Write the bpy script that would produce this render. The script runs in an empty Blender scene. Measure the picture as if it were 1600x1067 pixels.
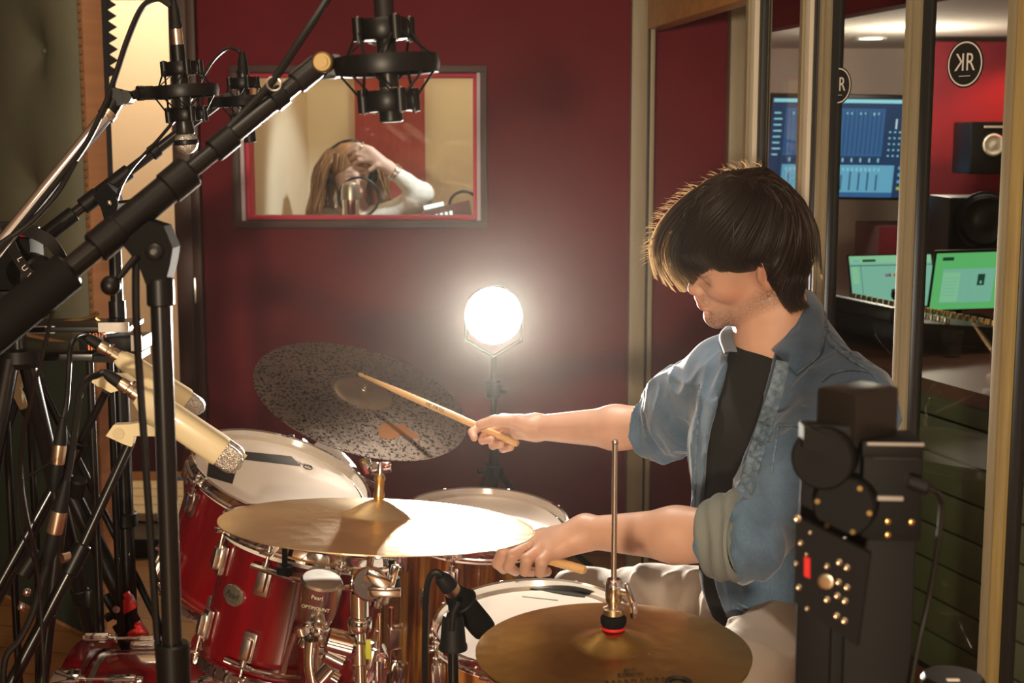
import bpy, bmesh, math, random
import numpy as np
from mathutils import Vector, Matrix, Euler, noise
random.seed(7)
PI = math.pi
SC = bpy.context.scene
COL = SC.collection
# ------------------------------------------------------------------ camera
PITCH = math.radians(8.0)
FPX = 2222.0
CAMZ = 1.40
cam_data = bpy.data.cameras.new('camera')
cam_data.sensor_width = 36.0
cam_data.lens = 36.0 * FPX / 1600.0
cam_data.clip_start = 0.05
cam_data.dof.use_dof = True
cam_data.dof.focus_distance = 2.32
cam_data.dof.aperture_fstop = 9.0
cam = bpy.data.objects.new('camera', cam_data)
COL.objects.link(cam)
cam.location = (0, 0, CAMZ)
cam.rotation_euler = (math.radians(90) - PITCH, 0, 0)
SC.camera = cam
# ------------------------------------------------------------------ view
SC.view_settings.view_transform = 'Standard'
SC.view_settings.look = 'None'
SC.view_settings.exposure = 0.0
SC.view_settings.gamma = 1.0
SC.view_settings.use_curve_mapping = False
world = bpy.data.worlds.new('studio_world')
SC.world = world
world.use_nodes = True
world.node_tree.nodes['Background'].inputs[0].default_value = (0.6, 0.5, 0.4, 1)
world.node_tree.nodes['Background'].inputs[1].default_value = 0.02

def light(name, kind, loc, power, color, size=0.2, aim=None, size_y=None, spot=None):
    d = bpy.data.lights.new(name, kind)
    d.energy = power
    d.color = color
    if kind == 'AREA':
        d.size = size
        if size_y:
            d.shape = 'RECTANGLE'; d.size_y = size_y
    elif kind in ('POINT', 'SPOT'):
        d.shadow_soft_size = size
    if spot:
        d.spot_size = math.radians(spot); d.spot_blend = 0.5
    o = bpy.data.objects.new(name, d)
    COL.objects.link(o)
    o.location = loc
    if aim is not None:
        o.rotation_euler = (Vector(aim) - Vector(loc)).to_track_quat('-Z', 'Y').to_euler()
    return o
# the video light beside the camera that throws the shadows on the red wall
light('key_light', 'AREA', (-0.55, -3.0, 1.38), 195, (1.0, 0.80, 0.56), 0.20, (0.10, 3.2, 0.95))
# ceiling lamps of the live room, the corridor, the booth and the control room
light('ceiling_light', 'AREA', (-0.2, 1.2, 2.62), 12, (1.0, 0.80, 0.58), 0.9, (0.1, 2.2, 0.6))
light('ceiling_spot', 'SPOT', (-0.15, 3.35, 2.55), 150, (1.0, 0.92, 0.80), 0.06, (0.10, 2.50, 0.6), spot=34)
light('ceiling_light', 'AREA', (-0.9, 3.3, 2.62), 4, (1.0, 0.80, 0.58), 0.7, (-0.6, 3.6, 0.4))
light('corridor_light', 'POINT', (-1.45, 5.35, 2.25), 34, (1.0, 0.88, 0.68), 0.12)
light('booth_light', 'POINT', (-0.2, 5.9, 2.4), 18, (1.0, 0.84, 0.58), 0.12)
light('booth_spot', 'SPOT', (0.25, 5.05, 2.35), 130, (0.86, 0.93, 1.0), 0.06, (-0.50, 5.75, 1.28), spot=42)
light('control_light', 'POINT', (1.75, 6.3, 1.70), 27, (1.0, 0.82, 0.70), 0.10)
light('control_light', 'POINT', (1.9, 4.2, 2.2), 12, (1.0, 0.86, 0.74), 0.12)
light('control_red_light', 'SPOT', (2.42, 6.35, 1.80), 40, (1.0, 0.16, 0.09), 0.04, (2.38, 6.7, 1.2), spot=110)

def ray(u, v):
    x = (u - 800.0) / FPX
    c = (533.5 - v) / FPX
    return Vector((x, math.cos(PITCH) + c * math.sin(PITCH), -math.sin(PITCH) + c * math.cos(PITCH)))
def P(u, v, y):
    """the point at world depth y that stands on this line of sight"""
    r = ray(u, v)
    return Vector((0, 0, CAMZ)) + r * (y / r.y)
def PZ(u, v, z):
    r = ray(u, v)
    return Vector((0, 0, CAMZ)) + r * ((z - CAMZ) / r.z)
def PX(u, v, n, d):
    """the point of the plane n.p = d"""
    r = ray(u, v); o = Vector((0, 0, CAMZ)); n = Vector(n)
    return o + r * ((d - n.dot(o)) / n.dot(r))
# ------------------------------------------------------------------ materials
M = {}
def mat(name, color, rough=0.5, metal=0.0, coat=0.0, spec=0.5, emit=None, estr=0.0, trans=0.0, ior=1.45,
        var=None, vscale=8.0, bump=0.0, bscale=60.0, sheen=0.0, stretch=None, alpha=1.0, sss=0.0, rvar=0.0, vdetail=4.0):
    m = bpy.data.materials.new(name); m.use_nodes = True
    nt = m.node_tree; b = nt.nodes['Principled BSDF']
    b.inputs['Base Color'].default_value = (*color, 1)
    b.inputs['Roughness'].default_value = rough
    b.inputs['Metallic'].default_value = metal
    b.inputs['Coat Weight'].default_value = coat
    b.inputs['Coat Roughness'].default_value = 0.06
    b.inputs['Specular IOR Level'].default_value = spec
    b.inputs['Transmission Weight'].default_value = trans
    b.inputs['IOR'].default_value = ior
    b.inputs['Alpha'].default_value = alpha
    b.inputs['Sheen Weight'].default_value = sheen
    if sss:
        b.inputs['Subsurface Weight'].default_value = sss
        b.inputs['Subsurface Radius'].default_value = (0.010, 0.004, 0.002)
        b.inputs['Subsurface Scale'].default_value = 1.0
    if emit:
        b.inputs['Emission Color'].default_value = (*emit, 1)
        b.inputs['Emission Strength'].default_value = estr
    if var or bump or rvar:
        tc = nt.nodes.new('ShaderNodeTexCoord'); mp = nt.nodes.new('ShaderNodeMapping')
        nt.links.new(tc.outputs['Object'], mp.inputs[0])
        if stretch: mp.inputs['Scale'].default_value = stretch
    if var:
        n = nt.nodes.new('ShaderNodeTexNoise'); n.inputs['Scale'].default_value = vscale; n.inputs['Detail'].default_value = vdetail
        nt.links.new(mp.outputs[0], n.inputs['Vector'])
        r = nt.nodes.new('ShaderNodeValToRGB')
        r.color_ramp.elements[0].position = 0.32; r.color_ramp.elements[1].position = 0.68
        r.color_ramp.elements[0].color = (*color, 1); r.color_ramp.elements[1].color = (*var, 1)
        nt.links.new(n.outputs[0], r.inputs[0]); nt.links.new(r.outputs[0], b.inputs['Base Color'])
        if rvar:
            mr = nt.nodes.new('ShaderNodeMapRange'); mr.inputs['To Min'].default_value = rough; mr.inputs['To Max'].default_value = rough + rvar
            nt.links.new(n.outputs[0], mr.inputs['Value']); nt.links.new(mr.outputs[0], b.inputs['Roughness'])
    if bump:
        n2 = nt.nodes.new('ShaderNodeTexNoise'); n2.inputs['Scale'].default_value = bscale; n2.inputs['Detail'].default_value = 3
        nt.links.new(mp.outputs[0], n2.inputs['Vector'])
        bp = nt.nodes.new('ShaderNodeBump'); bp.inputs['Strength'].default_value = bump; bp.inputs['Distance'].default_value = 0.002
        nt.links.new(n2.outputs[0], bp.inputs['Height']); nt.links.new(bp.outputs[0], b.inputs['Normal'])
    M[name] = m
    return m
def nodes_of(m): return m.node_tree, m.node_tree.nodes['Principled BSDF']

# ------------------------------------------------------------------ mesh builder
class MB:
    def __init__(s, xf=None):
        s.v = []; s.f = []; s.mi = []; s.xf = xf; s.cur = 0
    def add(s, vs, fs, xf=None):
        b = len(s.v)
        X = xf if xf is not None else s.xf
        if X is not None: vs = [X @ Vector(p) for p in vs]
        s.v += [tuple(p) for p in vs]
        s.f += [tuple(i + b for i in f) for f in fs]
        s.mi += [s.cur] * len(fs)
        return s
    def box(s, c, size, rot=None, bev=0.0, xf=None):
        """axis box (optionally rotated by a 3x3/4x4), edges chamfered by bev"""
        hx, hy, hz = [q / 2 for q in size]
        if bev <= 0:
            vs = [(sx*hx, sy*hy, sz*hz) for sx in (-1, 1) for sy in (-1, 1) for sz in (-1, 1)]
            fs = [(0,1,3,2), (4,6,7,5), (0,4,5,1), (2,3,7,6), (0,2,6,4), (1,5,7,3)]
        else:
            bm = bmesh.new(); bmesh.ops.create_cube(bm, size=1.0)
            for w in bm.verts: w.co = Vector((w.co.x*2*hx, w.co.y*2*hy, w.co.z*2*hz))
            bmesh.ops.bevel(bm, geom=bm.edges[:], offset=min(bev, hx*.95, hy*.95, hz*.95), segments=2, affect='EDGES', profile=0.6)
            bm.verts.index_update()
            vs = [tuple(w.co) for w in bm.verts]; fs = [tuple(w.index for w in f.verts) for f in bm.faces]; bm.free()
        R = Matrix.Translation(Vector(c))
        if rot is not None: R = R @ rot.to_4x4()
        vs = [R @ Vector(p) for p in vs]
        return s.add(vs, fs, xf)
    def bar(s, a, b, w, h, up=(0, 0, 1), bev=0.0):
        a = Vector(a); b = Vector(b); z = (b - a); L = z.length; z.normalize()
        x = Vector(up).cross(z)
        if x.length < 1e-5: x = Vector((1, 0, 0)).cross(z)
        x.normalize(); y = z.cross(x)
        R = Matrix((x, y, z)).transposed()
        return s.box((a + b) / 2, (w, h, L), R, bev)
    def tube(s, pts, r, n=12, cap=True, closed=False):
        pts = [Vector(p) for p in pts]; k = len(pts)
        rs = r if isinstance(r, (list, tuple)) else [r] * k
        T = []
        for i in range(k):
            if closed: t = pts[(i+1) % k] - pts[i-1]
            else: t = pts[min(i+1, k-1)] - pts[max(i-1, 0)]
            T.append(t.normalized() if t.length > 1e-9 else (T[-1] if T else Vector((0, 0, 1))))
        nrm = T[0].orthogonal().normalized(); vs = []
        for i in range(k):
            nrm = (nrm - T[i] * nrm.dot(T[i]))
            nrm = nrm.normalized() if nrm.length > 1e-6 else T[i].orthogonal().normalized()
            bn = T[i].cross(nrm)
            for j in range(n):
                a = 2*PI*j/n
                vs.append(pts[i] + (nrm*math.cos(a) + bn*math.sin(a)) * rs[i])
        fs = []
        for i in range(k if closed else k-1):
            i2 = (i+1) % k
            for j in range(n):
                j2 = (j+1) % n
                fs.append((i*n+j, i*n+j2, i2*n+j2, i2*n+j))
        if cap and not closed:
            fs.append(tuple(range(n))[::-1]); fs.append(tuple((k-1)*n + j for j in range(n)))
        return s.add(vs, fs)
    def cyl(s, a, b, r, r2=None, n=20, bev=0.0):
        a = Vector(a); b = Vector(b); r2 = r if r2 is None else r2
        if bev:
            d = (b - a).normalized()
            return s.tube([a, a + d*bev, b - d*bev, b], [r - bev, r, r2, r2 - bev], n)
        return s.tube([a, b], [r, r2], n)
    def lathe(s, prof, n=32, a=None, b=None, xf=None, closed=False):
        """profile (r, z) about local z, or about the line a->b with z measured from a"""
        X = xf
        if a is not None:
            a = Vector(a); z = (Vector(b) - a).normalized(); x = z.orthogonal().normalized(); y = z.cross(x)
            X = Matrix.Translation(a) @ Matrix((x, y, z)).transposed().to_4x4()
            if s.xf is not None and xf is None: X = s.xf @ X
        vs = []; fs = []; idx = []
        for (r, z) in prof:
            if r < 1e-6: idx.append([len(vs)]); vs.append((0, 0, z))
            else:
                idx.append(list(range(len(vs), len(vs)+n)))
                vs += [(r*math.cos(2*PI*j/n), r*math.sin(2*PI*j/n), z) for j in range(n)]
        m = len(prof)
        for i in range(m if closed else m-1):
            A = idx[i]; B = idx[(i+1) % m]
            for j in range(n):
                j2 = (j+1) % n
                if len(A) == 1 and len(B) == 1: continue
                if len(A) == 1: fs.append((A[0], B[j2], B[j]))
                elif len(B) == 1: fs.append((A[j], A[j2], B[0]))
                else: fs.append((A[j], A[j2], B[j2], B[j]))
        return s.add(vs, fs, X)
    def torus(s, c, n_, R, r, seg=36, n=10, arc=None, rz=1.0):
        n_ = Vector(n_).normalized(); x = n_.orthogonal().normalized(); y = n_.cross(x); c = Vector(c)
        if arc is None: return s.tube([c + (x*math.cos(2*PI*i/seg) + y*math.sin(2*PI*i/seg))*R for i in range(seg)], r, n, closed=True)
    def sphere(s, c, r, n=16, m=10, sc=(1, 1, 1), xf=None):
        c = Vector(c)
        prof = [(abs(r*math.sin(PI*i/m)) if 0 < i < m else 0, -r*math.cos(PI*i/m)) for i in range(m+1)]
        X = Matrix.Translation(c) @ Matrix.Diagonal((*sc, 1))
        if xf is not None: X = xf @ X
        elif s.xf is not None: X = s.xf @ X
        return s.lathe(prof, n, xf=X)
    def quad(s, a, b, c, d): return s.add([a, b, c, d], [(0, 1, 2, 3)])
    def prism(s, poly, t, xf=None):
        """polygon in local xy extruded along z by +-t/2"""
        n = len(poly)
        vs = [(x, y, -t/2) for x, y in poly] + [(x, y, t/2) for x, y in poly]
        fs = [tuple(range(n))[::-1], tuple(range(n, 2*n))] + [(i, (i+1) % n, n+(i+1) % n, n+i) for i in range(n)]
        return s.add(vs, fs, xf)
    def build(s, name, material, parent=None, xf=None, sharp=35, smooth=True):
        """link as ONE object; its origin goes to the middle of its base (or to xf's own origin and axes)"""
        me = bpy.data.meshes.new(name)
        V = s.v
        if xf is not None:
            inv = xf.inverted(); V = [inv @ Vector(p) for p in V]; X = xf.copy()
        else:
            a = np.array(V); lo = a.min(0); hi = a.max(0)
            o = Vector(((lo[0]+hi[0])/2, (lo[1]+hi[1])/2, lo[2]))
            V = [Vector(p) - o for p in V]; X = Matrix.Translation(o)
        me.from_pydata([tuple(p) for p in V], [], s.f)
        for m_ in (material if isinstance(material, (list, tuple)) else [material]): me.materials.append(m_)
        if any(s.mi): me.polygons.foreach_set('material_index', s.mi)
        me.validate()
        bm = bmesh.new(); bm.from_mesh(me)
        bmesh.ops.recalc_face_normals(bm, faces=bm.faces)
        th = math.radians(sharp)
        for f in bm.faces: f.smooth = smooth
        for e in bm.edges:
            if len(e.link_faces) == 2:
                e.smooth = e.calc_face_angle(0) < th
        bm.to_mesh(me); bm.free()
        return link(name, me, parent, X)
WM = {}
def link(name, data, parent, X):
    o = bpy.data.objects.new(name, data); COL.objects.link(o)
    WM[o.name] = X.copy()
    if parent is not None:
        o.parent = parent
        o.matrix_local = WM[parent.name].inverted() @ X
    else: o.matrix_local = X
    return o
def thing(name, label, cat, loc=(0, 0, 0), group=None):
    o = link(name, None, None, Matrix.Translation(Vector(loc)))
    o.empty_display_size = 0.05
    return tag(o, label, cat, group)
def tag(o, label, cat, group=None, kind=None):
    o['label'] = label; o['category'] = cat
    if group: o['group'] = group
    if kind: o['kind'] = kind
    return o
def struct(o): o['kind'] = 'structure'; return o
def frame(c, z, x=None):
    z = Vector(z).normalized(); x = Vector(x) if x is not None else z.orthogonal()
    x = (x - z*x.dot(z)).normalized(); y = z.cross(x)
    return Matrix.Translation(Vector(c)) @ Matrix((x, y, z)).transposed().to_4x4()
def smooth_path(pts, k=8):
    """Catmull-Rom through the points"""
    p = [Vector(q) for q in pts]; p = [2*p[0]-p[1]] + p + [2*p[-1]-p[-2]]; out = []
    for i in range(1, len(p)-2):
        for j in range(k):
            t = j/k; a, b, c, d = p[i-1], p[i], p[i+1], p[i+2]
            out.append(0.5*((2*b) + (c-a)*t + (2*a-5*b+4*c-d)*t*t + (3*b-a-3*c+d)*t**3))
    out.append(p[-2]); return out
def text_mesh(s, size, xf, name, material, parent, depth=0.0004, shear=0.0, align='CENTER', sx=1.0):
    cu = bpy.data.curves.new('lettering', 'FONT'); cu.body = s; cu.size = size; cu.align_x = align; cu.align_y = 'CENTER'
    cu.extrude = depth; cu.shear = shear; cu.resolution_u = 3
    t = bpy.data.objects.new('lettering', cu); COL.objects.link(t)
    dg = bpy.context.evaluated_depsgraph_get(); me = bpy.data.meshes.new_from_object(t.evaluated_get(dg))
    bpy.data.objects.remove(t); bpy.data.curves.remove(cu)
    if sx != 1.0:
        for v in me.vertices: v.co.x *= sx
    me.materials.clear(); me.materials.append(material)
    me.name = name
    return link(name, me, parent, xf)
def copy_tree(o, parent=None):
    c = o.copy(); COL.objects.link(c); WM[c.name] = WM[o.name].copy()
    if parent is not None: c.parent = parent
    for ch in [q for q in bpy.data.objects if q.parent == o]: copy_tree(ch, c)
    return c

# ------------------------------------------------------------------ organic surfaces (signed distance -> surface nets)
class SDF:
    def __init__(s): s.p = []
    def rc(s, a, b, ra, rb, k=0.02, op='+'):
        a = np.array(a, float); b = np.array(b, float)
        def fn(Q):
            ba = b-a; l2 = ba.dot(ba)+1e-12
            t = np.clip(((Q-a) @ ba)/l2, 0, 1)
            d = np.sqrt(((Q - a - t[..., None]*ba)**2).sum(-1))
            return d - (ra + (rb-ra)*t)
        s.p.append((fn, (a+b)/2, np.linalg.norm(b-a)/2 + max(ra, rb), k, op)); return s
    def chain(s, pts, rs, k=0.02, op='+'):
        for i in range(len(pts)-1): s.rc(pts[i], pts[i+1], rs[i], rs[i+1], k, op)
        return s
    def el(s, c, r, R=None, k=0.02, op='+'):
        c = np.array(c, float); r = np.array(r, float); R = np.eye(3) if R is None else np.array(R, float)
        def fn(Q):
            q = (Q - c) @ R            # columns of R are the axes
            k0 = np.sqrt(((q/r)**2).sum(-1)); k1 = np.sqrt(((q/(r*r))**2).sum(-1)) + 1e-9
            return k0*(k0-1.0)/k1
        s.p.append((fn, c, r.max(), k, op)); return s
    def fn(s, f, c, rad, k=0.01, op='+'):
        s.p.append((f, np.array(c, float), rad, k, op)); return s
    def mesh(s, h, disp=None, B=24, smooth=1, bounds=None):
        pos = [q for q in s.p if q[4] == '+']
        lo = np.min([q[1]-q[2] for q in pos], 0) - 3*h - 0.02; hi = np.max([q[1]+q[2] for q in pos], 0) + 3*h + 0.02
        if bounds is not None: lo = np.maximum(lo, bounds[0]); hi = np.minimum(hi, bounds[1])
        nb = np.ceil((hi-lo)/(h*B)).astype(int)
        K = 1 << 20; keys = []; verts = []; quads = []
        br = h*B*math.sqrt(3)/2
        corners = np.array([(i, j, k) for i in (0, 1) for j in (0, 1) for k in (0, 1)])
        edges = [(a, b) for a in range(8) for b in range(a+1, 8) if np.abs(corners[a]-corners[b]).sum() == 1]
        def enc(I): return (I[..., 0].astype(np.int64)*K + I[..., 1])*K + I[..., 2]
        for bx in range(nb[0]):
            for by in range(nb[1]):
                for bz in range(nb[2]):
                    base = np.array((bx, by, bz))*B
                    cen = lo + (base + B/2)*h
                    act = [q for q in s.p if np.linalg.norm(q[1]-cen) < br + q[2] + q[3] + 3*h]
                    if not any(q[4] == '+' for q in act): continue
                    # quick reject
                    dc = min(float(q[0](cen[None])[0]) - q[3] for q in act if q[4] == '+')
                    if dc > br + 4*h + 0.03: continue
                    g = [np.arange(base[i]-1, base[i]+B+1) for i in range(3)]
                    G = np.stack(np.meshgrid(*g, indexing='ij'), -1); Q = lo + G*h
                    d = np.full(Q.shape[:3], 9.0)
                    for (f, c, r, k, op) in act:
                        e = f(Q)
                        if op == '+':
                            w = np.maximum(k - np.abs(d-e), 0)/k
                            d = np.minimum(d, e) - w*w*k*0.25
                        else:
                            e = -e; w = np.maximum(k - np.abs(d-e), 0)/k
                            d = np.maximum(d, e) + w*w*k*0.25
                    if disp is not None:
                        near = np.abs(d) < 0.03
                        if near.any():
                            dd = d[near] + disp(Q[near]); d[near] = dd
                    S = d < 0
                    if S.all() or not S.any(): continue
                    n = B+1
                    cs = [d[c[0]:c[0]+n, c[1]:c[1]+n, c[2]:c[2]+n] for c in corners]
                    cnt = np.zeros((n, n, n)); acc = np.zeros((n, n, n, 3))
                    for a, b in edges:
                        A = cs[a]; Bv = cs[b]; cr = (A < 0) != (Bv < 0)
                        t = np.where(cr, A/np.where(cr, A-Bv, 1), 0)
                        acc += np.where(cr[..., None], corners[a] + t[..., None]*(corners[b]-corners[a]), 0); cnt += cr
                    cell = np.argwhere(cnt > 0)
                    if len(cell) == 0: continue
                    pv = acc[tuple(cell.T)]/cnt[tuple(cell.T)][:, None] + cell
                    keys.append(enc(cell + base)); verts.append(lo + (pv + base - 1)*h)
                    for ax in range(3):
                        o1 = [0, 0, 0]; o1[ax] = 1
                        A = S[1:B+1, 1:B+1, 1:B+1]
                        Bs = S[1+o1[0]:B+1+o1[0], 1+o1[1]:B+1+o1[1], 1+o1[2]:B+1+o1[2]]
                        ch = np.argwhere(A != Bs)
                        if len(ch) == 0: continue
                        sg = A[tuple(ch.T)]
                        u = (ax+1) % 3; w = (ax+2) % 3
                        eu = np.zeros(3, int); eu[u] = 1; ew = np.zeros(3, int); ew[w] = 1
                        c0 = ch + 1 + base
                        q = np.stack([enc(c0-eu-ew), enc(c0-ew), enc(c0), enc(c0-eu)], 1)
                        q = np.where(sg[:, None], q, q[:, ::-1])
                        quads.append(q)
        keys = np.concatenate(keys); verts = np.concatenate(verts); quads = np.concatenate(quads)
        uk, first = np.unique(keys, return_index=True)
        V = verts[first]; F = np.searchsorted(uk, quads)
        F = np.clip(F, 0, len(uk)-1)
        ok = (uk[F] == quads).all(1); F = F[ok]
        if smooth:
            for _ in range(smooth):
                acc = np.zeros_like(V); cnt = np.zeros(len(V))
                for a, b in ((0, 1), (1, 2), (2, 3), (3, 0)):
                    np.add.at(acc, F[:, a], V[F[:, b]]); np.add.at(cnt, F[:, a], 1)
                    np.add.at(acc, F[:, b], V[F[:, a]]); np.add.at(cnt, F[:, b], 1)
                V = np.where(cnt[:, None] > 0, 0.5*V + 0.5*acc/np.maximum(cnt, 1)[:, None], V)
        return V, F
def sdf_object(name, V, F, material, parent=None, colors=None, mat_idx=None):
    lo = V.min(0); hi = V.max(0); o = Vector(((lo[0]+hi[0])/2, (lo[1]+hi[1])/2, lo[2]))
    me = bpy.data.meshes.new(name)
    me.vertices.add(len(V)); me.vertices.foreach_set('co', (V - np.array(o)).astype(np.float32).ravel())
    me.loops.add(F.size); me.loops.foreach_set('vertex_index', F.astype(np.int32).ravel())
    me.polygons.add(len(F)); me.polygons.foreach_set('loop_start', np.arange(0, F.size, 4, dtype=np.int32))
    try: me.polygons.foreach_set('loop_total', np.full(len(F), 4, dtype=np.int32))
    except Exception: pass
    me.polygons.foreach_set('use_smooth', np.ones(len(F), dtype=bool))
    for m_ in (material if isinstance(material, (list, tuple)) else [material]): me.materials.append(m_)
    if mat_idx is not None: me.polygons.foreach_set('material_index', mat_idx.astype(np.int32))
    if colors is not None:
        ca = me.color_attributes.new('tint', 'FLOAT_COLOR', 'POINT')
        ca.data.foreach_set('color', np.concatenate([colors, np.ones((len(V), 1))], 1).astype(np.float32).ravel())
    me.update(calc_edges=True); me.validate()
    return link(name, me, parent, Matrix.Translation(o))
def vnoise(Q, scale, seed=0):
    """cheap smooth value noise, vectorised"""
    p = Q*scale + seed*17.3
    i = np.floor(p).astype(np.int64); f = p - i; f = f*f*(3-2*f)
    def h(a):
        n = (a[..., 0]*73856093) ^ (a[..., 1]*19349663) ^ (a[..., 2]*83492791) ^ (seed*2654435761 & 0xffffffff)
        n = (n ^ (n >> 13)) * 1274126177 & 0xffffffff
        return ((n ^ (n >> 16)) & 0xffff)/65535.0
    r = 0
    for dx in (0, 1):
        for dy in (0, 1):
            for dz in (0, 1):
                w = (f[..., 0] if dx else 1-f[..., 0])*(f[..., 1] if dy else 1-f[..., 1])*(f[..., 2] if dz else 1-f[..., 2])
                r = r + w*h(i + np.array((dx, dy, dz)))
    return r*2-1
# ------------------------------------------------------------------ materials used all over
mat('red_wall', (0.150, 0.0038, 0.0125), 0.85, var=(0.122, 0.0028, 0.0095), vscale=3, bump=0.25, bscale=400, sheen=0.2)
mat('cream_wall', (0.74, 0.62, 0.44), 0.8, bump=0.1, bscale=200)
mat('grey_wall', (0.55, 0.43, 0.40), 0.8, bump=0.1, bscale=200)
mat('ceiling_white', (0.62, 0.55, 0.50), 0.9)
mat('dark_wall', (0.10, 0.05, 0.045), 0.9)
mat('post_paint', (0.29, 0.245, 0.155), 0.45, var=(0.24, 0.20, 0.12), vscale=5, stretch=(8, 8, 0.6))
mat('post_pale', (0.62, 0.56, 0.44), 0.5)
mat('post_gold', (0.40, 0.30, 0.12), 0.35, var=(0.28, 0.20, 0.08), vscale=7, stretch=(10, 10, 0.5))
mat('gasket', (0.018, 0.018, 0.016), 0.5)
mat('lintel_wood', (0.46, 0.24, 0.07), 0.35, var=(0.34, 0.17, 0.05), vscale=4, stretch=(0.5, 8, 8))
mat('brown_wood', (0.075, 0.028, 0.018), 0.45, var=(0.05, 0.018, 0.012), vscale=5, stretch=(9, 9, 0.6))
mat('black_plastic', (0.0045, 0.004, 0.0035), 0.40, spec=0.35)
mat('black_soft', (0.006, 0.0055, 0.005), 0.8, spec=0.15, bump=0.2, bscale=300)
mat('black_metal', (0.006, 0.0055, 0.005), 0.28, coat=0.2)
mat('satin_black', (0.010, 0.009, 0.008), 0.34)
mat('chrome', (0.88, 0.86, 0.83), 0.09, metal=1.0)
mat('worn_chrome', (0.78, 0.75, 0.70), 0.16, metal=1.0, rvar=0.14, var=(0.66, 0.62, 0.56), vscale=30)
mat('nickel', (0.74, 0.62, 0.46), 0.28, metal=1.0)
mat('brass', (0.78, 0.52, 0.20), 0.28, metal=1.0)
mat('white_paint', (0.75, 0.72, 0.66), 0.5)
mat('print_white', (0.70, 0.66, 0.58), 0.6)
mat('print_black', (0.012, 0.011, 0.010), 0.6)
mat('rubber', (0.005, 0.005, 0.005), 0.6, spec=0.35)
mat('red_plastic', (0.62, 0.018, 0.018), 0.4)
def glass_mat(name, tint=(0.95, 0.97, 0.95), rough=0.0, refl=1.5):
    m = bpy.data.materials.new(name); m.use_nodes = True; nt = m.node_tree; nt.nodes.clear()
    out = nt.nodes.new('ShaderNodeOutputMaterial'); mx = nt.nodes.new('ShaderNodeMixShader')
    tr = nt.nodes.new('ShaderNodeBsdfTransparent'); gl = nt.nodes.new('ShaderNodeBsdfGlossy'); fr = nt.nodes.new('ShaderNodeFresnel')
    fr.inputs['IOR'].default_value = refl; tr.inputs[0].default_value = (*tint, 1); gl.inputs['Roughness'].default_value = rough
    ge = nt.nodes.new('ShaderNodeNewGeometry'); iv = nt.nodes.new('ShaderNodeMath'); iv.operation = 'SUBTRACT'; iv.inputs[0].default_value = 1.0
    ml = nt.nodes.new('ShaderNodeMath'); ml.operation = 'MULTIPLY'
    nt.links.new(ge.outputs['Backfacing'], iv.inputs[1]); nt.links.new(iv.outputs[0], ml.inputs[0]); nt.links.new(fr.outputs[0], ml.inputs[1])
    nt.links.new(ml.outputs[0], mx.inputs[0]); nt.links.new(tr.outputs[0], mx.inputs[1]); nt.links.new(gl.outputs[0], mx.inputs[2])
    nt.links.new(mx.outputs[0], out.inputs[0]); M[name] = m; return m
glass_mat('window_glass', (0.93, 0.95, 0.92), 0.0, 1.42)
glass_mat('door_glass', (0.80, 0.84, 0.79), 0.0, 1.45)
# laminate floor boards
def floor_mat():
    m = mat('floor_boards', (0.36, 0.17, 0.06), 0.38); nt, b = nodes_of(m)
    tc = nt.nodes.new('ShaderNodeTexCoord'); mp = nt.nodes.new('ShaderNodeMapping'); mp.inputs['Rotation'].default_value = (0, 0, math.radians(14))
    br = nt.nodes.new('ShaderNodeTexBrick'); br.inputs['Scale'].default_value = 1.0
    br.inputs['Brick Width'].default_value = 1.3; br.inputs['Row Height'].default_value = 0.16; br.inputs['Mortar Size'].default_value = 0.003
    br.inputs['Color1'].default_value = (0.42, 0.21, 0.075, 1); br.inputs['Color2'].default_value = (0.33, 0.15, 0.05, 1); br.inputs['Mortar'].default_value = (0.10, 0.045, 0.015, 1)
    nz = nt.nodes.new('ShaderNodeTexNoise'); nz.inputs['Scale'].default_value = 6; nz.inputs['Detail'].default_value = 6
    mp2 = nt.nodes.new('ShaderNodeMapping'); mp2.inputs['Scale'].default_value = (1, 14, 1); mp2.inputs['Rotation'].default_value = (0, 0, math.radians(14))
    mx = nt.nodes.new('ShaderNodeMixRGB'); mx.blend_type = 'MULTIPLY'; mx.inputs[0].default_value = 0.5
    nt.links.new(tc.outputs['Object'], mp.inputs[0]); nt.links.new(mp.outputs[0], br.inputs[0])
    nt.links.new(tc.outputs['Object'], mp2.inputs[0]); nt.links.new(mp2.outputs[0], nz.inputs[0])
    nt.links.new(br.outputs[0], mx.inputs[1]); nt.links.new(nz.outputs[0], mx.inputs[2]); nt.links.new(mx.outputs[0], b.inputs['Base Color'])
floor_mat()

WY = 4.75          # the red wall
# ------------------------------------------------------------------ room shell
b = MB().box((0, 2.1, -0.05), (6.6, 11.8, 0.1)); struct(b.build('floor', M['floor_boards'], xf=Matrix.Identity(4)))
xl = P(318, 400, WY).x; xr = P(1133, 400, WY).x
wx0, wx1 = P(374, 230, WY).x, P(751, 230, WY).x
wz0, wz1 = P(560, 345, WY).z, P(560, 113, WY).z
b = MB()
b.box(((xl+wx0)/2, WY+0.07, 1.3), (wx0-xl, 0.14, 2.6)); b.box(((wx1+xr)/2, WY+0.07, 1.3), (xr-wx1, 0.14, 2.6))
b.box(((wx0+wx1)/2, WY+0.07, wz0/2), (wx1-wx0, 0.14, wz0)); b.box(((wx0+wx1)/2, WY+0.07, (2.6+wz1)/2), (wx1-wx0, 0.14, 2.6-wz1))
struct(b.build('wall_back', M['red_wall'], xf=Matrix.Identity(4), smooth=False))
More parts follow.
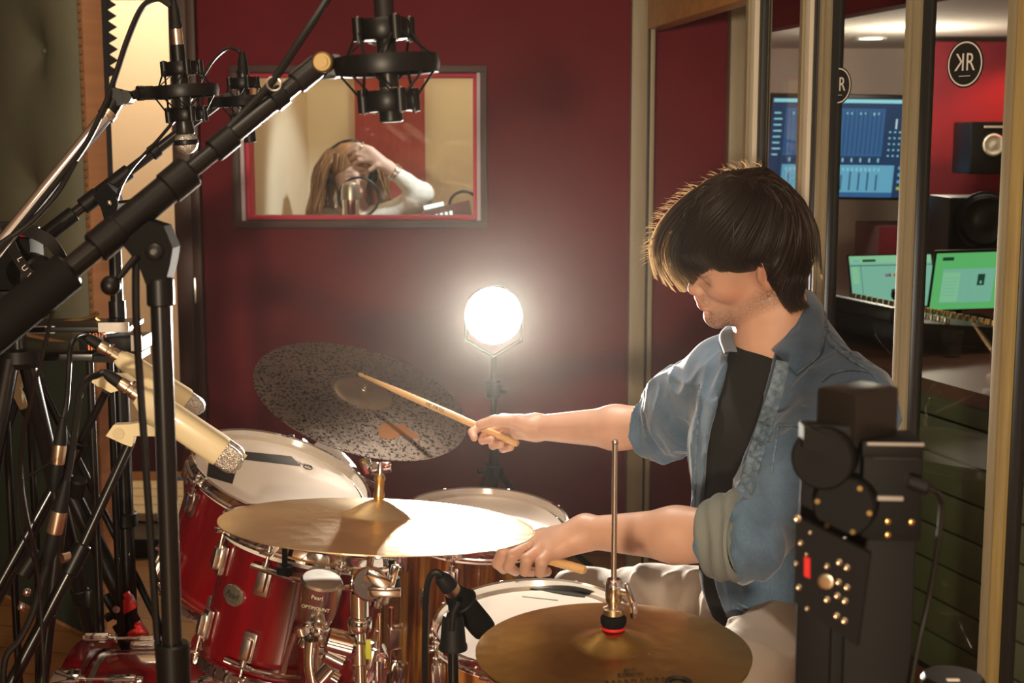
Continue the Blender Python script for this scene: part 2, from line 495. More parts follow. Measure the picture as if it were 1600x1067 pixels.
# wall beside the doorway, hidden behind the leather screen
xd0 = -1.62
b = MB().box(((-3.0+xd0)/2, WY+0.07, 1.3), (xd0+3.0, 0.14, 2.6)); b.box(((xd0+xl-0.09)/2, WY+0.07, 2.24), (xl-0.09-xd0, 0.14, 0.74))
struct(b.build('wall_back_left', M['red_wall'], xf=Matrix.Identity(4), smooth=False))
struct(MB().box((-3.05, 1.4, 1.3), (0.1, 10.2, 2.6)).build('wall_left', M['dark_wall']))
struct(MB().box((0, -3.75, 1.3), (6.2, 0.1, 2.6)).build('wall_front', M['dark_wall']))
struct(MB().box((3.15, 2.1, 1.3), (0.1, 11.6, 2.6)).build('wall_right', M['grey_wall']))
struct(MB().box((0, 2.1, 2.72), (6.6, 11.8, 0.1)).build('ceiling', M['ceiling_white']))
# booth window: wooden frame, red reveal, pale inner strips, glass
win = struct(link('window_1', None, None, Matrix.Translation((0.5*(wx0+wx1), WY, wz0))))
win['label'] = 'wide booth window with a dark frame in the red wall'
def rect_frame(mb, x0, x1, z0, z1, w, y0, y1):
    mb.box(((x0+x1)/2, (y0+y1)/2, z1+w/2), (x1-x0+2*w, y1-y0, w), bev=0.002); mb.box(((x0+x1)/2, (y0+y1)/2, z0-w/2), (x1-x0+2*w, y1-y0, w), bev=0.002)
    mb.box((x0-w/2, (y0+y1)/2, (z0+z1)/2), (w, y1-y0, z1-z0), bev=0.002); mb.box((x1+w/2, (y0+y1)/2, (z0+z1)/2), (w, y1-y0, z1-z0), bev=0.002)
mat('frame_brown', (0.060, 0.028, 0.024), 0.5)
f = MB(); rect_frame(f, wx0, wx1, wz0, wz1, 0.022, WY-0.022, WY-0.001); f.build('window_frame', M['frame_brown'], win)
mat('reveal_red', (0.62, 0.035, 0.09), 0.6)
f = MB(); rect_frame(f, wx0+0.026, wx1-0.026, wz0+0.014, wz1-0.014, 0.012, WY+0.03, WY+0.13); f.build('reveal', M['reveal_red'], win)
mat('reveal_pale', (0.62, 0.55, 0.62), 0.5)
f = MB(); rect_frame(f, wx0+0.013, wx1-0.013, wz0+0.0, wz1-0.0, 0.0125, WY+0.005, WY+0.03); f.build('inner_frame', M['reveal_pale'], win)
MB().box(((wx0+wx1)/2, WY+0.075, (wz0+wz1)/2), (wx1-wx0-0.03, 0.006, wz1-wz0-0.02), Matrix.Rotation(math.radians(5), 3, 'X')).build('glass', M['window_glass'], win)
# vocal booth shell behind it
BY = 6.55
b = MB(); b.box((-0.42, BY+0.05, 1.3), (2.0, 0.1, 2.6)); struct(b.build('wall_booth_back', M['cream_wall']))
x0, x1 = P(556, 200, BY).x, P(664, 200, BY).x
mat('booth_red', (0.40, 0.06, 0.045), 0.8, var=(0.33, 0.045, 0.035), vscale=6, stretch=(6, 1, 0.4))
b = MB().box(((x0+x1)/2, BY-0.02, 1.3), (x1-x0, 0.04, 2.6)); struct(b.build('wall_booth_panel', M['booth_red']))
struct(MB().box((-0.97, 5.77, 1.3), (0.08, 1.6, 2.6)).build('wall_booth_left', M['cream_wall']))
struct(MB().box((0.66, 5.77, 1.3), (0.08, 1.6, 2.6)).build('wall_booth_right', M['cream_wall']))
# doorway to the corridor
jx = xl
d = struct(link('door_1', None, None, Matrix.Translation((jx-0.05, WY, 0))))
b = MB(); b.box((jx-0.012, WY-0.02, 1.25), (0.03, 0.05, 2.5), bev=0.004); b.box((jx-0.055, WY+0.05, 1.25), (0.06, 0.17, 2.5), bev=0.004)
b.box(((xd0+jx)/2, WY+0.02, 1.905), (jx-xd0, 0.17, 0.07), bev=0.004)
b.build('door_frame', M['brown_wood'], d)
b = MB(); b.box((jx-0.022, WY-0.05, P(305, 452, WY).z), (0.012, 0.012, 0.09), bev=0.003); b.build('hinge', M['worn_chrome'], d)
struct(MB().box(((xd0+jx)/2-0.03, WY+0.02, 0.035), (jx-xd0-0.10, 0.20, 0.07), bev=0.01).build('trim_1', M['black_plastic']))
b = MB().box((-1.75, 6.05, 1.3), (1.46, 0.1, 2.6)); struct(b.build('wall_corridor', M['cream_wall']))
mat('plum_paint', (0.055, 0.012, 0.022), 0.5)
struct(MB().box((-1.75, 5.98, 0.10), (1.46, 0.04, 0.20)).build('baseboard_corridor', M['plum_paint']))
struct(MB().box((-2.45, 5.5, 1.3), (0.1, 1.2, 2.6)).build('wall_corridor_left', M['cream_wall']))
# pale step inside the doorway
mat('pale_wood', (0.62, 0.52, 0.33), 0.5, var=(0.52, 0.42, 0.25), vscale=4, stretch=(0.6, 9, 9))
st = thing('wooden_step', 'low pale plank step on the corridor floor beyond the doorway', 'step', (-1.22, 5.2, 0))
for i in range(4): MB().box((-1.22, 4.99+i*0.125, 0.075), (0.52, 0.118, 0.03), bev=0.004).build('plank', M['pale_wood'], st)
for sx in (-0.2, 0.2): MB().box((-1.22+sx, 5.18, 0.03), (0.05, 0.48, 0.06)).build('bearer', M['pale_wood'], st)
mat('blue_cloth', (0.03, 0.10, 0.24), 0.8, bump=0.3, bscale=80)
S_ = SDF(); c = P(281, 776, 5.55); cz = 0.035
S_.el((c.x, 5.55, cz), (0.04, 0.07, 0.033), k=0.02); S_.el((c.x-0.01, 5.50, cz+0.02), (0.03, 0.035, 0.035), k=0.02)
V, F = S_.mesh(0.006, lambda Q: 0.004*vnoise(Q, 40)); tag(sdf_object('cloth_pouch', V, F, M['blue_cloth']), 'small blue cloth pouch lying on the corridor floor by the doorway', 'pouch')

# ------------------------------------------------------------------ glass partition
PD = Vector((-0.157, 1, 0)).normalized()
def part_pt(u, plane=1):
    """foot point of the partition at image column u (taken at eye level)"""
    if plane == 1: a = Vector((0.436, 4.70)); d_ = Vector((-0.157, 1.0))
    else: a = Vector((0.675, 3.16)); d_ = Vector((0.5, -0.87))
    k = (u-800)/FPX/1.02
    s_ = (k*a.y - a.x)/(d_.x - k*d_.y)
    return a + d_*s_
def post(n, u, w, dpt, materials, plane=1, gask=None):
    p = part_pt(u, plane); dv = Vector((-0.157, 1, 0)).normalized() if plane == 1 else Vector((-0.5, 0.87, 0)).normalized()
    R = Matrix((Vector((dv.y, -dv.x, 0)), dv, Vector((0, 0, 1)))).transposed()
    X = Matrix.Translation((p.x, p.y, 0)) @ R.to_4x4()
    t = struct(link('trim_%d' % n, None, None, X))
    m_ = MB(X); m_.box((0, 0, 1.3), (dpt, w, 2.6), bev=0.004); m_.build('post', materials, t, xf=X)
    m_ = MB(X); m_.box((0, -w*0.5-0.012, 1.3), (dpt*0.5, 0.024, 2.6), bev=0.003); m_.build('gasket', M['gasket'], t, xf=X)
    m_ = MB(X); m_.box((-dpt*0.5-0.004, w*0.18, 1.3), (0.008, w*0.4, 2.6), bev=0.002); m_.build('bead', M['post_paint'], t, xf=X)
    return t, X
# first post stands square to the camera in front of the red wall
def straight_post(n, u0, u1, y, m1, m2, dep=0.07):
    a = P(u0, 500, y).x; c_ = P(u1, 500, y).x
    t = struct(link('trim_%d' % n, None, None, Matrix.Translation(((a+c_)/2, y, 0))))
    w = c_-a
    MB().box((a+w*0.36, y, 1.3), (w*0.66, dep, 2.6), bev=0.004).build('post', m1, t)
    MB().box((a+w*0.74, y+0.006, 1.3), (w*0.10, dep*0.8, 2.6), bev=0.002).build('groove', M['gasket'], t)
    MB().box((a+w*0.90, y+0.002, 1.3), (w*0.20, dep*0.9, 2.6), bev=0.003).build('bead', m2, t)
straight_post(2, 980, 1017, 4.60, M['post_paint'], M['post_paint'])
straight_post(3, 1128, 1166, 4.72, M['post_paint'], M['post_paint'], 0.10)
post(4, 1187, 0.055, 0.045, M['post_pale'])
post(5, 1270, 0.05, 0.034, M['post_pale'])
post(6, 1297, 0.026, 0.03, M['post_paint'], 2)
post(7, 1434, 0.036, 0.030, M['post_paint'], 2)
post(8, 1599, 0.045, 0.034, M['post_gold'], 2)
# head beam over the first opening and red fascia behind it
a = part_pt(1003); c_ = part_pt(1290)
struct(MB().bar((a.x, a.y, 1.845), (c_.x, c_.y, 1.845), 0.06, 0.19, bev=0.004).build('trim_9', M['lintel_wood']))
mat('fascia_red', (0.22, 0.012, 0.02), 0.7)
struct(MB().bar((0.76, 4.9, 2.15), (1.27, 2.75, 2.15), 0.06, 0.80, up=(0, 0, 1)).build('trim_10', M['fascia_red']))
# panes
def pane(n, u0, u1, plane, off, z0=0.06, z1=2.5):
    a = part_pt(u0, plane); c_ = part_pt(u1, plane)
    dv = (c_-a).normalized(); nv = Vector((-dv.y, dv.x))*off
    o = struct(MB().bar((a.x+nv.x, a.y+nv.y, (z0+z1)/2), (c_.x+nv.x, c_.y+nv.y, (z0+z1)/2), 0.006, z1-z0, up=(0, 0, 1)).build('window_%d' % n, M['door_glass']))
    return o

pane(2, 1196, 1262, 1, 0.0)
pane(3, 1310, 1418, 2, 0.0)
pane(4, 1450, 1592, 2, 0.0)
# stickers on the glass: black disc, white ring, back-to-back K and R, a fine line
def sticker(u, v, rad, plane, label):
    a = part_pt(u, plane); dv = Vector((0.5, -0.87, 0)).normalized(); p = PX(u, v, (dv.y, -dv.x, 0), Vector((dv.y, -dv.x, 0)).dot(Vector((0.675, 3.16, 0))))
    nz = Vector((-0.87, -0.5, 0)).normalized()
    X = frame(p + nz*0.005, nz, dv)
    t = link('glass_sticker', None, None, X); tag(t, label, 'sticker', 'round stickers on the glass')
    m_ = MB(X); m_.lathe([(0, 0.0006), (rad, 0.0006), (rad, 0), (0, 0)], 48, xf=X); m_.build('disc', M['print_black'], t, xf=X)
    m_ = MB(X); m_.lathe([(rad*0.93, 0.0006), (rad*0.93, 0.0011), (rad*0.865, 0.0011), (rad*0.865, 0.0006)], 48, xf=X, closed=True); m_.build('ring', M['print_white'], t, xf=X)
    for s_, ch in ((-1, 'K'), (1, 'R')):
        text_mesh(ch, rad*1.05, X @ Matrix.Translation((s_*rad*0.285, rad*0.04, 0.0009)) @ Matrix.Diagonal((s_*0.0+ (-1 if ch == 'K' else 1), 1, 1, 1)), 'letter', M['print_white'], t, 0.0003, sx=0.82)
    m_ = MB(X); m_.box((0, -rad*0.5, 0.0009), (rad*0.62, rad*0.03, 0.0004), xf=X); m_.build('fine_print', M['print_white'], t, xf=X)
sticker(1511, 100, 0.046, 2, 'larger black round sticker with white mirrored K and R on the glass pane')
sticker(1313, 134, 0.040, 2, 'smaller black round sticker with K and R half hidden behind the pale post')
# ------------------------------------------------------------------ control room seen through the glass
struct(MB().box((2.0, 7.75, 1.3), (2.6, 0.1, 2.6)).build('wall_control_back', M['grey_wall']))
struct(MB().box((0.76, 6.35, 1.3), (0.08, 2.8, 2.6)).build('wall_control_left', M['grey_wall']))
struct(MB().box((1.95, 6.2, 1.92), (2.34, 3.05, 0.06)).build('ceiling_control', M['ceiling_white']))
x0 = P(1452, 200, 6.75).x
struct(MB().box(((x0+3.1)/2, 6.80, 0.93), (3.1-x0, 0.1, 1.86)).build('wall_control_right', M['red_wall']))
x0 = P(1357, 380, 7.3).x; x1 = P(1500, 380, 7.3).x
o = MB().box(((x0+x1)/2, 7.35, 0.5*P(1400, 350, 7.3).z), (x1-x0, 0.5, P(1400, 350, 7.3).z), bev=0.01).build('cabinet', M['red_wall'])
tag(o, 'dark red cabinet against the control room wall below the large screen', 'cabinet')
# recessed downlight
t = thing('ceiling_lamp', 'small round downlight recessed in the control room ceiling', 'lamp', (P(1360, 76, 6.9).x, 6.9, 1.89))
mat('lamp_glow', (1, 1, 1), 0.5, emit=(1.0, 0.92, 0.8), estr=9)
c = Vector((P(1360, 76, 6.9).x, 6.9, 1.885))
MB().lathe([(0.055, 0.0), (0.075, -0.004), (0.075, 0.004)], 32, xf=Matrix.Translation(c)).build('trim_ring', M['white_paint'], t)
MB().lathe([(0, -0.001), (0.055, -0.001), (0.055, 0.004), (0, 0.004)], 32, xf=Matrix.Translation(c)).build('diffuser', M['lamp_glow'], t)
# emissive screen colours
for n_, c_, s_ in (('scr_navy', (0.012, 0.045, 0.13), 1.1), ('scr_blue', (0.035, 0.13, 0.34), 1.1), ('scr_pale', (0.15, 0.42, 0.66), 1.15), ('scr_cyan', (0.35, 0.75, 0.9), 1.2),
                   ('scr_white', (0.75, 0.9, 1.0), 1.2), ('scr_green', (0.13, 0.50, 0.17), 1.15), ('scr_mint', (0.28, 0.62, 0.38), 1.1), ('scr_teal', (0.22, 0.50, 0.40), 1.15),
                   ('scr_dark', (0.01, 0.06, 0.03), 1.0), ('scr_red', (0.5, 0.05, 0.12), 1.0), ('scr_violet', (0.12, 0.1, 0.5), 1.0), ('scr_yellow', (0.5, 0.6, 0.1), 1.0)):
    mat(n_, (0.01, 0.01, 0.01), 0.3, emit=c_, estr=s_)
def corners_plane(tl, tr, bl):
    """plane from three world corners: origin bottom left, x along the width, y up"""
    x = (tr-tl); y = (tl-bl); W = x.length; H = y.length
    z = x.cross(y).normalized()
    X = frame(bl, z, x); return X, W, H
def rects(X, W, H, items, z=0.0):
    m_ = MB(X); mats = []
    for k, (nm, u0, v0, u1, v1) in enumerate(items):
        if M[nm] not in mats: mats.append(M[nm])
        m_.cur = mats.index(M[nm])
        m_.box(((u0+u1)/2*W, (v0+v1)/2*H, z+0.0004*(k+1)/len(items)), ((u1-u0)*W, (v1-v0)*H, 0.0004), xf=X)
    return m_, mats
# large wall screen showing a mixing desk
Ys = 7.0
tl = P(1204, 152, Ys-0.10); tr = P(1427, 155, Ys-0.10); bl = P(1196, 306, Ys)
X, W, H = corners_plane(tl, tr, bl)
t = link('wall_screen', None, None, X); tag(t, 'large flat screen with a blue software mixing desk on the control room wall', 'screen')
m_ = MB(X); m_.box((W/2, H/2, -0.02), (W+0.02, H+0.03, 0.036), bev=0.006, xf=X); m_.build('casing', M['black_plastic'], t, xf=X)
m_ = MB(X); m_.box((W/2, H/2, -0.09), (0.16, 0.16, 0.12), xf=X); m_.build('bracket', M['black_metal'], t, xf=X)
it = [('scr_navy', 0, 0, 1, 1), ('scr_cyan', 0.01, 0.955, 0.98, 0.99), ('scr_blue', 0.10, 0.42, 0.80, 0.90), ('scr_pale', 0.10, 0.05, 0.90, 0.33), ('scr_blue', 0.02, 0.0, 0.90, 0.05)]
R_ = random.Random(3)
for i in range(22):
    u = 0.11 + i*0.0315
    it.append(('scr_navy', u, 0.44, u+0.006, 0.88)); it.append(('scr_cyan', u+0.008, 0.83+R_.random()*0.02, u+0.018, 0.86)) if i % 3 else None
    if i % 2: it.append(('scr_navy', u+0.004, 0.07, u+0.014, 0.22+R_.random()*0.05)); it.append(('scr_cyan', u+0.004, 0.36, u+0.014, 0.40))
    it.append(('scr_cyan', u+0.016, 0.27, u+0.024, 0.30))
for i in range(8): it.append(('scr_cyan', 0.02, 0.42+i*0.06, 0.06+R_.random()*0.02, 0.435+i*0.06))
for i in range(5):
    for j in range(4): it.append(('scr_cyan', 0.84+j*0.035, 0.42+i*0.06, 0.852+j*0.035, 0.435+i*0.06))
for j in range(2): it.append(('scr_white', 0.88+j*0.05, 0.70, 0.89+j*0.05, 0.80))
for i in range(4): it.append(('scr_yellow' if i == 0 else 'scr_pale', 0.93, 0.08+i*0.07, 0.97, 0.11+i*0.07))
m_, ms = rects(X, W, H, it); m_.build('display', ms, t, xf=X)
# paler screens on the desk
def desk_screen(name, label, uvs, Yt, Yb, items, group=None):
    (a, b_, c_) = uvs
    tl = P(*a, Yt); tr = P(*b_, Yt); bl = P(*c_, Yb)
    X, W, H = corners_plane(tl, tr, bl)
    t = link(name, None, None, X); tag(t, label, 'screen', group)
    m_ = MB(X); m_.box((W/2, H/2, -0.008), (W+0.012, H+0.012, 0.014), bev=0.003, xf=X); m_.build('casing', M['black_plastic'], t, xf=X)
    m_, ms = rects(X, W, H, items); m_.build('display', ms, t, xf=X)
    z0 = min((X @ Vector((0, 0, 0))).z, (X @ Vector((W, 0, 0))).z)
    return t, X, W, H, z0
DZ = 0.80
tt = [('scr_teal', 0, 0, 1, 1), ('scr_mint', 0, 0.86, 1, 1), ('scr_dark', 0.16, 0.88, 0.32, 0.93), ('scr_pale', 0.05, 0.89, 0.12, 0.92), ('scr_mint', 0.62, 0.88, 0.80, 0.93), ('scr_dark', 0.0, 0.80, 1, 0.815),
      ('scr_dark', 0.13, 0.0, 0.135, 0.80), ('scr_mint', 0.02, 0.45, 0.10, 0.78)]
for i in range(10): tt.append((['scr_red', 'scr_violet', 'scr_dark', 'scr_yellow'][i % 4], 0.42+i*0.025, 0.58, 0.44+i*0.025, 0.64))
for i in range(2): tt += [('scr_white', 0.62, 0.30+i*0.12, 0.69, 0.37+i*0.12)]
t1 = desk_screen('desk_monitor', 'green lit monitor with a rainbow strip behind the brown desk clutter', ((1312, 402), (1440, 399), (1334, 480)), 5.0, 4.92, tt)
uu = [('scr_green', 0, 0, 1, 1), ('scr_teal', 0.13, 0.12, 0.92, 0.72), ('scr_dark', 0.10, 0.87, 0.27, 0.93), ('scr_mint', 0.14, 0.14, 0.40, 0.66), ('scr_dark', 0.67, 0.42, 0.78, 0.62), ('scr_teal', 0.71, 0.45, 0.74, 0.50), ('scr_green', 0.55, 0.14, 0.555, 0.68)]
for i in range(6): uu.append(('scr_teal', 0.16, 0.55-i*0.06, 0.36, 0.565-i*0.06))
t2 = desk_screen('desk_monitor', 'bright green monitor showing a document with a small black symbol', ((1453, 397), (1557, 394), (1452, 484)), 4.72, 4.80, uu)
for (t, X, W, H, z0), du in ((t1, 0.5), (t2, 0.5)):
    p = X @ Vector((W*du, 0, -0.012)); back = (X.to_3x3() @ Vector((0, 0, -1)))
    MB().cyl((p.x+back.x*0.03, p.y+back.y*0.03, DZ+0.005), (p.x, p.y, p.z+0.06), 0.012).build('stand', M['black_plastic'], t)
    MB().box((p.x+back.x*0.03, p.y+back.y*0.03, DZ+0.004), (0.2, 0.14, 0.008), bev=0.003).build('foot', M['black_plastic'], t)
# desk: brown top, slatted green front, dark well
mat('desk_top', (0.19, 0.085, 0.055), 0.4, var=(0.15, 0.065, 0.04), vscale=3)
mat('slat_green', (0.13, 0.145, 0.085), 0.55, var=(0.11, 0.12, 0.07), vscale=3)
mat('slat_gap', (0.02, 0.025, 0.015), 0.7)
A = Vector((1.05, 3.62, 0)); d_ = Vector((0.31, -1, 0)).normalized(); nrm = Vector((d_.y, -d_.x, 0))*-1   # nrm points away from the camera side
if nrm.x < 0: nrm = -nrm
dk = thing('control_desk', 'long mixing desk with a brown top and dull green boarded side behind the glass', 'desk', (A.x+0.3, A.y, 0))
top_z = 0.80
p0 = A - d_*0.95; p1 = A + d_*1.25
m_ = MB()
for i in range(8):
    z = 0.05 + i*0.094
    m_.bar(tuple(p0 + Vector((0, 0, z+0.045)) + nrm*0.02), tuple(p1 + Vector((0, 0, z+0.045)) + nrm*0.02), 0.02, 0.088, up=(0, 0, 1), bev=0.003)
m_.build('boarded_side', M['slat_green'], dk)
MB().bar(tuple(p0 + Vector((0, 0, 0.40)) + nrm*0.045), tuple(p1 + Vector((0, 0, 0.40)) + nrm*0.045), 0.02, 0.76).build('carcass', M['slat_gap'], dk)
poly = [p0 + Vector((0, 0, 0)), p1, p1 + nrm*0.8, p0 + nrm*1.1]
m_ = MB(); n_ = 4
m_.add([(q.x, q.y, top_z-0.035) for q in poly] + [(q.x, q.y, top_z) for q in poly], [(3, 2, 1, 0), (4, 5, 6, 7)] + [(i, (i+1) % 4, 4+(i+1) % 4, 4+i) for i in range(4)])
m_.build('desk_top', M['desk_top'], dk)
MB().box((p0.x+0.92, 4.86, top_z-0.018), (1.6, 0.42, 0.034), bev=0.004).build('rear_top', M['desk_top'], dk)
for x in (p0.x+0.2, p0.x+1.6): MB().box((x, 4.88, (top_z-0.036)/2), (0.05, 0.36, top_z-0.036)).build('leg', M['desk_top'], dk)
# console surface with rows of knobs
q = A - d_*0.72 + nrm*0.32
cn = thing('mixing_console', 'dark mixing console with rows of small knobs on the control desk', 'console', (q.x, q.y, top_z))
Xc = frame((q.x, q.y, top_z+0.056), (0, 0, 1), -d_)
Xc = Xc @ Matrix.Rotation(math.radians(5), 4, 'X')
m_ = MB(Xc); m_.box((0, 0, 0), (0.85, 0.42, 0.06), bev=0.01); m_.build('body', M['black_plastic'], cn, xf=Xc)
for j in range(2):
    m_ = MB(Xc)
    for i in range(24):
        m_.cyl((-0.39+i*0.034, -0.14+j*0.16, 0.03), (-0.39+i*0.034, -0.14+j*0.16, 0.045), 0.008, n=8)
    m_.build('knob_row', M['worn_chrome'] if j else M['brass'], cn, xf=Xc)
m_ = MB(Xc); m_.box((0, 0.19, 0.045), (0.80, 0.05, 0.04), bev=0.005); m_.build('meter_bridge', M['satin_black'], cn, xf=Xc)
p = P(1545, 496, 4.2); o = MB().box((p.x, 4.2, top_z+0.006), (0.12, 0.09, 0.012), Matrix.Rotation(0.3, 3, 'Z'), bev=0.002)
S_ = SDF(); S_.el((p.x+0.02, 4.2, top_z+0.016), (0.07, 0.05, 0.016), k=0.01)
V, F = S_.mesh(0.005, lambda Q: 0.006*vnoise(Q, 45)); tag(sdf_object('paper_tissue', V, F, M['white_paint']), 'crumpled white tissue on the desk in front of the green document screen', 'tissue')
p = P(1488, 500, 3.95); t = thing('glass_tumbler', 'small clear drinking glass on the desk behind the pane', 'glass', (p.x, 3.95, top_z))
MB().lathe([(0.0, 0.003), (0.024, 0.003), (0.028, 0.075), (0.030, 0.075), (0.026, 0.0), (0, 0)], 24, xf=Matrix.Translation((p.x, 3.95, top_z))).build('tumbler', M['window_glass'], t)
# loudspeakers
mat('cone_grey', (0.30, 0.27, 0.24), 0.5)
mat('cone_white', (0.72, 0.66, 0.56), 0.35)
def speaker(u0, v0, u1, v1, y, label, cu, cv, cr, cone):
    a = P(u0, v0, y); b_ = P(u1, v1, y); c = (a+b_)/2
    t = thing('studio_speaker', label, 'speaker', (c.x, y+0.12, min(a.z, b_.z)), 'studio monitor speakers')
    MB().box((c.x, y+0.13, c.z), (abs(b_.x-a.x), 0.26, abs(a.z-b_.z)), bev=0.008).build('cabinet', M['black_plastic'], t)
    q = P(cu, cv, y)
    Xs = frame((q.x, y-0.001, q.z), (0, -1, 0), (1, 0, 0)); r = cr
    m_ = MB(Xs); m_.lathe([(r*1.12, 0), (r*1.12, 0.006), (r, 0.006), (r, -0.0)], 40, xf=Xs); m_.build('surround', M['rubber'], t, xf=Xs)
    m_ = MB(Xs); m_.lathe([(r*0.98, 0.004), (r*0.85, 0.010), (r*0.6, 0.002), (r*0.35, 0.004), (0, 0.016)], 40, xf=Xs); m_.build('cone', M[cone], t, xf=Xs)
    return t
s1 = speaker(1518, 190, 1640, 272, 6.35, 'black monitor speaker with a pale round cone hung before the red wall', 1552, 226, 0.050, 'cone_white')
p = P(1552, 198, 6.35); MB().box((p.x+0.01, 6.347, p.z), (0.10, 0.006, 0.008)).build('trim_strip', M['cone_white'], s1)
b_ = P(1580, 272, 6.35); MB().box((b_.x, 6.58, b_.z+0.10), (0.08, 0.34, 0.08)).build('wall_bracket', M['black_metal'], s1)
s2 = speaker(1484, 308, 1600, 416, 5.12, 'large black monitor speaker standing behind the green document screen', 1538, 345, 0.095, 'black_plastic')
wz = P(1500, 416, 5.12).z
MB().box((P(1545, 400, 5.12).x, 5.25, (DZ+wz)/2), (0.20, 0.20, wz-DZ)).build('riser', M['black_plastic'], s2)
# ------------------------------------------------------------------ drum kit
def lacquer(name, c1, c2):
    return mat(name, c1, 0.20, coat=0.8, var=c2, vscale=4, stretch=(9, 9, 0.7), spec=0.5)
lacquer('red_lacquer', (0.20, 0.0025, 0.006), (0.13, 0.0015, 0.004))
def pearl_mat():
    m = mat('gold_pearl', (0.3, 0.12, 0.02), 0.24, coat=0.7); nt, b = nodes_of(m)
    tc = nt.nodes.new('ShaderNodeTexCoord'); mp = nt.nodes.new('ShaderNodeMapping'); mp.inputs['Scale'].default_value = (26, 26, 1.6)
    n = nt.nodes.new('ShaderNodeTexNoise'); n.inputs['Scale'].default_value = 1.6; n.inputs['Detail'].default_value = 4; n.inputs['Distortion'].default_value = 0.5
    r = nt.nodes.new('ShaderNodeValToRGB'); e = r.color_ramp.elements
    e[0].position = 0.30; e[0].color = (0.035, 0.012, 0.004, 1); e[1].position = 0.72; e[1].color = (0.62, 0.36, 0.07, 1)
    q = r.color_ramp.elements.new(0.5); q.color = (0.24, 0.075, 0.014, 1)
    nt.links.new(tc.outputs['Object'], mp.inputs[0]); nt.links.new(mp.outputs[0], n.inputs[0]); nt.links.new(n.outputs[0], r.inputs[0]); nt.links.new(r.outputs[0], b.inputs['Base Color'])
    b.inputs['Metallic'].default_value = 0.35
pearl_mat()
mat('snare_wood', (0.50, 0.20, 0.04), 0.25, coat=0.6, var=(0.42, 0.15, 0.03), vscale=4, stretch=(1, 1, 8))
mat('drum_film', (0.88, 0.82, 0.74), 0.28, bump=0.06, bscale=250, coat=0.25)
mat('dark_lug', (0.42, 0.38, 0.33), 0.18, metal=1.0)
mat('tape_black', (0.012, 0.011, 0.012), 0.55)
mat('badge_metal', (0.62, 0.60, 0.48), 0.2, metal=0.9)

def drum(name, label, C_, n_, xdir, r, L, shell, nlug=6, phase=0.0, lugs_long=True, bottom=True, head_name='drum_head', hoop_h=0.022, lug_mat='worn_chrome'):
    """C_ centre of the top edge, n_ the axis upwards; local z = axis"""
    X = frame(C_, n_, xdir)
    t = link(name, None, None, X); tag(t, label, 'drum')
    m_ = MB(X); m_.lathe([(r, 0.0), (r, -L), (r-0.006, -L), (r-0.006, -0.0)], 72, xf=X, closed=True); m_.build('shell', shell, t, xf=X, sharp=30)
    R = r+0.011
    m_ = MB(X); m_.lathe([(0, 0.002), (r*0.93, 0.002), (r-0.002, 0.0035), (r+0.004, -0.002), (r+0.006, -0.012), (r+0.003, -0.012), (0, -0.0005)], 72, xf=X); hd = m_.build(head_name, M['drum_film'], t, xf=X)
    def hoop(z, sgn):
        m_ = MB(X)
        m_.lathe([(R-0.004, z-sgn*0.012), (R+0.006, z-sgn*0.013), (R+0.0065, z-sgn*0.009), (R+0.001, z-sgn*0.007), (R+0.001, z+sgn*0.006), (R+0.003, z+sgn*0.0095), (R+0.0005, z+sgn*0.0115), (R-0.004, z+sgn*0.0095), (R-0.0035, z-sgn*0.004)], 84, xf=X, closed=True)
        for i in range(nlug):
            a = phase + 2*PI*i/nlug
            m_.box((R+0.009, 0, 0), (0.016, 0.02, 0.006), bev=0.002, xf=X @ Matrix.Rotation(a, 4, 'Z') @ Matrix.Translation((0, 0, z-sgn*0.010)))
        return m_.build('hoop', M['chrome'], t, xf=X, sharp=40)
    hoop(0.010, 1)
    if bottom: hoop(-L-0.010, -1)
    for i in range(nlug):
        a = phase + 2*PI*i/nlug; Z = X @ Matrix.Rotation(a, 4, 'Z')
        for top in (1, 0):
            if not top and not bottom: continue
            s = 1 if top else -1; z0 = 0 if top else -L
            zc = z0 - s*0.048
            zz = Z @ Matrix.Translation((r, 0, zc))
            m_ = MB(zz)
            # rounded lug body: stack of shrinking rounded boxes
            m_.box((0.006, 0, 0), (0.012, 0.026, 0.050), bev=0.005, xf=zz); m_.box((0.014, 0, 0.002*s), (0.016, 0.018, 0.038), bev=0.007, xf=zz)
            m_.cyl((0.013, 0, s*0.012), (0.013, 0, s*0.031), 0.0062, n=14)
            lg = m_.build('lug', M[lug_mat], t, xf=zz)
            m_ = MB(zz); m_.cyl((0.0135, 0, s*0.02), (0.0135, 0, s*0.058), 0.0024, n=8); m_.cyl((0.0135, 0, s*0.056), (0.0135, 0, s*0.060), 0.006, n=12); m_.box((0.0135, 0, s*0.064), (0.006, 0.006, 0.009), xf=zz)
            m_.build('tension_rod', M['worn_chrome'], t, xf=zz)
    return t, X, hd
def badge(X, r, ang, z, w, h, t, txt, size):
    Z = X @ Matrix.Rotation(ang, 4, 'Z') @ Matrix.Translation((r, 0, z))
    F_ = Z @ Matrix(((0, 0, 1, 0), (1, 0, 0, 0), (0, 1, 0, 0), (0, 0, 0, 1)))   # local x along the shell, y up the axis, z outwards
    m_ = MB(F_); m_.lathe([(0, 0.004), (0.85, 0.004), (1.0, 0.002), (1.0, -0.004), (0, -0.004)], 40, xf=F_ @ Matrix.Diagonal((w/2, h/2, 1, 1)))
    b_ = m_.build('badge', M['badge_metal'], t, xf=F_)
    if txt: text_mesh(txt, size, F_ @ Matrix.Translation((0, 0, 0.0042)), 'lettering', M['print_black'], b_, 0.0002, shear=0.3)
    return b_

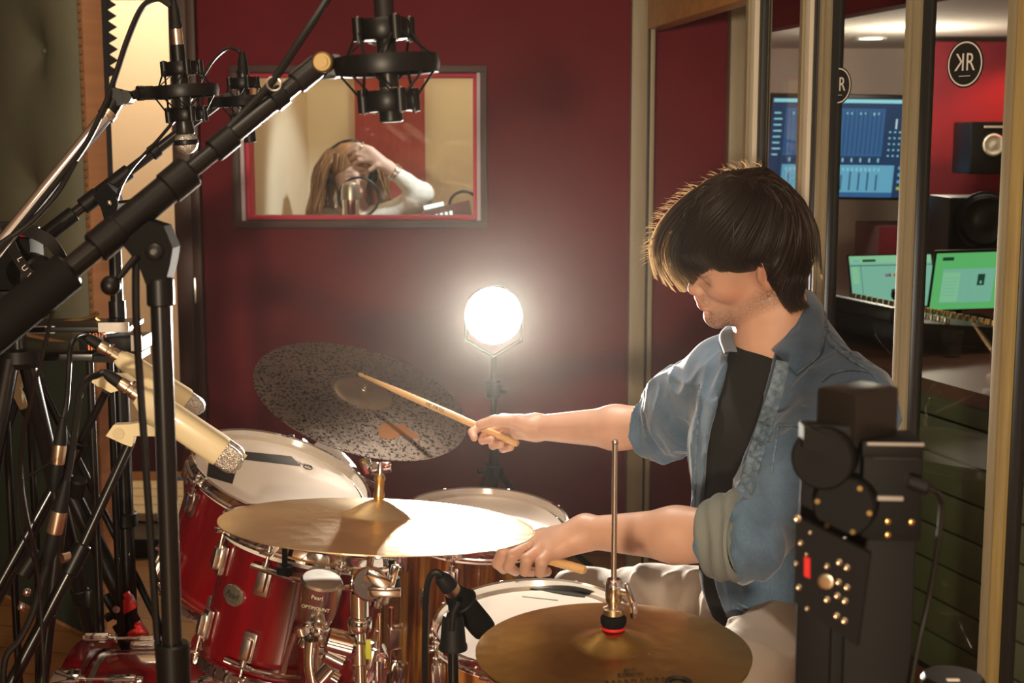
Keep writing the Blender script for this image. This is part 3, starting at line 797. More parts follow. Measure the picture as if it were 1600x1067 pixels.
def nrm(u, v, lean, ratio):
    """normal of a disc seen at (u, v) as an ellipse of this minor/major ratio, leaning this many degrees clockwise"""
    w = -ray(u, v).normalized(); rx = Vector((1, 0, 0)); rx = (rx - w*rx.dot(w)).normalized(); up_ = w.cross(rx)
    l = math.radians(lean); k = math.sqrt(1-ratio*ratio)
    return ((rx*math.sin(l) + up_*math.cos(l))*k + w*ratio).normalized()
def camn(right, up, tow):
    c, s = math.cos(PITCH), math.sin(PITCH)
    return Vector((right, up*s - tow*c, up*c + tow*s)).normalized()
# front rack tom
nA = nrm(485, 846, 12, 0.22); CA = P(485, 846, 2.33)
TA, XA, hdA = drum('tom_drum', 'front red lacquered tom drum under the pale crash cymbal', CA, nA, (0, -1, 0), 0.139, 0.205, M['red_lacquer'], 8, math.radians(-64))
badge(XA, 0.139, math.radians(-42), -0.090, 0.050, 0.034, TA, 'Pearl', 0.015)
# rear rack tom
nB = nrm(436, 752, 17, 0.42); CB = P(436, 752, 2.70)
TB, XB, hdB = drum('tom_drum', 'rear red lacquered tom drum with black tape on its head', CB, nB, (0, -1, 0), 0.166, 0.23, M['red_lacquer'], 8, math.radians(-50))
def on_head(X, u, v, z=0.0025):
    n_ = X.to_3x3() @ Vector((0, 0, 1)); p0 = X @ Vector((0, 0, z))
    return X.inverted() @ PX(u, v, n_, n_.dot(p0))
def head_patch(X, uv, name, m_, t, th=0.0006):
    L_ = [on_head(X, *q) for q in uv]
    b_ = MB(X); b_.prism([(q.x, q.y) for q in L_], th, xf=X @ Matrix.Translation((0, 0, 0.0027)))
    return b_.build(name, m_, t, xf=X)
head_patch(XB, [(378, 705), (455, 713), (470, 728), (380, 718)], 'tape', M['tape_black'], TB)
head_patch(XB, [(326, 722), (369, 735), (363, 756), (323, 744)], 'tape', M['tape_black'], TB)
def head_text(X, uv, s, size, ang, t, name='lettering', m_=None):
    p = on_head(X, *uv)
    return text_mesh(s, size, X @ Matrix.Translation((p.x, p.y, 0.0027)) @ Matrix.Rotation(ang, 4, 'Z'), name, m_ or M['print_black'], t, 0.0002)
pa = on_head(XB, 455, 722); pb = on_head(XB, 486, 731); ang = math.atan2((pb-pa).y, (pb-pa).x)
head_text(XB, (470, 725), 'REMO', 0.018, ang, TB)
pc = on_head(XB, 481, 730); b_ = MB(XB); b_.torus((pc.x, pc.y, 0.0027), (0, 0, 1), 0.009, 0.0012, 20, 6); b_.build('logo_ring', M['print_black'], TB, xf=XB)
# floor tom
nG = nrm(753, 822, 2, 0.37); CG = P(753, 822, 3.0)
TG, XG, hdG = drum('floor_tom', 'brown and gold streaked pearl floor tom drum on chrome legs', CG, nG, (0, -1, 0), 0.176, 0.36, M['gold_pearl'], 8, math.radians(-62), hoop_h=0.02)
badge(XG, 0.176, math.radians(-41), -0.115, 0.026, 0.048, TG, 'S', 0.02)
for a in (-1.25, 0.5, 2.4):
    Z = XG @ Matrix.Rotation(a, 4, 'Z'); m_ = MB()
    p = Z @ Vector((0.198, 0, -0.17)); q = Z @ Vector((0.198, 0, -0.30))
    m_.tube([tuple(p), tuple(q), (q.x + (q.x-XG.translation.x)*0.12, q.y + (q.y-XG.translation.y)*0.12, 0.02)], 0.005, 10); lg = m_.build('leg', M['chrome'], TG)
    MB().cyl((q.x + (q.x-XG.translation.x)*0.12, q.y + (q.y-XG.translation.y)*0.12, 0.0), (q.x + (q.x-XG.translation.x)*0.12, q.y + (q.y-XG.translation.y)*0.12, 0.04), 0.012, 0.009).build('rubber_foot', M['rubber'], lg)
    m_ = MB(); c_ = Z @ Vector((0.19, 0, -0.24)); m_.box(tuple(c_), (0.03, 0.03, 0.05), (Z.to_3x3()), bev=0.005); m_.build('leg_bracket', M['worn_chrome'], TG)
# snare drum on its stand
nS = nrm(836, 986, -1, 0.43); CS = P(836, 986, 2.30)
TS, XS, hdS = drum('snare_drum', 'shallow orange wood snare drum with a white head in front of the drummer', CS, nS, (0, -1, 0), 0.160, 0.115, M['snare_wood'], 8, math.radians(-71))
head_patch(XS, [(826, 914), (888, 923), (916, 930), (914, 934), (880, 929), (826, 920)], 'damping_pad', M['tape_black'], TS, 0.003)
b_ = MB(XS); ql = [on_head(XS, 816, 932), on_head(XS, 872, 938)]; b_.tube([ql[0], ql[1]], 0.0006, 5); b_.build('pen_line', M['print_black'], TS, xf=XS)
ss = thing('snare_stand', 'chrome basket stand that holds the snare drum', 'stand', (CS.x, CS.y, 0))
bc = XS @ Vector((0, 0, -0.15))
MB().cyl((bc.x, bc.y, 0.18), (bc.x, bc.y, bc.z-0.05), 0.011).build('pole', M['chrome'], ss)
for k in range(3):
    a = XS @ Matrix.Rotation(2*PI*k/3+0.5, 4, 'Z') @ Vector((0.176, 0, -0.145)); a2 = XS @ Matrix.Rotation(2*PI*k/3+0.5, 4, 'Z') @ Vector((0.180, 0, -0.115))
    m_ = MB(); m_.tube([(bc.x, bc.y, bc.z-0.06), tuple(a), tuple(a2)], 0.006, 10); m_.build('basket_arm', M['chrome'], ss)
    an = 2*PI*k/3+0.2; m_ = MB(); m_.tube([(bc.x, bc.y, 0.22), (bc.x+0.22*math.cos(an), bc.y+0.22*math.sin(an), 0.012)], 0.008, 10); m_.build('leg', M['chrome'], ss)
# bass drum lying on its side, front hoop to the left
KY = 2.47; KR = 0.229; KZ = 0.245; kx0 = P(116, 1030, KY).x; kx1 = -0.38
Xk = frame((kx0, KY, KZ), (-1, 0, 0), (0, -1, 0)); Lk = kx1-kx0
bd = link('bass_drum', None, None, Xk); tag(bd, 'large red bass drum lying on its side under the two toms', 'drum')
m_ = MB(Xk); m_.lathe([(KR, -0.02), (KR, -Lk), (KR-0.007, -Lk), (KR-0.007, -0.02)], 80, xf=Xk, closed=True); m_.build('shell', M['red_lacquer'], bd, xf=Xk)
for z in (0.0, -Lk+0.02):
    m_ = MB(Xk); m_.lathe([(KR+0.004, z), (KR+0.022, z), (KR+0.022, z-0.036), (KR+0.004, z-0.036)], 80, xf=Xk, closed=True); m_.build('hoop', M['red_lacquer'], bd, xf=Xk, sharp=30)
m_ = MB(Xk); m_.lathe([(0, -0.006), (KR+0.003, -0.008), (KR+0.004, -0.02), (0, -0.012)], 64, xf=Xk); m_.build('front_head', M['drum_film'], bd, xf=Xk)
m_ = MB(Xk); m_.lathe([(0, -Lk+0.002), (KR+0.003, -Lk+0.004), (KR+0.004, -Lk+0.016), (0, -Lk+0.008)], 64, xf=Xk); m_.build('batter_head', M['drum_film'], bd, xf=Xk)
for i in range(8):
    a = math.radians(90 - 24 + 45*i); Z = Xk @ Matrix.Rotation(a, 4, 'Z')
    # local x outward after rotation
    for (z, s) in ((0.0, 1), (-Lk+0.02-0.036, -1)):
        m_ = MB(Z); m_.box((KR+0.026, 0, z-0.018 if s > 0 else z+0.018), (0.012, 0.034, 0.046), bev=0.005); m_.box((KR+0.012, 0, z+0.004*s if s > 0 else z-0.004), (0.030, 0.030, 0.009), bev=0.003)
        m_.cyl((KR+0.022, 0, (z-0.02) if s > 0 else z+0.02), (KR+0.022, 0, (z-0.05) if s > 0 else z+0.06), 0.008, n=12); m_.build('claw_hook', M['chrome'], bd, xf=Z)
        zl = z-0.115 if s > 0 else z+0.150
        m_ = MB(Z); m_.box((KR+0.008, 0, zl), (0.018, 0.030, 0.07), bev=0.007); m_.box((KR+0.018, 0, zl), (0.018, 0.020, 0.05), bev=0.008); m_.build('lug', M['chrome'], bd, xf=Z)
        m_ = MB(Z); m_.cyl((KR+0.022, 0, z-0.02), (KR+0.022, 0, zl), 0.0028, n=8); m_.build('tension_rod', M['worn_chrome'], bd, xf=Z)
m_ = MB(Xk)
m_.lathe([(KR+0.0005, -0.045), (KR+0.0018, -0.045), (KR+0.0018, -0.056), (KR+0.0005, -0.056)], 80, xf=Xk, closed=True); m_.build('trim_band', M['worn_chrome'], bd, xf=Xk)
for s in (-1, 1):
    Z = Xk @ Matrix.Rotation(math.radians(180+ s*40), 4, 'Z')
    m_ = MB(); m_.tube([(kx0+0.12, KY + s*0.16, 0.10), (kx0+0.05, KY+s*0.30, 0.012)], 0.006, 10); m_.build('spur', M['chrome'], bd)
# tom holder post on the bass drum, between the toms
th = thing('tom_holder', 'chrome tom holder post rising from the bass drum between the toms', 'stand', (-0.47, 2.52, KZ+KR))
MB().cyl((-0.47, 2.50, KZ+KR-0.002), (-0.47, 2.50, 0.66), 0.012).build('post', M['chrome'], th)
MB().lathe([(0, 0), (0.035, 0), (0.035, 0.012), (0.018, 0.03), (0, 0.03)], 24, xf=Matrix.Translation((-0.47, 2.50, KZ+KR-0.004))).build('flange', M['chrome'], th)
qa = XB @ Vector((0.186, 0, -0.12))
MB().tube([(-0.47, 2.50, 0.64), ((-0.47+qa.x)/2, (2.5+qa.y)/2, 0.66), tuple(qa)], 0.009, 12).build('arm', M['chrome'], th)

# suspension bracket on the front tom (bar under the hoop, isolation cup, clamp)
def apt(u, v, y): return tuple(P(u, v, y))
sb = TA
yF = 2.33-0.165
m_ = MB(); m_.tube(smooth_path([apt(393, 884, 2.185), apt(430, 896, 2.168), apt(470, 908, 2.155), apt(520, 918, 2.160), apt(560, 916, 2.185), apt(585, 905, 2.22)], 5), 0.0048, 10); m_.build('suspension_bar', M['chrome'], sb)
for (u, v) in ((445, 862), (612, 880)):
    m_ = MB(); m_.cyl(apt(u, v-6, 2.165), apt(u, v+36, 2.165), 0.0045); m_.cyl(apt(u, v+22, 2.165), apt(u, v+34, 2.165), 0.013); m_.build('rubber_grommet', M['rubber'], sb)
a = Vector(apt(503, 908, 2.135)); b2 = Vector(apt(492, 975, 2.15))
m_ = MB(); m_.lathe([(0, -0.004), (0.030, -0.004), (0.033, 0.0), (0.031, 0.05), (0.026, 0.068), (0.018, 0.074), (0, 0.074)], 28, a=a, b=b2); m_.build('isolation_cup', M['worn_chrome'], sb)
tx = (b2-a).normalized(); zz_ = Vector((0, -1, 0.10)); xx_ = zz_.cross(tx).normalized(); xx_ = xx_ if xx_.x > 0 else -xx_
for w_, f_ in (('Pearl', 0.26), ('OPTIMOUNT', 0.50)):
    text_mesh(w_, 0.0075 if f_ > 0.4 else 0.009, frame(a.lerp(b2, f_) + Vector((0, -0.0335, 0.002)), zz_, xx_), 'lettering', M['badge_metal'], sb, 0.0004)
lo = XA @ Vector((0, 0, -0.205))
m_ = MB(); m_.tube(smooth_path([apt(352, 1030, 2.19), apt(390, 1046, 2.165), apt(430, 1056, 2.155), apt(470, 1058, 2.16)], 5), 0.0045, 10); m_.build('suspension_bar', M['chrome'], sb)
m_ = MB(); m_.tube([apt(462, 988, 2.15), apt(440, 1056, 2.16)], 0.005, 10); m_.build('brace_rod', M['worn_chrome'], sb)

# ------------------------------------------------------------------ cymbals
def cymbal_mat(name, c1, c2, rough, spots=False, metal=1.0, sp=(0.02, 0.016, 0.014), patch=None):
    m = mat(name, c1, rough, metal=metal); nt, b = nodes_of(m)
    tc = nt.nodes.new('ShaderNodeTexCoord'); n = nt.nodes.new('ShaderNodeTexNoise'); n.inputs['Scale'].default_value = 9; n.inputs['Detail'].default_value = 6
    r = nt.nodes.new('ShaderNodeValToRGB'); r.color_ramp.elements[0].position = 0.35; r.color_ramp.elements[1].position = 0.7
    r.color_ramp.elements[0].color = (*c1, 1); r.color_ramp.elements[1].color = (*c2, 1)
    nt.links.new(tc.outputs['Object'], n.inputs[0]); nt.links.new(n.outputs[0], r.inputs[0])
    # lathe grooves
    sx = nt.nodes.new('ShaderNodeSeparateXYZ'); nt.links.new(tc.outputs['Object'], sx.inputs[0])
    cb = nt.nodes.new('ShaderNodeCombineXYZ'); nt.links.new(sx.outputs[0], cb.inputs[0]); nt.links.new(sx.outputs[1], cb.inputs[1])
    ln = nt.nodes.new('ShaderNodeVectorMath'); ln.operation = 'LENGTH'; nt.links.new(cb.outputs[0], ln.inputs[0])
    ml = nt.nodes.new('ShaderNodeMath'); ml.operation = 'MULTIPLY'; ml.inputs[1].default_value = 2600; nt.links.new(ln.outputs['Value'], ml.inputs[0])
    si = nt.nodes.new('ShaderNodeMath'); si.operation = 'SINE'; nt.links.new(ml.outputs[0], si.inputs[0])
    hm = nt.nodes.new('ShaderNodeTexVoronoi'); hm.inputs['Scale'].default_value = 38; nt.links.new(tc.outputs['Object'], hm.inputs[0])
    ad = nt.nodes.new('ShaderNodeMath'); ad.operation = 'MULTIPLY_ADD'; ad.inputs[1].default_value = 0.05
    nt.links.new(si.outputs[0], ad.inputs[0]); nt.links.new(hm.outputs[0], ad.inputs[2])
    bp = nt.nodes.new('ShaderNodeBump'); bp.inputs['Strength'].default_value = 0.24; bp.inputs['Distance'].default_value = 0.004
    nt.links.new(ad.outputs[0], bp.inputs['Height']); nt.links.new(bp.outputs[0], b.inputs['Normal'])
    col = r.outputs[0]
    if spots:
        v = nt.nodes.new('ShaderNodeTexNoise'); v.inputs['Scale'].default_value = 150; v.inputs['Detail'].default_value = 1.5; v.inputs['Distortion'].default_value = 0.6
        nt.links.new(tc.outputs['Object'], v.inputs[0])
        g = nt.nodes.new('ShaderNodeMath'); g.operation = 'GREATER_THAN'; g.inputs[1].default_value = 0.065; nt.links.new(ln.outputs['Value'], g.inputs[0])
        rr = nt.nodes.new('ShaderNodeMapRange'); rr.inputs['From Min'].default_value = 0.53; rr.inputs['From Max'].default_value = 0.60; nt.links.new(v.outputs[0], rr.inputs['Value'])
        mm = nt.nodes.new('ShaderNodeMath'); mm.operation = 'MULTIPLY'; nt.links.new(rr.outputs[0], mm.inputs[0]); nt.links.new(g.outputs[0], mm.inputs[1])
        mx = nt.nodes.new('ShaderNodeMixRGB'); nt.links.new(mm.outputs[0], mx.inputs[0]); nt.links.new(col, mx.inputs[1]); mx.inputs[2].default_value = (*sp, 1)
        g2 = nt.nodes.new('ShaderNodeMapRange'); g2.inputs['From Min'].default_value = 0.064; g2.inputs['From Max'].default_value = 0.067; nt.links.new(ln.outputs['Value'], g2.inputs['Value'])
        mx2 = nt.nodes.new('ShaderNodeMixRGB'); nt.links.new(g2.outputs[0], mx2.inputs[0]); mx2.inputs[1].default_value = (0.26, 0.20, 0.15, 1); nt.links.new(mx.outputs[0], mx2.inputs[2])
        col = mx2.outputs[0]
    nt.links.new(col, b.inputs['Base Color'])
    an = nt.nodes.new('ShaderNodeTangent'); an.direction_type = 'RADIAL'; an.axis = 'Z'
    b.inputs['Anisotropic'].default_value = 0.55; nt.links.new(an.outputs[0], b.inputs['Tangent'])
    return m
cymbal_mat('bronze_light', (0.92, 0.72, 0.42), (0.86, 0.63, 0.33), 0.34, metal=0.92)
cymbal_mat('bronze_dark', (0.56, 0.37, 0.12), (0.40, 0.25, 0.075), 0.33)
cymbal_mat('bronze_raw', (0.24, 0.185, 0.15), (0.18, 0.14, 0.115), 0.42, spots=True, metal=0.75)
def cymbal(name, label, C_, n_, r, bell_r, bell_h, bow, material, th=0.0015, flip=1, soft=True):
    X = frame(C_, n_, (0, -1, 0)); N = 14
    top = []
    for i in range(N+1):      # edge -> bell foot
        q = 1-i/N; rr = bell_r + (r-bell_r)*q; top.append((rr, bow*(1-q**1.6)))
    if not soft:
        for i in range(1, 9):
            a = i/8*PI/2*0.94; top.append((bell_r*math.cos(a)*0.98, bow + bell_h*math.sin(a)))
    else:
        top = []; rb = bell_r*1.3
        for i in range(N+1): rr = rb + (r-rb)*(1-i/N); top.append((rr, bow*(1-((rr-bell_r)/(r-bell_r))**1.6)))
        z0 = top[-1][1]
        for i in range(1, 15): rr = rb*(1-i/15); top.append((rr, z0 + (bow+bell_h-z0)*0.5*(1+math.cos(PI*rr/rb))))
    top.append((0.006, bow+bell_h*1.0))
    prof = [(q[0], flip*q[1]) for q in top]; bot = [(q[0], flip*(q[1]-th)) for q in reversed(top)]
    m_ = MB(X); m_.lathe(prof + bot, 128, xf=X, closed=True)
    t = link(name, None, None, X); tag(t, label, 'cymbal')
    o = m_.build('plate', material, t, xf=X, sharp=50)
    return t, X, bow+bell_h
# pale crash near the camera
CC = P(590, 818, 2.0)
n1 = nrm(590, 818, 2, 0.178)
cr, XC, hC = cymbal('crash_cymbal', 'large pale bronze crash cymbal tilted almost flat above the front tom', CC, n1, 0.2275, 0.048, 0.024, 0.012, M['bronze_light'])
# dark mottled ride behind
RC = P(565, 622, 3.06); n2 = nrm(565, 622, 17, 0.47)
rd, XR, hR = cymbal('ride_cymbal', 'dark unlathed ride cymbal with black mottling, struck by the drumstick', RC, n2, 0.240, 0.066, 0.009, 0.012, M['bronze_raw'], soft=False)
mat('stain_orange', (0.30, 0.13, 0.05), 0.5, metal=0.6)
n_ = n2; b_ = MB(XR)
def cym_local(X, u, v, zc=0.008):
    nn = X.to_3x3() @ Vector((0, 0, 1)); p0 = X @ Vector((0, 0, zc)); return X.inverted() @ PX(u, v, nn, nn.dot(p0))
def cym_z(rr, r, br, bow): q = (rr-br)/(r-br); return bow*(1-q**1.6)
# worn printed logo as a thin irregular patch that follows the bow
pts = [(590, 668), (600, 662), (618, 666), (630, 663), (640, 672), (660, 684), (640, 684), (628, 679), (612, 686), (594, 684)]
lc = [cym_local(XR, *q) for q in pts]; cx_ = sum(q.x for q in lc)/len(lc); cy_ = sum(q.y for q in lc)/len(lc)
vs = [(cx_, cy_, cym_z(math.hypot(cx_, cy_), .24, .066, .012)+0.0006)] + [(q.x, q.y, cym_z(math.hypot(q.x, q.y), .24, .066, .012)+0.0006) for q in lc]
b_ = MB(XR); b_.add(vs, [(0, i+1, (i+1) % len(lc)+1) for i in range(len(lc))], XR); b_.build('worn_logo', M['stain_orange'], rd, xf=XR)
# hi-hat pair
HC = P(958, 1016, 1.75); n3 = nrm(958, 1016, 1.5, 0.37)
hh, XH, hH = cymbal('hihat_cymbal', 'upper golden bronze hi-hat cymbal with printed lettering nearest the camera', HC, n3, 0.1765, 0.046, 0.019, 0.010, M['bronze_dark'])
hb, XHb, _ = cymbal('hihat_cymbal', 'lower hi-hat cymbal just visible under the rim of the upper one', HC - n3*0.007, n3, 0.1745, 0.05, 0.022, 0.010, M['bronze_dark'], flip=-1)
for (u, v, s, sz) in ((983, 1050, 'TOP', 0.008), (985, 1056, 'HI-HATS', 0.0085), (992, 1064, 'P R O T O T Y P E', 0.0095)):
    q = cym_local(XH, u, v, 0.006); a = math.atan2(q.y, q.x)
    z = cym_z(math.hypot(q.x, q.y), .1765, .052, .010)
    text_mesh(s, sz, XH @ Matrix.Translation((q.x, q.y, z+0.0009)) @ Matrix.Rotation(a-PI/2, 4, 'Z'), 'lettering', M['print_black'], hh, 0.0003)
q = cym_local(XH, 1060, 1066, 0.006); b_ = MB(XH); b_.torus((q.x, q.y, 0.0060), (0, 0, 1), 0.013, 0.0035, 30, 6); o = b_.build('printed_emblem', M['print_black'], hh, xf=XH)
# ------------------------------------------------------------------ video lamp on its stand in front of the red wall
LY = 4.30; lc = P(771, 494, LY)
mat('lamp_bulb', (1, 1, 1), 0.5, emit=(1.0, 0.93, 0.80), estr=16)
lamp = thing('studio_lamp', 'bright round studio lamp facing the camera on a stand by the red wall', 'lamp', tuple(lc))
XL = frame(lc, Vector((0.02, -1, 0.03)), (1, 0, 0))
mb = MB(XL); mb.lathe([(0, 0.045), (0.03, 0.042), (0.055, 0.032), (0.075, 0.014), (0.086, -0.012), (0.086, -0.03), (0, -0.034)], 40, xf=XL); mb.build('diffuser_dome', M['lamp_bulb'], lamp, xf=XL)
mb = MB(XL); mb.lathe([(0, -0.10), (0.04, -0.10), (0.055, -0.085), (0.084, -0.048), (0.0895, -0.036), (0.0895, -0.012), (0.087, -0.012), (0.087, -0.036), (0, -0.038)], 36, xf=XL); mb.build('housing', M['black_plastic'], lamp, xf=XL)
mb = MB(); mb.tube([tuple(lc + Vector((-0.085, 0.05, 0.0))), tuple(lc + Vector((-0.085, 0.04, -0.08))), tuple(lc + Vector((0, 0.04, -0.13)))], 0.006); mb.tube([tuple(lc + Vector((0.085, 0.05, 0.0))), tuple(lc + Vector((0.085, 0.04, -0.08))), tuple(lc + Vector((0, 0.04, -0.13)))], 0.006); mb.build('yoke', M['black_metal'], lamp)
ls = thing('lamp_stand', 'thin black tripod stand carrying the bright studio lamp', 'stand', (lc.x, LY+0.04, 0))
def vpt(u, v): return P(u, v, LY+0.04)
x = lc.x; y = LY+0.04; zc = P(775, 740, y).z
MB().cyl((x, y, zc-0.18), (x, y, zc+0.18), 0.016).build('lower_tube', M['black_metal'], ls)
MB().cyl((x, y, zc+0.16), (x, y, lc.z-0.13), 0.011).build('upper_tube', M['black_metal'], ls)
mb = MB(); mb.cyl((x, y, P(775, 596, y).z), (x, y, P(775, 622, y).z), 0.026, bev=0.004); mb.cyl((x, y, (P(775, 608, y).z)), (x+0.045, y-0.01, P(775, 608, y).z), 0.010); mb.build('clutch', M['black_plastic'], ls)
mb = MB(); mb.cyl((x, y, zc-0.012), (x, y, zc+0.03), 0.030, bev=0.004); mb.cyl((x, y, zc+0.01), (x-0.05, y-0.01, zc+0.01), 0.009); mb.build('collar', M['black_plastic'], ls)
for k in range(3):
    a = math.radians(-100 + 120*k); mb = MB(); mb.tube([(x+0.02*math.cos(a), y+0.02*math.sin(a), zc), (x+0.10*math.cos(a), y+0.10*math.sin(a), zc-0.12), (x+0.36*math.cos(a), y+0.36*math.sin(a), 0.012)], 0.010, 10); mb.build('leg', M['black_metal'], ls)

# the beam of this lamp
light('studio_lamp_beam', 'SPOT', tuple(XL @ Vector((0, 0, 0.06))), 620, (1.0, 0.90, 0.76), 0.05, tuple(lc + Vector((0.10, -2.2, 0.25))), spot=66)
# ------------------------------------------------------------------ the drummer
def A_(v): return np.array(v, float)
def pt(u, v, y): return np.array(P(u, v, y))
# head frame
pt_, rl_ = math.radians(27), math.radians(29)
hf = A_((-math.cos(pt_), 0, -math.sin(pt_))); hu0 = A_((-math.sin(pt_), 0, math.cos(pt_))); hs0 = A_((0, -1, 0))
hu = hu0*math.cos(rl_) + hs0*math.sin(rl_); hl = hs0*math.cos(rl_) - hu0*math.sin(rl_)
ear = pt(1193, 428, 2.285)
HO = ear - hl*0.078
HR = np.stack([hf, hl, hu], 1)
def H(x, y, z): return HO + HR @ A_((x, y, z))
def Hv(Q): return (Q - HO) @ HR
# torso frame
LS = pt(1328, 632, 2.20); RS = pt(1128, 588, 2.47)
mid = (LS+RS)/2
tf = A_((-0.866, -0.5, 0)); ts = A_((0.5, -0.866, 0)); tu = A_((0, 0, 1.0))
TR = np.stack([tf, ts, tu], 1)
def T(x, y, z): return mid + TR @ A_((x, y, z))
HipL = pt(1262, 1000, 2.24); HipR = pt(1200, 965, 2.46); pel = (HipL+HipR)/2
KneeR = pt(912, 955, 2.72); KneeL = A_((0.235, 1.93, 0.55))
EL = pt(1150, 838, 2.03); WL = pt(915, 832, 2.17)
ER = pt(1030, 668, 2.66); WR = pt(838, 668, 2.82)
skin = SDF()
# cranium and face
skin.el(H(-0.002, 0, 0.038), (0.091, 0.075, 0.087), HR, k=0.02)
skin.el(H(0.030, 0, -0.005), (0.062, 0.060, 0.075), HR, k=0.03)
skin.el(H(0.066, 0, 0.034), (0.030, 0.050, 0.022), HR, k=0.02)
for s in (-1, 1):
    skin.rc(H(0.0, s*0.058, -0.030), H(0.050, s*0.038, -0.078), 0.017, 0.015, k=0.03)
    skin.rc(H(0.050, s*0.036, -0.080), H(0.088, s*0.008, -0.096), 0.014, 0.0135, k=0.02)
    skin.el(H(0.062, s*0.038, -0.014), (0.020, 0.020, 0.022), HR, k=0.035)
    skin.el(H(0.092, s*0.031, 0.011), (0.012, 0.018, 0.011), HR, k=0.014, op='-')
    skin.el(H(0.073, s*0.031, 0.010), (0.0135, 0.015, 0.0125), HR, k=0.004)
    skin.el(H(0.087, s*0.030, 0.030), (0.010, 0.022, 0.006), HR, k=0.014)
skin.el(H(0.083, 0, -0.058), (0.021, 0.026, 0.025), HR, k=0.02)
skin.el(H(0.094, 0, -0.096), (0.014, 0.017, 0.014), HR, k=0.015)
skin.rc(H(0.086, 0, 0.022), H(0.104, 0, -0.020), 0.0075, 0.0085, k=0.012)
skin.el(H(0.105, 0, -0.024), (0.010, 0.010, 0.009), HR, k=0.008)
for s in (-1, 1):
    skin.el(H(0.099, s*0.010, -0.028), (0.010, 0.0075, 0.0075), HR, k=0.006)
    skin.el(H(0.103, s*0.006, -0.034), (0.006, 0.0035, 0.003), HR, k=0.003, op='-')
skin.el(H(0.1015, 0, -0.0485), (0.0095, 0.022, 0.0062), HR, k=0.006)
skin.el(H(0.1010, 0, -0.0615), (0.0105, 0.019, 0.0074), HR, k=0.006)
skin.el(H(0.111, 0, -0.0548), (0.010, 0.022, 0.0012), HR, k=0.002, op='-')
skin.el(H(0.104, 0, -0.0755), (0.008, 0.018, 0.006), HR, k=0.008, op='-')
# ears
for s in (-1, 1):
    er = HR @ np.array(Euler((0, math.radians(-12), math.radians(-s*22))).to_matrix())
    skin.el(H(-0.006, s*0.083, 0.0), (0.019, 0.007, 0.031), er, k=0.004)
    skin.el(H(-0.002, s*0.090, 0.002), (0.010, 0.0075, 0.018), er, k=0.004, op='-')
    skin.el(H(0.000, s*0.078, -0.024), (0.008, 0.005, 0.009), er, k=0.005)
    skin.el(H(0.008, s*0.079, -0.004), (0.004, 0.004, 0.007), er, k=0.004)
# neck, shoulders, trunk
nb = mid + A_((0.002, 0.008, 0.060))
skin.rc(H(-0.026, 0, -0.030), nb, 0.048, 0.055, k=0.025)
skin.rc(H(0.000, 0, -0.060), nb + tf*0.030, 0.018, 0.024, k=0.03)
skin.rc(RS + A_((0, 0, -0.01)), nb, 0.045, 0.055, k=0.06); skin.rc(LS + A_((0, 0, -0.01)), nb, 0.045, 0.055, k=0.06)
skin.el(T(0.0, 0, -0.13), (0.095, 0.155, 0.16), TR, k=0.05)
skin.el(T(0.0, 0, -0.30), (0.090, 0.135, 0.15), TR, k=0.05)
skin.el(pel + A_((0, 0, 0.03)), (0.11, 0.16, 0.12), TR, k=0.05)
# arms
skin.chain([LS, LS.copy()*0.5+EL*0.5, EL], [0.052, 0.046, 0.040], k=0.03)
skin.rc(EL, EL*0.62+WL*0.38, 0.041, 0.040, k=0.02); skin.rc(EL*0.62+WL*0.38, WL, 0.040, 0.0245, k=0.02)
skin.chain([RS, RS*0.5+ER*0.5, ER], [0.052, 0.046, 0.040], k=0.03)
skin.rc(ER, ER*0.66+WR*0.34, 0.042, 0.041, k=0.02); skin.rc(ER*0.66+WR*0.34, WR, 0.041, 0.0245, k=0.02)
# legs (under the trousers) and feet
AnR = A_((-0.02, 2.62, 0.10)); AnL = A_((0.17, 1.86, 0.10))
skin.chain([HipR, KneeR, AnR], [0.078, 0.052, 0.035], k=0.03); skin.chain([HipL, KneeL, AnL], [0.078, 0.052, 0.035], k=0.03)
# right hand: overhand grip seen from the thumb side
def hand(W, mcps, chains, thumb, pr=0.0125, thenar=None, web=True):
    for i, m_ in enumerate(mcps):
        skin.rc(W, m_, 0.020, pr, k=0.014)
    for i in range(len(mcps)-1): skin.rc((W+mcps[i])/2, (W*0.35+mcps[i+1]*0.65), 0.014, 0.012, k=0.012)
    for m_, ch in zip(mcps, chains):
        n = len(ch); rs = [0.0108, 0.0098, 0.0086, 0.0076][:n+1]
        pts = [m_] + ch
        for i in range(n): skin.rc(pts[i], pts[i+1], rs[i], rs[i+1], k=0.003)
    tp = thumb; rs = [0.016, 0.0125, 0.0108, 0.0088]
    for i in range(len(tp)-1): skin.rc(tp[i], tp[i+1], rs[i], rs[i+1], k=0.008 if i == 0 else 0.004)
hand(WR, [pt(786, 655, 2.845), pt(790, 661, 2.868), pt(796, 668, 2.888), pt(805, 676, 2.900)],
     [[pt(752, 664, 2.862), pt(738, 675, 2.846), pt(741, 684, 2.830)],
      [pt(760, 674, 2.885), pt(754, 688, 2.862), pt(768, 687, 2.832)],
      [pt(773, 683, 2.898), pt(770, 696, 2.870), pt(783, 694, 2.836)],
      [pt(788, 689, 2.900), pt(786, 701, 2.876), pt(798, 699, 2.846)]],
     [pt(826, 668, 2.800), pt(800, 658, 2.796), pt(773, 657, 2.800), pt(750, 663, 2.806)])
skin.rc(WR, pt(808, 676, 2.815), 0.022, 0.014, k=0.015)
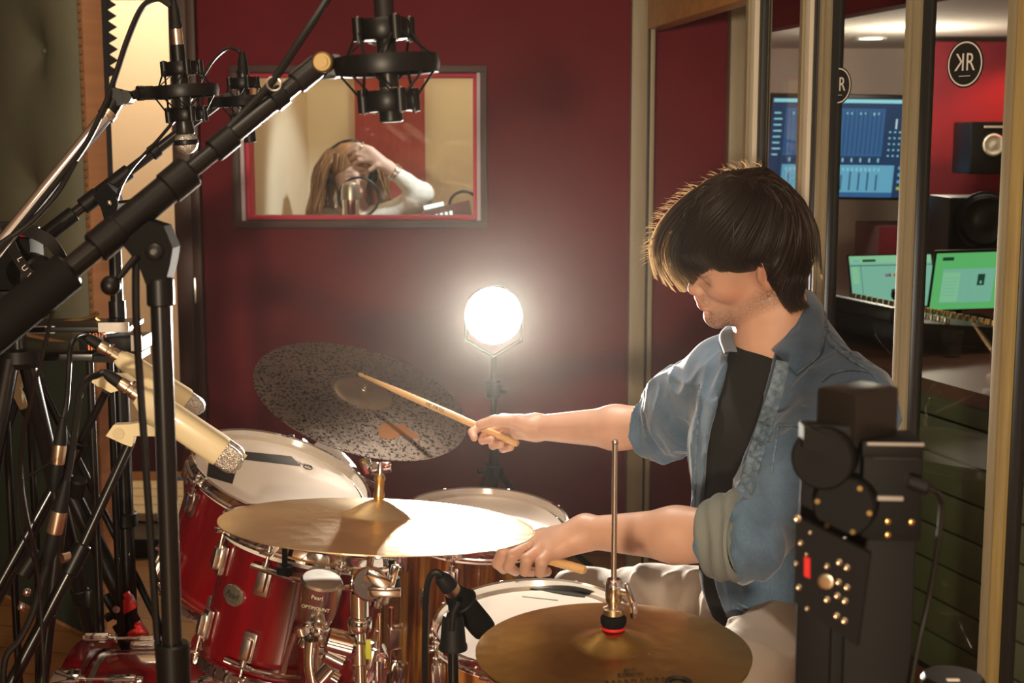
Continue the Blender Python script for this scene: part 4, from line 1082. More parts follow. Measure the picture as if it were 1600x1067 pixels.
# left hand: back of the hand towards the camera
hand(WL, [pt(818, 846, 2.215), pt(830, 852, 2.185), pt(845, 858, 2.160), pt(860, 862, 2.145)],
     [[pt(786, 862, 2.205), pt(777, 880, 2.210), pt(787, 890, 2.225)],
      [pt(800, 868, 2.160), pt(794, 886, 2.165), pt(806, 893, 2.192)],
      [pt(823, 874, 2.135), pt(820, 892, 2.145), pt(832, 894, 2.172)],
      [pt(846, 878, 2.125), pt(844, 894, 2.138), pt(855, 893, 2.162)]],
     [pt(884, 840, 2.215), pt(850, 836, 2.245), pt(818, 842, 2.250), pt(798, 850, 2.240)])
skin.rc(WL, pt(862, 858, 2.165), 0.024, 0.016, k=0.015)
V, F = skin.mesh(0.0026, B=28, smooth=1); skV, skF = V, F
# natural colouring of the skin
L_ = Hv(V)
def blob(c, r, L=L_): return np.exp(-((((L-A_(c))/A_(r))**2).sum(1)))
base = np.tile(A_((0.60, 0.355, 0.25)), (len(V), 1))
def mixc(w, c):
    global base
    base = base*(1-w[:, None]) + A_(c)*w[:, None]
onhead = np.linalg.norm(L_, axis=1) < 0.20
w = np.zeros(len(V))
for s in (-1, 1): w += 0.5*blob((0.062, s*0.052, -0.020), (0.03, 0.03, 0.025)) + 0.55*blob((-0.002, s*0.082, 0.0), (0.03, 0.012, 0.035))
w += 0.4*blob((0.108, 0, -0.024), (0.012, 0.014, 0.012)); mixc(np.clip(w*onhead, 0, 0.6), (0.62, 0.24, 0.16))
lips = np.maximum(blob((0.108, 0, -0.0485), (0.010, 0.022, 0.0056)), blob((0.108, 0, -0.0615), (0.010, 0.020, 0.0070)))
mixc(np.clip((lips-0.35)*3, 0, 0.85)*onhead, (0.50, 0.15, 0.12))
# stubble along jaw, chin and lip
x, y, z = L_[:, 0], np.abs(L_[:, 1]), L_[:, 2]
# distance to the jaw line (ear lobe - jaw angle - chin), on both sides
Ly = L_.copy(); Ly[:, 1] = y
def segd(a, b):
    a = A_(a); b = A_(b); ba = b-a; t = np.clip(((Ly-a) @ ba)/ba.dot(ba), 0, 1); return np.sqrt(((Ly-a-t[:, None]*ba)**2).sum(1))
dj = np.minimum(segd((0.006, 0.072, -0.050), (0.055, 0.048, -0.088)), segd((0.055, 0.048, -0.088), (0.100, 0.0, -0.104)))
beard = np.clip(1.25 - dj/0.026, 0, 1)*0.88
beard = np.maximum(beard, 0.75*np.clip(1.3 - segd((0.098, 0.0, -0.092), (0.100, 0.02, -0.088))/0.016, 0, 1))
beard = np.maximum(beard, 0.50*np.clip(1.2 - segd((0.106, 0.0, -0.039), (0.098, 0.026, -0.046))/0.008, 0, 1))
beard = np.maximum(beard, 0.40*np.clip(1.2 - segd((0.012, 0.076, 0.010), (0.010, 0.074, -0.045))/0.012, 0, 1))
beard = beard*onhead*(1-np.clip((lips-0.3)*3, 0, 1))
brow = np.maximum(blob((0.092, 0.030, 0.030), (0.016, 0.024, 0.0045)), blob((0.092, -0.030, 0.030), (0.016, 0.024, 0.0045)))
mixc(np.clip(brow*1.3, 0, 0.9)*onhead, (0.03, 0.018, 0.012))
lash = np.zeros(len(V))
for s in (-1, 1): lash = np.maximum(lash, blob((0.086, s*0.032, 0.0035), (0.008, 0.015, 0.0018)))
mixc(np.clip(lash*1.4, 0, 0.85)*onhead, (0.05, 0.025, 0.02))
# redder knuckles
kn = vnoise(V, 60, 5)*0.06; base = np.clip(base*(1+kn[:, None]), 0, 1)
mat('skin', (0.6, 0.34, 0.23), 0.48, sss=0.25, bump=0.12, bscale=420)
nt, b_ = nodes_of(M['skin']); at = nt.nodes.new('ShaderNodeAttribute'); at.attribute_name = 'tint'
a2 = nt.nodes.new('ShaderNodeAttribute'); a2.attribute_name = 'beard'; tc = nt.nodes.new('ShaderNodeTexCoord'); nn = nt.nodes.new('ShaderNodeTexNoise'); nn.inputs['Scale'].default_value = 520; nn.inputs['Detail'].default_value = 1
mr = nt.nodes.new('ShaderNodeMapRange'); mr.inputs['From Min'].default_value = 0.35; mr.inputs['From Max'].default_value = 0.62; mr.inputs['To Min'].default_value = 0.25; ml = nt.nodes.new('ShaderNodeMath'); ml.operation = 'MULTIPLY'; mx = nt.nodes.new('ShaderNodeMixRGB')
nt.links.new(tc.outputs['Object'], nn.inputs[0]); nt.links.new(nn.outputs[0], mr.inputs['Value']); nt.links.new(mr.outputs[0], ml.inputs[0]); nt.links.new(a2.outputs['Fac'], ml.inputs[1])
nt.links.new(ml.outputs[0], mx.inputs[0]); nt.links.new(at.outputs['Color'], mx.inputs[1]); mx.inputs[2].default_value = (0.05, 0.028, 0.02, 1); nt.links.new(mx.outputs[0], b_.inputs['Base Color'])
man = tag(thing('person', 'seated drummer with dark mop of hair in open denim shirt, playing with two sticks', 'person', (float(pel[0]), float(pel[1]), 0)), 'seated drummer with dark mop of hair in open denim shirt, playing with two sticks', 'person')
bo = sdf_object('body', V, F, M['skin'], man, base)
fa = bo.data.attributes.new('beard', 'FLOAT', 'POINT'); fa.data.foreach_set('value', beard.astype(np.float32))

# ---- clothes
def denim():
    m = mat('denim', (0.105, 0.165, 0.235), 0.85, sheen=0.3); nt, b = nodes_of(m)
    tc = nt.nodes.new('ShaderNodeTexCoord')
    n = nt.nodes.new('ShaderNodeTexNoise'); n.inputs['Scale'].default_value = 14; n.inputs['Detail'].default_value = 6
    r = nt.nodes.new('ShaderNodeValToRGB'); e = r.color_ramp.elements; e[0].position = 0.3; e[0].color = (0.052, 0.094, 0.155, 1); e[1].position = 0.72; e[1].color = (0.105, 0.175, 0.265, 1)
    n2 = nt.nodes.new('ShaderNodeTexNoise'); n2.inputs['Scale'].default_value = 700; mp = nt.nodes.new('ShaderNodeMapping'); mp.inputs['Scale'].default_value = (1, 1, 0.2)
    mx = nt.nodes.new('ShaderNodeMixRGB'); mx.blend_type = 'OVERLAY'; mx.inputs[0].default_value = 0.35
    bp = nt.nodes.new('ShaderNodeBump'); bp.inputs['Strength'].default_value = 0.3; bp.inputs['Distance'].default_value = 0.0006
    nt.links.new(tc.outputs['Object'], n.inputs[0]); nt.links.new(n.outputs[0], r.inputs[0]); nt.links.new(tc.outputs['Object'], mp.inputs[0]); nt.links.new(mp.outputs[0], n2.inputs[0])
    nt.links.new(r.outputs[0], mx.inputs[1]); nt.links.new(n2.outputs[0], mx.inputs[2]); nt.links.new(mx.outputs[0], b.inputs['Base Color'])
    nt.links.new(n2.outputs[0], bp.inputs['Height']); nt.links.new(bp.outputs[0], b.inputs['Normal'])
denim()
mat('denim_inside', (0.18, 0.20, 0.19), 0.9, bump=0.3, bscale=500)
mat('denim_seam', (0.17, 0.235, 0.30), 0.9, bump=0.6, bscale=300, var=(0.065, 0.105, 0.155), vscale=120)
mat('tee_black', (0.008, 0.0075, 0.007), 0.9, bump=0.15, bscale=500)
mat('chino', (0.27, 0.215, 0.165), 0.88, bump=0.2, bscale=500, var=(0.23, 0.18, 0.14), vscale=10)
def ridges(Q, a, b, w, amp, ph=0.0):
    """a cloth fold: raised line from a to b"""
    ba = b-a; t = np.clip(((Q-a) @ ba)/ba.dot(ba), 0, 1)
    d = np.sqrt(((Q-a-t[:, None]*ba)**2).sum(1)); return -amp*np.exp(-(d/w)**2)*np.sin(np.pi*np.clip(t*0.9+0.05, 0, 1))
tee = SDF()
tee.el(T(0.012, 0, -0.11), (0.108, 0.165, 0.17), TR, k=0.05)
tee.el(T(0.015, 0, -0.30), (0.108, 0.140, 0.17), TR, k=0.05)
tee.rc(RS*0.8+mid*0.2 + A_((0, 0, -0.01)), nb + A_((0, 0, -0.028)), 0.050, 0.063, k=0.05); tee.rc(LS*0.8+mid*0.2 + A_((0, 0, -0.01)), nb + A_((0, 0, -0.028)), 0.050, 0.063, k=0.05)
# neckline: keep the cloth off the neck
ax = (H(-0.01, 0, -0.06) - nb); ax /= np.linalg.norm(ax)
tee.rc(nb + A_((0, 0, -0.02)), nb + ax*0.060 + tf*0.004, 0.078, 0.062, k=0.03)
tee.fn(lambda Q: np.maximum(-((Q-(nb + ax*0.050 + tf*0.02)) @ (ax*0.93 + tf*0.10)), np.linalg.norm(Q-(nb+ax*0.12), axis=-1)-0.13), nb+ax*0.12, 0.13, 0.004, '-')
def tdisp(Q):
    d = 0.0025*vnoise(Q, 14, 2)
    for (a, b) in (((1150, 560), (1120, 700)), ((1165, 600), (1135, 740)), ((1150, 680), (1105, 790))): d = d + ridges(Q, pt(*a, 2.18), pt(*b, 2.20), 0.010, 0.005)
    return d
V, F = tee.mesh(0.0045, tdisp); sdf_object('t_shirt', V, F, M['tee_black'], man)
# collar rib of the t-shirt
sh = SDF()
sh.el(T(0.0, 0, -0.11), (0.128, 0.185, 0.175), TR, k=0.06)
sh.el(T(0.008, 0.0, -0.30), (0.126, 0.165, 0.17), TR, k=0.07)
sh.el(pel*0.6+T(0, 0, -0.4)*0.4 + A_((0.01, -0.01, 0.03)), (0.128, 0.175, 0.125), TR, k=0.06)
sh.rc(RS + A_((0, 0, -0.005)), nb + A_((0.01, 0, -0.03)), 0.056, 0.066, k=0.05); sh.rc(LS + A_((0, 0, -0.005)), nb + A_((0.01, -0.01, -0.010)), 0.058, 0.070, k=0.05)
cuffL = EL*0.86+WL*0.14; cuffR = ER*0.93+WR*0.07
sh.chain([LS, LS*0.55+EL*0.45 + A_((0.01, 0, 0)), EL + A_((0.012, 0, 0.0))], [0.066, 0.068, 0.056], k=0.035); sh.rc(EL + A_((0.01, 0, 0)), cuffL, 0.056, 0.051, k=0.02)
sh.chain([RS, RS*0.5+ER*0.5 + A_((0, 0, -0.01)), ER + A_((0.006, 0, 0))], [0.066, 0.068, 0.056], k=0.035); sh.rc(ER, cuffR, 0.057, 0.053, k=0.02)
# cut flat at the cuffs, open hollow for the forearms
dl = (WL-EL)/np.linalg.norm(WL-EL); dr = (WR-ER)/np.linalg.norm(WR-ER)
def halfspace(p, n, c, rad):
    return lambda Q: np.maximum(-((Q-p) @ n), np.linalg.norm(Q-c, axis=-1)-rad)
sh.fn(halfspace(cuffL, dl, cuffL + dl*0.08, 0.12), cuffL + dl*0.08, 0.12, 0.003, '-')
sh.fn(halfspace(cuffR, dr, cuffR + dr*0.08, 0.12), cuffR + dr*0.08, 0.12, 0.003, '-')
sh.rc(cuffL - dl*0.03, cuffL + dl*0.05, 0.046, 0.046, k=0.003, op='-'); sh.rc(cuffR - dr*0.03, cuffR + dr*0.05, 0.045, 0.045, k=0.003, op='-')
# neck hole
sh.rc(nb + A_((0.01, 0, -0.02)), nb + ax*0.020, 0.088, 0.078, k=0.04)
sh.rc(nb + ax*0.030 + tf*0.025, nb + ax*0.25, 0.079, 0.10, k=0.006, op='-')
# open front: polygon in the (side, height) plane of the chest, cut only from the front
n_t = Vector(tf)
def chest_sz(u, v, q=0.115):
    p = np.array(PX(u, v, tuple(tf), float(tf.dot(mid + tf*q)))); l = (p-mid) @ TR; return l[1], l[2]
op_poly = [chest_sz(*q) for q in ((1222, 470), (1206, 548), (1192, 590), (1180, 640), (1164, 690), (1150, 740), (1143, 775), (1143, 840), (1150, 900), (1100, 900), (1088, 790), (1098, 740), (1102, 690), (1113, 640), (1128, 590), (1146, 548), (1136, 470))]
OP = np.array(op_poly)
def poly_sd(x, y, PL):
    d = np.full(x.shape, 1e9); ins = np.zeros(x.shape, bool); n = len(PL)
    for i in range(n):
        a = PL[i]; b = PL[(i+1) % n]; e = b-a; wx = x-a[0]; wy = y-a[1]
        t = np.clip((wx*e[0]+wy*e[1])/(e@e), 0, 1); d = np.minimum(d, (wx-e[0]*t)**2 + (wy-e[1]*t)**2)
        c = ((a[1] > y) != (b[1] > y)); xx = a[0] + (y-a[1])/np.where(abs(e[1]) < 1e-9, 1e-9, e[1])*e[0]; ins ^= c & (x < xx)
    return np.where(ins, -np.sqrt(d), np.sqrt(d))
OPX = np.array([(1222, 470), (1212, 552), (1200, 605), (1182, 660), (1165, 712), (1149, 766), (1143, 840), (1150, 900), (1100, 900), (1092, 790), (1099, 740), (1103, 690), (1113, 640), (1128, 590), (1142, 548), (1134, 470)], float)
def to_px(Q):
    q = Q - np.array((0, 0, CAMZ)); c_, s_ = math.cos(PITCH), math.sin(PITCH)
    dpt = q[..., 1]*c_ - q[..., 2]*s_; up = q[..., 1]*s_ + q[..., 2]*c_
    return 800 + FPX*q[..., 0]/dpt, 533.5 - FPX*up/dpt, dpt
def opening(Q):
    l = (Q-mid) @ TR; u, v, dp = to_px(Q)
    return np.maximum(poly_sd(u, v, OPX)*dp/FPX, 0.02 - l[..., 0])
sh.fn(opening, T(0.1, 0, -0.2), 0.36, 0.004, '-')
CUT = np.array([chest_sz(*q) for q in ((1000, 872), (1122, 872), (1136, 915), (1152, 958), (1200, 974), (1300, 990), (1480, 1010), (1480, 1250), (1000, 1250))])
def hem(Q):
    l = (Q-mid) @ TR
    return poly_sd(l[..., 1], l[..., 2], CUT)
sh.fn(hem, T(0.0, 0, -0.45), 0.5, 0.004, '-')
def sdisp(Q):
    d = 0.0030*vnoise(Q, 11, 4) + 0.0014*vnoise(Q, 34, 8)
    QA = Q*A_((1.0, 1.0, 0.55)) + 0.02*np.stack([vnoise(Q, 6, 21), vnoise(Q, 6, 22), vnoise(Q, 6, 23)], 1)
    rg_ = 1-np.abs(vnoise(QA, 12, 31)); nf = 1-np.exp(-(np.linalg.norm(Q-nb-ax*0.04, axis=1)/0.12)**4); d = d*nf - 0.0095*nf*rg_**6; rg_ = 1-np.abs(vnoise(QA, 24, 32)); d = d - 0.0042*nf*rg_**6
    F_ = [((1340, 690), (1200, 760), 2.10, .014, .009), ((1330, 740), (1180, 790), 2.06, .012, .009), ((1290, 800), (1190, 850), 2.04, .014, .010), ((1330, 830), (1180, 880), 2.06, .014, .010),
          ((1240, 700), (1160, 800), 2.12, .012, .008), ((1300, 900), (1170, 860), 2.10, .013, .008), ((1290, 940), (1160, 910), 2.12, .013, .008),
          ((1220, 600), (1190, 700), 2.14, .010, .006), ((1260, 600), (1215, 720), 2.12, .010, .006), ((1300, 640), (1250, 720), 2.08, .011, .007),
          ((1110, 560), (1090, 640), 2.42, .010, .007), ((1090, 560), (1040, 640), 2.50, .010, .008), ((1080, 600), (1020, 680), 2.56, .010, .008), ((1070, 660), (1010, 690), 2.60, .008, .006),
          ((1130, 550), (1110, 700), 2.34, .009, .007), ((1260, 500), (1300, 560), 2.25, .012, .005)]
    for (a, b, y, w, am) in F_: d = d + ridges(Q, pt(*a, y), pt(*b, y), w, am*1.5)
    # gathered cloth on the left sleeve above the cuff
    l = (Q-EL) @ dl; rr = np.linalg.norm(Q-EL-l[:, None]*dl, axis=1); m = np.exp(-((l+0.01)/0.05)**2)*(rr < 0.11)
    d = d + 0.0025*np.sin(l*190 + 3*vnoise(Q, 18, 6))*m
    l2 = (Q-ER) @ dr; r2 = np.linalg.norm(Q-ER-l2[:, None]*dr, axis=1); m2 = np.exp(-((l2+0.03)/0.05)**2)*(r2 < 0.10)
    return d + 0.003*np.sin(l2*170 + 3*vnoise(Q, 18, 7))*m2
V, F = sh.mesh(0.0036, sdisp, smooth=1)
shirt = sdf_object('denim_shirt', V, F, M['denim'], man)
# surface finder for seams and collar
from mathutils.bvhtree import BVHTree
shV = V; bv = BVHTree.FromPolygons([tuple(q) for q in V], [tuple(int(i) for i in f) for f in F])
def on_shirt(u, v, lift=0.001, dflt=None):
    r = ray(u, v).normalized(); h = bv.ray_cast(Vector((0, 0, CAMZ)), r)
    if h[0] is None: return P(u, v, dflt) if dflt else None
    return h[0] - r*lift
def seam(uvs, name='seam', w=0.0021, lift=0.0022, m_='denim_seam', parent=None, flat=None):
    pts = [on_shirt(u, v, lift) for (u, v) in [(q.x, q.y) for q in smooth_path([(a, b, 0) for a, b in uvs], 6)]]
    pts = [p for p in pts if p is not None]
    if len(pts) < 2: return
    segs = [[pts[0]]]
    for p in pts[1:]:
        if (p - segs[-1][-1]).length > 0.03: segs.append([p])
        else: segs[-1].append(p)
    mb = MB(); s_ = max(segs, key=len)
    if len(s_) > 1: mb.tube(s_, w, 6)
    if mb.v: return mb.build(name, M[m_], parent or shirt)
def band(left, right, name, m_, lift=0.002, th=0.0016, parent=None):
    """a cloth strip laid on the shirt between two image polylines"""
    a = [(q.x, q.y) for q in smooth_path([(u, v, 0) for u, v in left], 8)]; b = [(q.x, q.y) for q in smooth_path([(u, v, 0) for u, v in right], 8)]
    N = 40; K = 8; grid = []
    for i in range(N+1):
        ia = a[min(int(i/N*(len(a)-1)), len(a)-1)]; ib = b[min(int(i/N*(len(b)-1)), len(b)-1)]; row = []
        for j in range(K+1):
            t = j/K; u = ia[0]*(1-t)+ib[0]*t; v = ia[1]*(1-t)+ib[1]*t; row.append((u, v))
        grid.append(row)
    ys = []; V_ = []
    for row in grid:
        for (u, v) in row:
            p = on_shirt(u, v, lift)
            V_.append(p); 
    # fill misses from neighbours in depth
    good = [p.y for p in V_ if p is not None]
    if not good: return
    last = sorted(good)[len(good)//4]; out = []
    for i_, p in enumerate(V_):
        u, v = grid[i_//(K+1)][i_ % (K+1)]
        if p is None or abs(p.y-last) > 0.05: p = P(u, v, last)
        last = p.y; out.append(p)
    yy = np.array([p.y for p in out]).reshape(N+1, K+1)
    for _ in range(6):
        e = np.pad(yy, 1, mode='edge'); yy = np.minimum(yy, (e[:-2, 1:-1]+e[2:, 1:-1]+e[1:-1, :-2]+e[1:-1, 2:])/4)*0.5 + 0.5*(e[:-2, 1:-1]+e[2:, 1:-1])/2
    out = [P(*grid[i//(K+1)][i % (K+1)], float(yy.ravel()[i])-0.001) for i in range(len(out))]
    n = len(out); off = [ (p - ray(*grid[i//(K+1)][i % (K+1)]).normalized()*(-th)) for i, p in enumerate(out)]
    vs = out + off; fs = []
    for i in range(N):
        for j in range(K):
            q = i*(K+1)+j; fs.append((q, q+1, q+K+2, q+K+1)); fs.append((n+q+K+1, n+q+K+2, n+q+1, n+q))
    for i in range(N):
        q = i*(K+1); fs.append((q, q+K+1, n+q+K+1, n+q)); q = q+K; fs.append((q+K+1, q, n+q, n+q+K+1))
    for j in range(K):
        fs.append((j+1, j, n+j, n+j+1)); q = N*(K+1)+j; fs.append((q, q+1, n+q+1, n+q))
    mb = MB(); mb.add(vs, fs); return mb.build(name, M[m_], parent or shirt, sharp=60)
band([(1213, 562), (1202, 605), (1184, 660), (1167, 712), (1152, 764)], [(1234, 566), (1224, 612), (1207, 668), (1189, 722), (1174, 776)], 'button_placket', 'denim_seam', 0.004)
seam([(1290, 503), (1302, 530), (1330, 552), (1372, 575)]); seam([(1284, 508), (1296, 536), (1326, 560), (1368, 584)])
seam([(1284, 596), (1300, 584), (1330, 578), (1362, 584), (1378, 606)], w=0.0018)
seam([(1216, 664), (1234, 665), (1252, 668)]); seam([(1216, 664), (1211, 700), (1205, 740)])
seam([(1152, 950), (1180, 962), (1215, 972), (1250, 978)], w=0.002); seam([(1154, 942), (1180, 955), (1215, 965), (1250, 971)])
seam([(1093, 600), (1090, 660), (1086, 740), (1084, 800)]); seam([(1000, 622), (1010, 690)])
# rolled cuffs
def cuff(c, d, r0, r1, L, name):
    d = Vector(d).normalized(); c = Vector(c); prof = []
    X = frame(c, d); mb = MB(X); n = 48; K = 14; vs = []; fs = []
    for i in range(K+1):
        t = i/K; z = -L*(1-t) 
        for j in range(n):
            a = 2*PI*j/n; rr = r0+(r1-r0)*t + 0.0022*math.sin(t*15+2*math.sin(a*2)) + 0.003*math.sin(a*3+t*4)
            if i == 0: rr -= 0.006
            if i == K: rr -= 0.005
            vs.append((rr*math.cos(a), rr*math.sin(a), z))
    for j in range(n): a = 2*PI*j/n; vs.append(((r1-0.012)*math.cos(a), (r1-0.012)*math.sin(a), -0.002))
    for j in range(n): a = 2*PI*j/n; vs.append(((r1-0.013)*math.cos(a), (r1-0.013)*math.sin(a), -L))
    for i in range(K+2):
        for j in range(n): j2 = (j+1) % n; fs.append((i*n+j, i*n+j2, (i+1)*n+j2, (i+1)*n+j))
    mb.add(vs, fs, X); return mb.build(name, M['denim_inside'], shirt, xf=X, sharp=70)
cuff(cuffL + dl*0.006, dl, 0.0685, 0.060, 0.058, 'rolled_cuff'); cuff(cuffR + dr*0.005, dr, 0.064, 0.058, 0.040, 'rolled_cuff')
# collar: two leaves lofted between the neck line and the outer edge
def collar(inner, outer, name):
    """rows of world points"""
    a = smooth_path(inner, 6); b = smooth_path(outer, 6); n = min(len(a), len(b)); K = 6; vs = []; fs = []
    for side in (0, 1):
        for i in range(n):
            for j in range(K+1):
                t = j/K; p = a[i].lerp(b[i], t); bow = 0.010*math.sin(PI*t)
                out = (p - Vector(nb)); out.z = 0; out.normalize()
                vs.append(p + out*(bow + (0.0 if side == 0 else -0.003)) + Vector((0, 0, bow*0.4)))
    S2 = n*(K+1)
    for i in range(n-1):
        for j in range(K):
            q = i*(K+1)+j; fs.append((q, q+1, q+K+2, q+K+1)); fs.append((S2+q+K+1, S2+q+K+2, S2+q+1, S2+q))
    for i in range(n-1):
        q = i*(K+1); fs.append((q, q+K+1, S2+q+K+1, S2+q)); q += K; fs.append((q+K+1, q, S2+q, S2+q+K+1))
    for j in range(K):
        fs.append((j+1, j, S2+j, S2+j+1)); q = (n-1)*(K+1)+j; fs.append((q, q+1, S2+q+1, S2+q))
    mb = MB(); mb.add(vs, fs); o = mb.build(name, M['denim'], shirt, sharp=60)
    e = MB(); e.tube([b[i] + (b[i]-Vector(nb)).normalized()*0.0015 for i in range(n)], 0.0018, 6); e.build('collar_stitching', M['denim_seam'], o)
    return o
def os(u, v, l=0.006, d=2.2): return on_shirt(u, v, l, d)
collar([P(1262, 452, 2.43), P(1258, 455, 2.36), P(1252, 482, 2.31), P(1236, 515, 2.275), P(1205, 547, 2.24)],
       [P(1282, 478, 2.46), P(1288, 492, 2.36), os(1288, 515), os(1278, 556), os(1244, 584)], 'collar')
collar([P(1262, 452, 2.43), P(1205, 470, 2.46), P(1165, 500, 2.43), P(1142, 520, 2.38), P(1150, 550, 2.29)],
       [P(1282, 478, 2.46), P(1210, 488, 2.50), P(1150, 506, 2.47), P(1126, 528, 2.42), P(1133, 556, 2.32)], 'collar')
# trousers
tr = SDF()
tr.el(pel + A_((0, 0, 0.0)), (0.130, 0.180, 0.115), TR, k=0.05)
tr.chain([HipR, HipR*0.4+KneeR*0.6, KneeR], [0.098, 0.084, 0.074], k=0.04); tr.chain([KneeR, AnR], [0.074, 0.062], k=0.03)
tr.chain([HipL, HipL*0.4+KneeL*0.6, KneeL], [0.098, 0.084, 0.072], k=0.04); tr.chain([KneeL, AnL], [0.072, 0.060], k=0.03)
def pdisp(Q):
    rg_ = 1-np.abs(vnoise(Q, 13, 41)); d = 0.005*vnoise(Q, 9, 12) + 0.002*vnoise(Q, 30, 13) - 0.005*rg_**5
    q = (Q-HipR) @ ((KneeR-HipR)/0.44); q2 = (Q @ A_((0.35, -0.25, 0.9)))
    m = np.exp(-((Q[:, 1]-2.62)/0.16)**2); d = d - 0.0035*m*np.maximum(0, np.sin(q*34 - q2*75 + 2.5*vnoise(Q, 7, 3)))**2
    m = np.exp(-((Q[:, 1]-2.12)/0.13)**2); d = d - 0.005*m*np.maximum(0, np.sin(q*26 + q2*80 + 2.5*vnoise(Q, 7, 9)))**2
    for (a, b, y, w, am) in (((930, 892), (1060, 985), 2.62, .012, .010), ((960, 880), (1090, 960), 2.58, .012, .010), ((1000, 874), (1130, 940), 2.55, .011, .009), ((1040, 872), (1160, 930), 2.52, .011, .008),
                             ((905, 905), (1000, 985), 2.66, .012, .008), ((1080, 905), (1220, 960), 2.25, .012, .010), ((1060, 930), (1220, 1000), 2.16, .012, .010), ((1050, 955), (1200, 1030), 2.10, .012, .010)):
        d = d + ridges(Q, pt(*a, y), pt(*b, y), w, am)
    return d
V, F = tr.mesh(0.0048, pdisp); tro = sdf_object('trousers', V, F, M['chino'], man)
# shoes
mat('shoe_black', (0.008, 0.007, 0.006), 0.5)
for an, fw in ((AnR, A_((-0.22, -0.06, 0))), (AnL, A_((-0.20, -0.12, 0)))):
    s_ = SDF(); f2 = fw/np.linalg.norm(fw)
    s_.rc(an + A_((0, 0, -0.045)), an + f2*0.16 + A_((0, 0, -0.062)), 0.042, 0.034, k=0.02); s_.rc(an + A_((0, 0, 0.0)), an + A_((0, 0, -0.04)), 0.044, 0.046, k=0.02)
    V, F = s_.mesh(0.006); sdf_object('shoe', V, F, M['shoe_black'], man)

# ---- hair: a cap for the mass and thousands of separate locks
mat('hair_dark', (0.008, 0.005, 0.004), 0.42, spec=0.5)
def hair_mat():
    m = bpy.data.materials.new('hair_strands'); m.use_nodes = True; nt = m.node_tree; nt.nodes.clear()
    out = nt.nodes.new('ShaderNodeOutputMaterial'); b = nt.nodes.new('ShaderNodeBsdfPrincipled'); tl = nt.nodes.new('ShaderNodeBsdfTranslucent'); mx = nt.nodes.new('ShaderNodeMixShader')
    b.inputs['Base Color'].default_value = (0.006, 0.0035, 0.0025, 1); b.inputs['Roughness'].default_value = 0.48; b.inputs['Specular IOR Level'].default_value = 0.28
    tl.inputs[0].default_value = (0.95, 0.60, 0.28, 1); mx.inputs[0].default_value = 0.24
    nt.links.new(b.outputs[0], mx.inputs[1]); nt.links.new(tl.outputs[0], mx.inputs[2]); nt.links.new(mx.outputs[0], out.inputs[0]); M['hair_strands'] = m
hair_mat()
hc = SDF()
hc.el(H(-0.006, 0, 0.046), (0.099, 0.087, 0.090), HR, k=0.03)
hc.el(H(-0.052, 0, 0.005), (0.052, 0.072, 0.062), HR, k=0.04)
hc.el(H(-0.062, 0.004, -0.050), (0.030, 0.050, 0.034), HR, k=0.03)
hc.el(H(0.070, 0.0, -0.030), (0.050, 0.090, 0.068), HR, k=0.02, op='-')
hc.el(H(0.038, 0.085, -0.028), (0.050, 0.035, 0.036), HR, k=0.02, op='-'); hc.el(H(0.038, -0.085, -0.028), (0.050, 0.035, 0.036), HR, k=0.02, op='-')
sbv = BVHTree.FromPolygons([tuple(q) for q in skV], [tuple(int(i) for i in f) for f in skF])
hV, hF = hc.mesh(0.004, lambda Q: 0.003*vnoise(Q, 30, 2)); cap = sdf_object('hair', hV, hF, M['hair_dark'], man)
hbv = BVHTree.FromPolygons([tuple(q) for q in hV], [tuple(int(i) for i in f) for f in hF])
rng = random.Random(11)
def strand_mesh(roots, name, material, parent):
    vs = []; fs = []; n = 2; rq = random.Random(3)
    for pts, r in roots:
        r = r*1.25
        k = len(pts); b = len(vs); prev = None
        for i in range(k):
            t = (pts[min(i+1, k-1)] - pts[max(i-1, 0)]); t.normalize(); x = t.orthogonal().normalized() if prev is None else (prev - t*prev.dot(t)).normalized(); prev = x
            if i == 0: tw0 = rq.gauss(0, 0.7)
            w_ = t.cross(Vector((0.1, 1, 0))).normalized(); w_ = w_*math.cos(tw0) + t.cross(w_)*math.sin(tw0)
            rr = r*(1 - 0.75*(i/(k-1))**2)
            vs.append(pts[i] + w_*rr); vs.append(pts[i] - w_*rr)
        for i in range(k-1):
            fs.append((b+i*2, b+i*2+1, b+i*2+3, b+i*2+2))
    mb = MB(); mb.add(vs, fs)
    return mb.build(name, material, parent, sharp=180)
# combing lines, from the crown to the tips
GUIDES = [[(1180, 262), (1128, 276), (1075, 300), (1036, 338), (1018, 372), (1014, 402), (1024, 436)],
 [(1182, 262), (1133, 284), (1083, 311), (1044, 350), (1027, 386), (1032, 422), (1058, 458)],
 [(1185, 262), (1143, 290), (1098, 320), (1060, 358), (1044, 390), (1050, 424), (1072, 455)],
 [(1188, 262), (1153, 296), (1112, 330), (1078, 366), (1064, 393), (1071, 420), (1086, 438)],
 [(1192, 262), (1163, 300), (1128, 340), (1099, 370), (1088, 388), (1094, 403), (1110, 416)],
 [(1196, 262), (1178, 302), (1152, 345), (1128, 376), (1122, 392), (1132, 405), (1152, 418)],
 [(1200, 263), (1196, 302), (1182, 345), (1163, 380), (1154, 394), (1158, 404), (1172, 414)],
 [(1203, 265), (1213, 304), (1210, 348), (1196, 386), (1188, 394), (1190, 400), (1199, 405)],
 [(1206, 267), (1228, 304), (1236, 348), (1228, 390), (1219, 420), (1209, 446), (1216, 470)],
 [(1208, 268), (1240, 304), (1254, 348), (1252, 396), (1240, 432), (1228, 464), (1234, 492)],
 [(1210, 270), (1248, 306), (1264, 350), (1264, 398), (1256, 436), (1246, 468), (1258, 484)]]
NG = len(GUIDES)-1
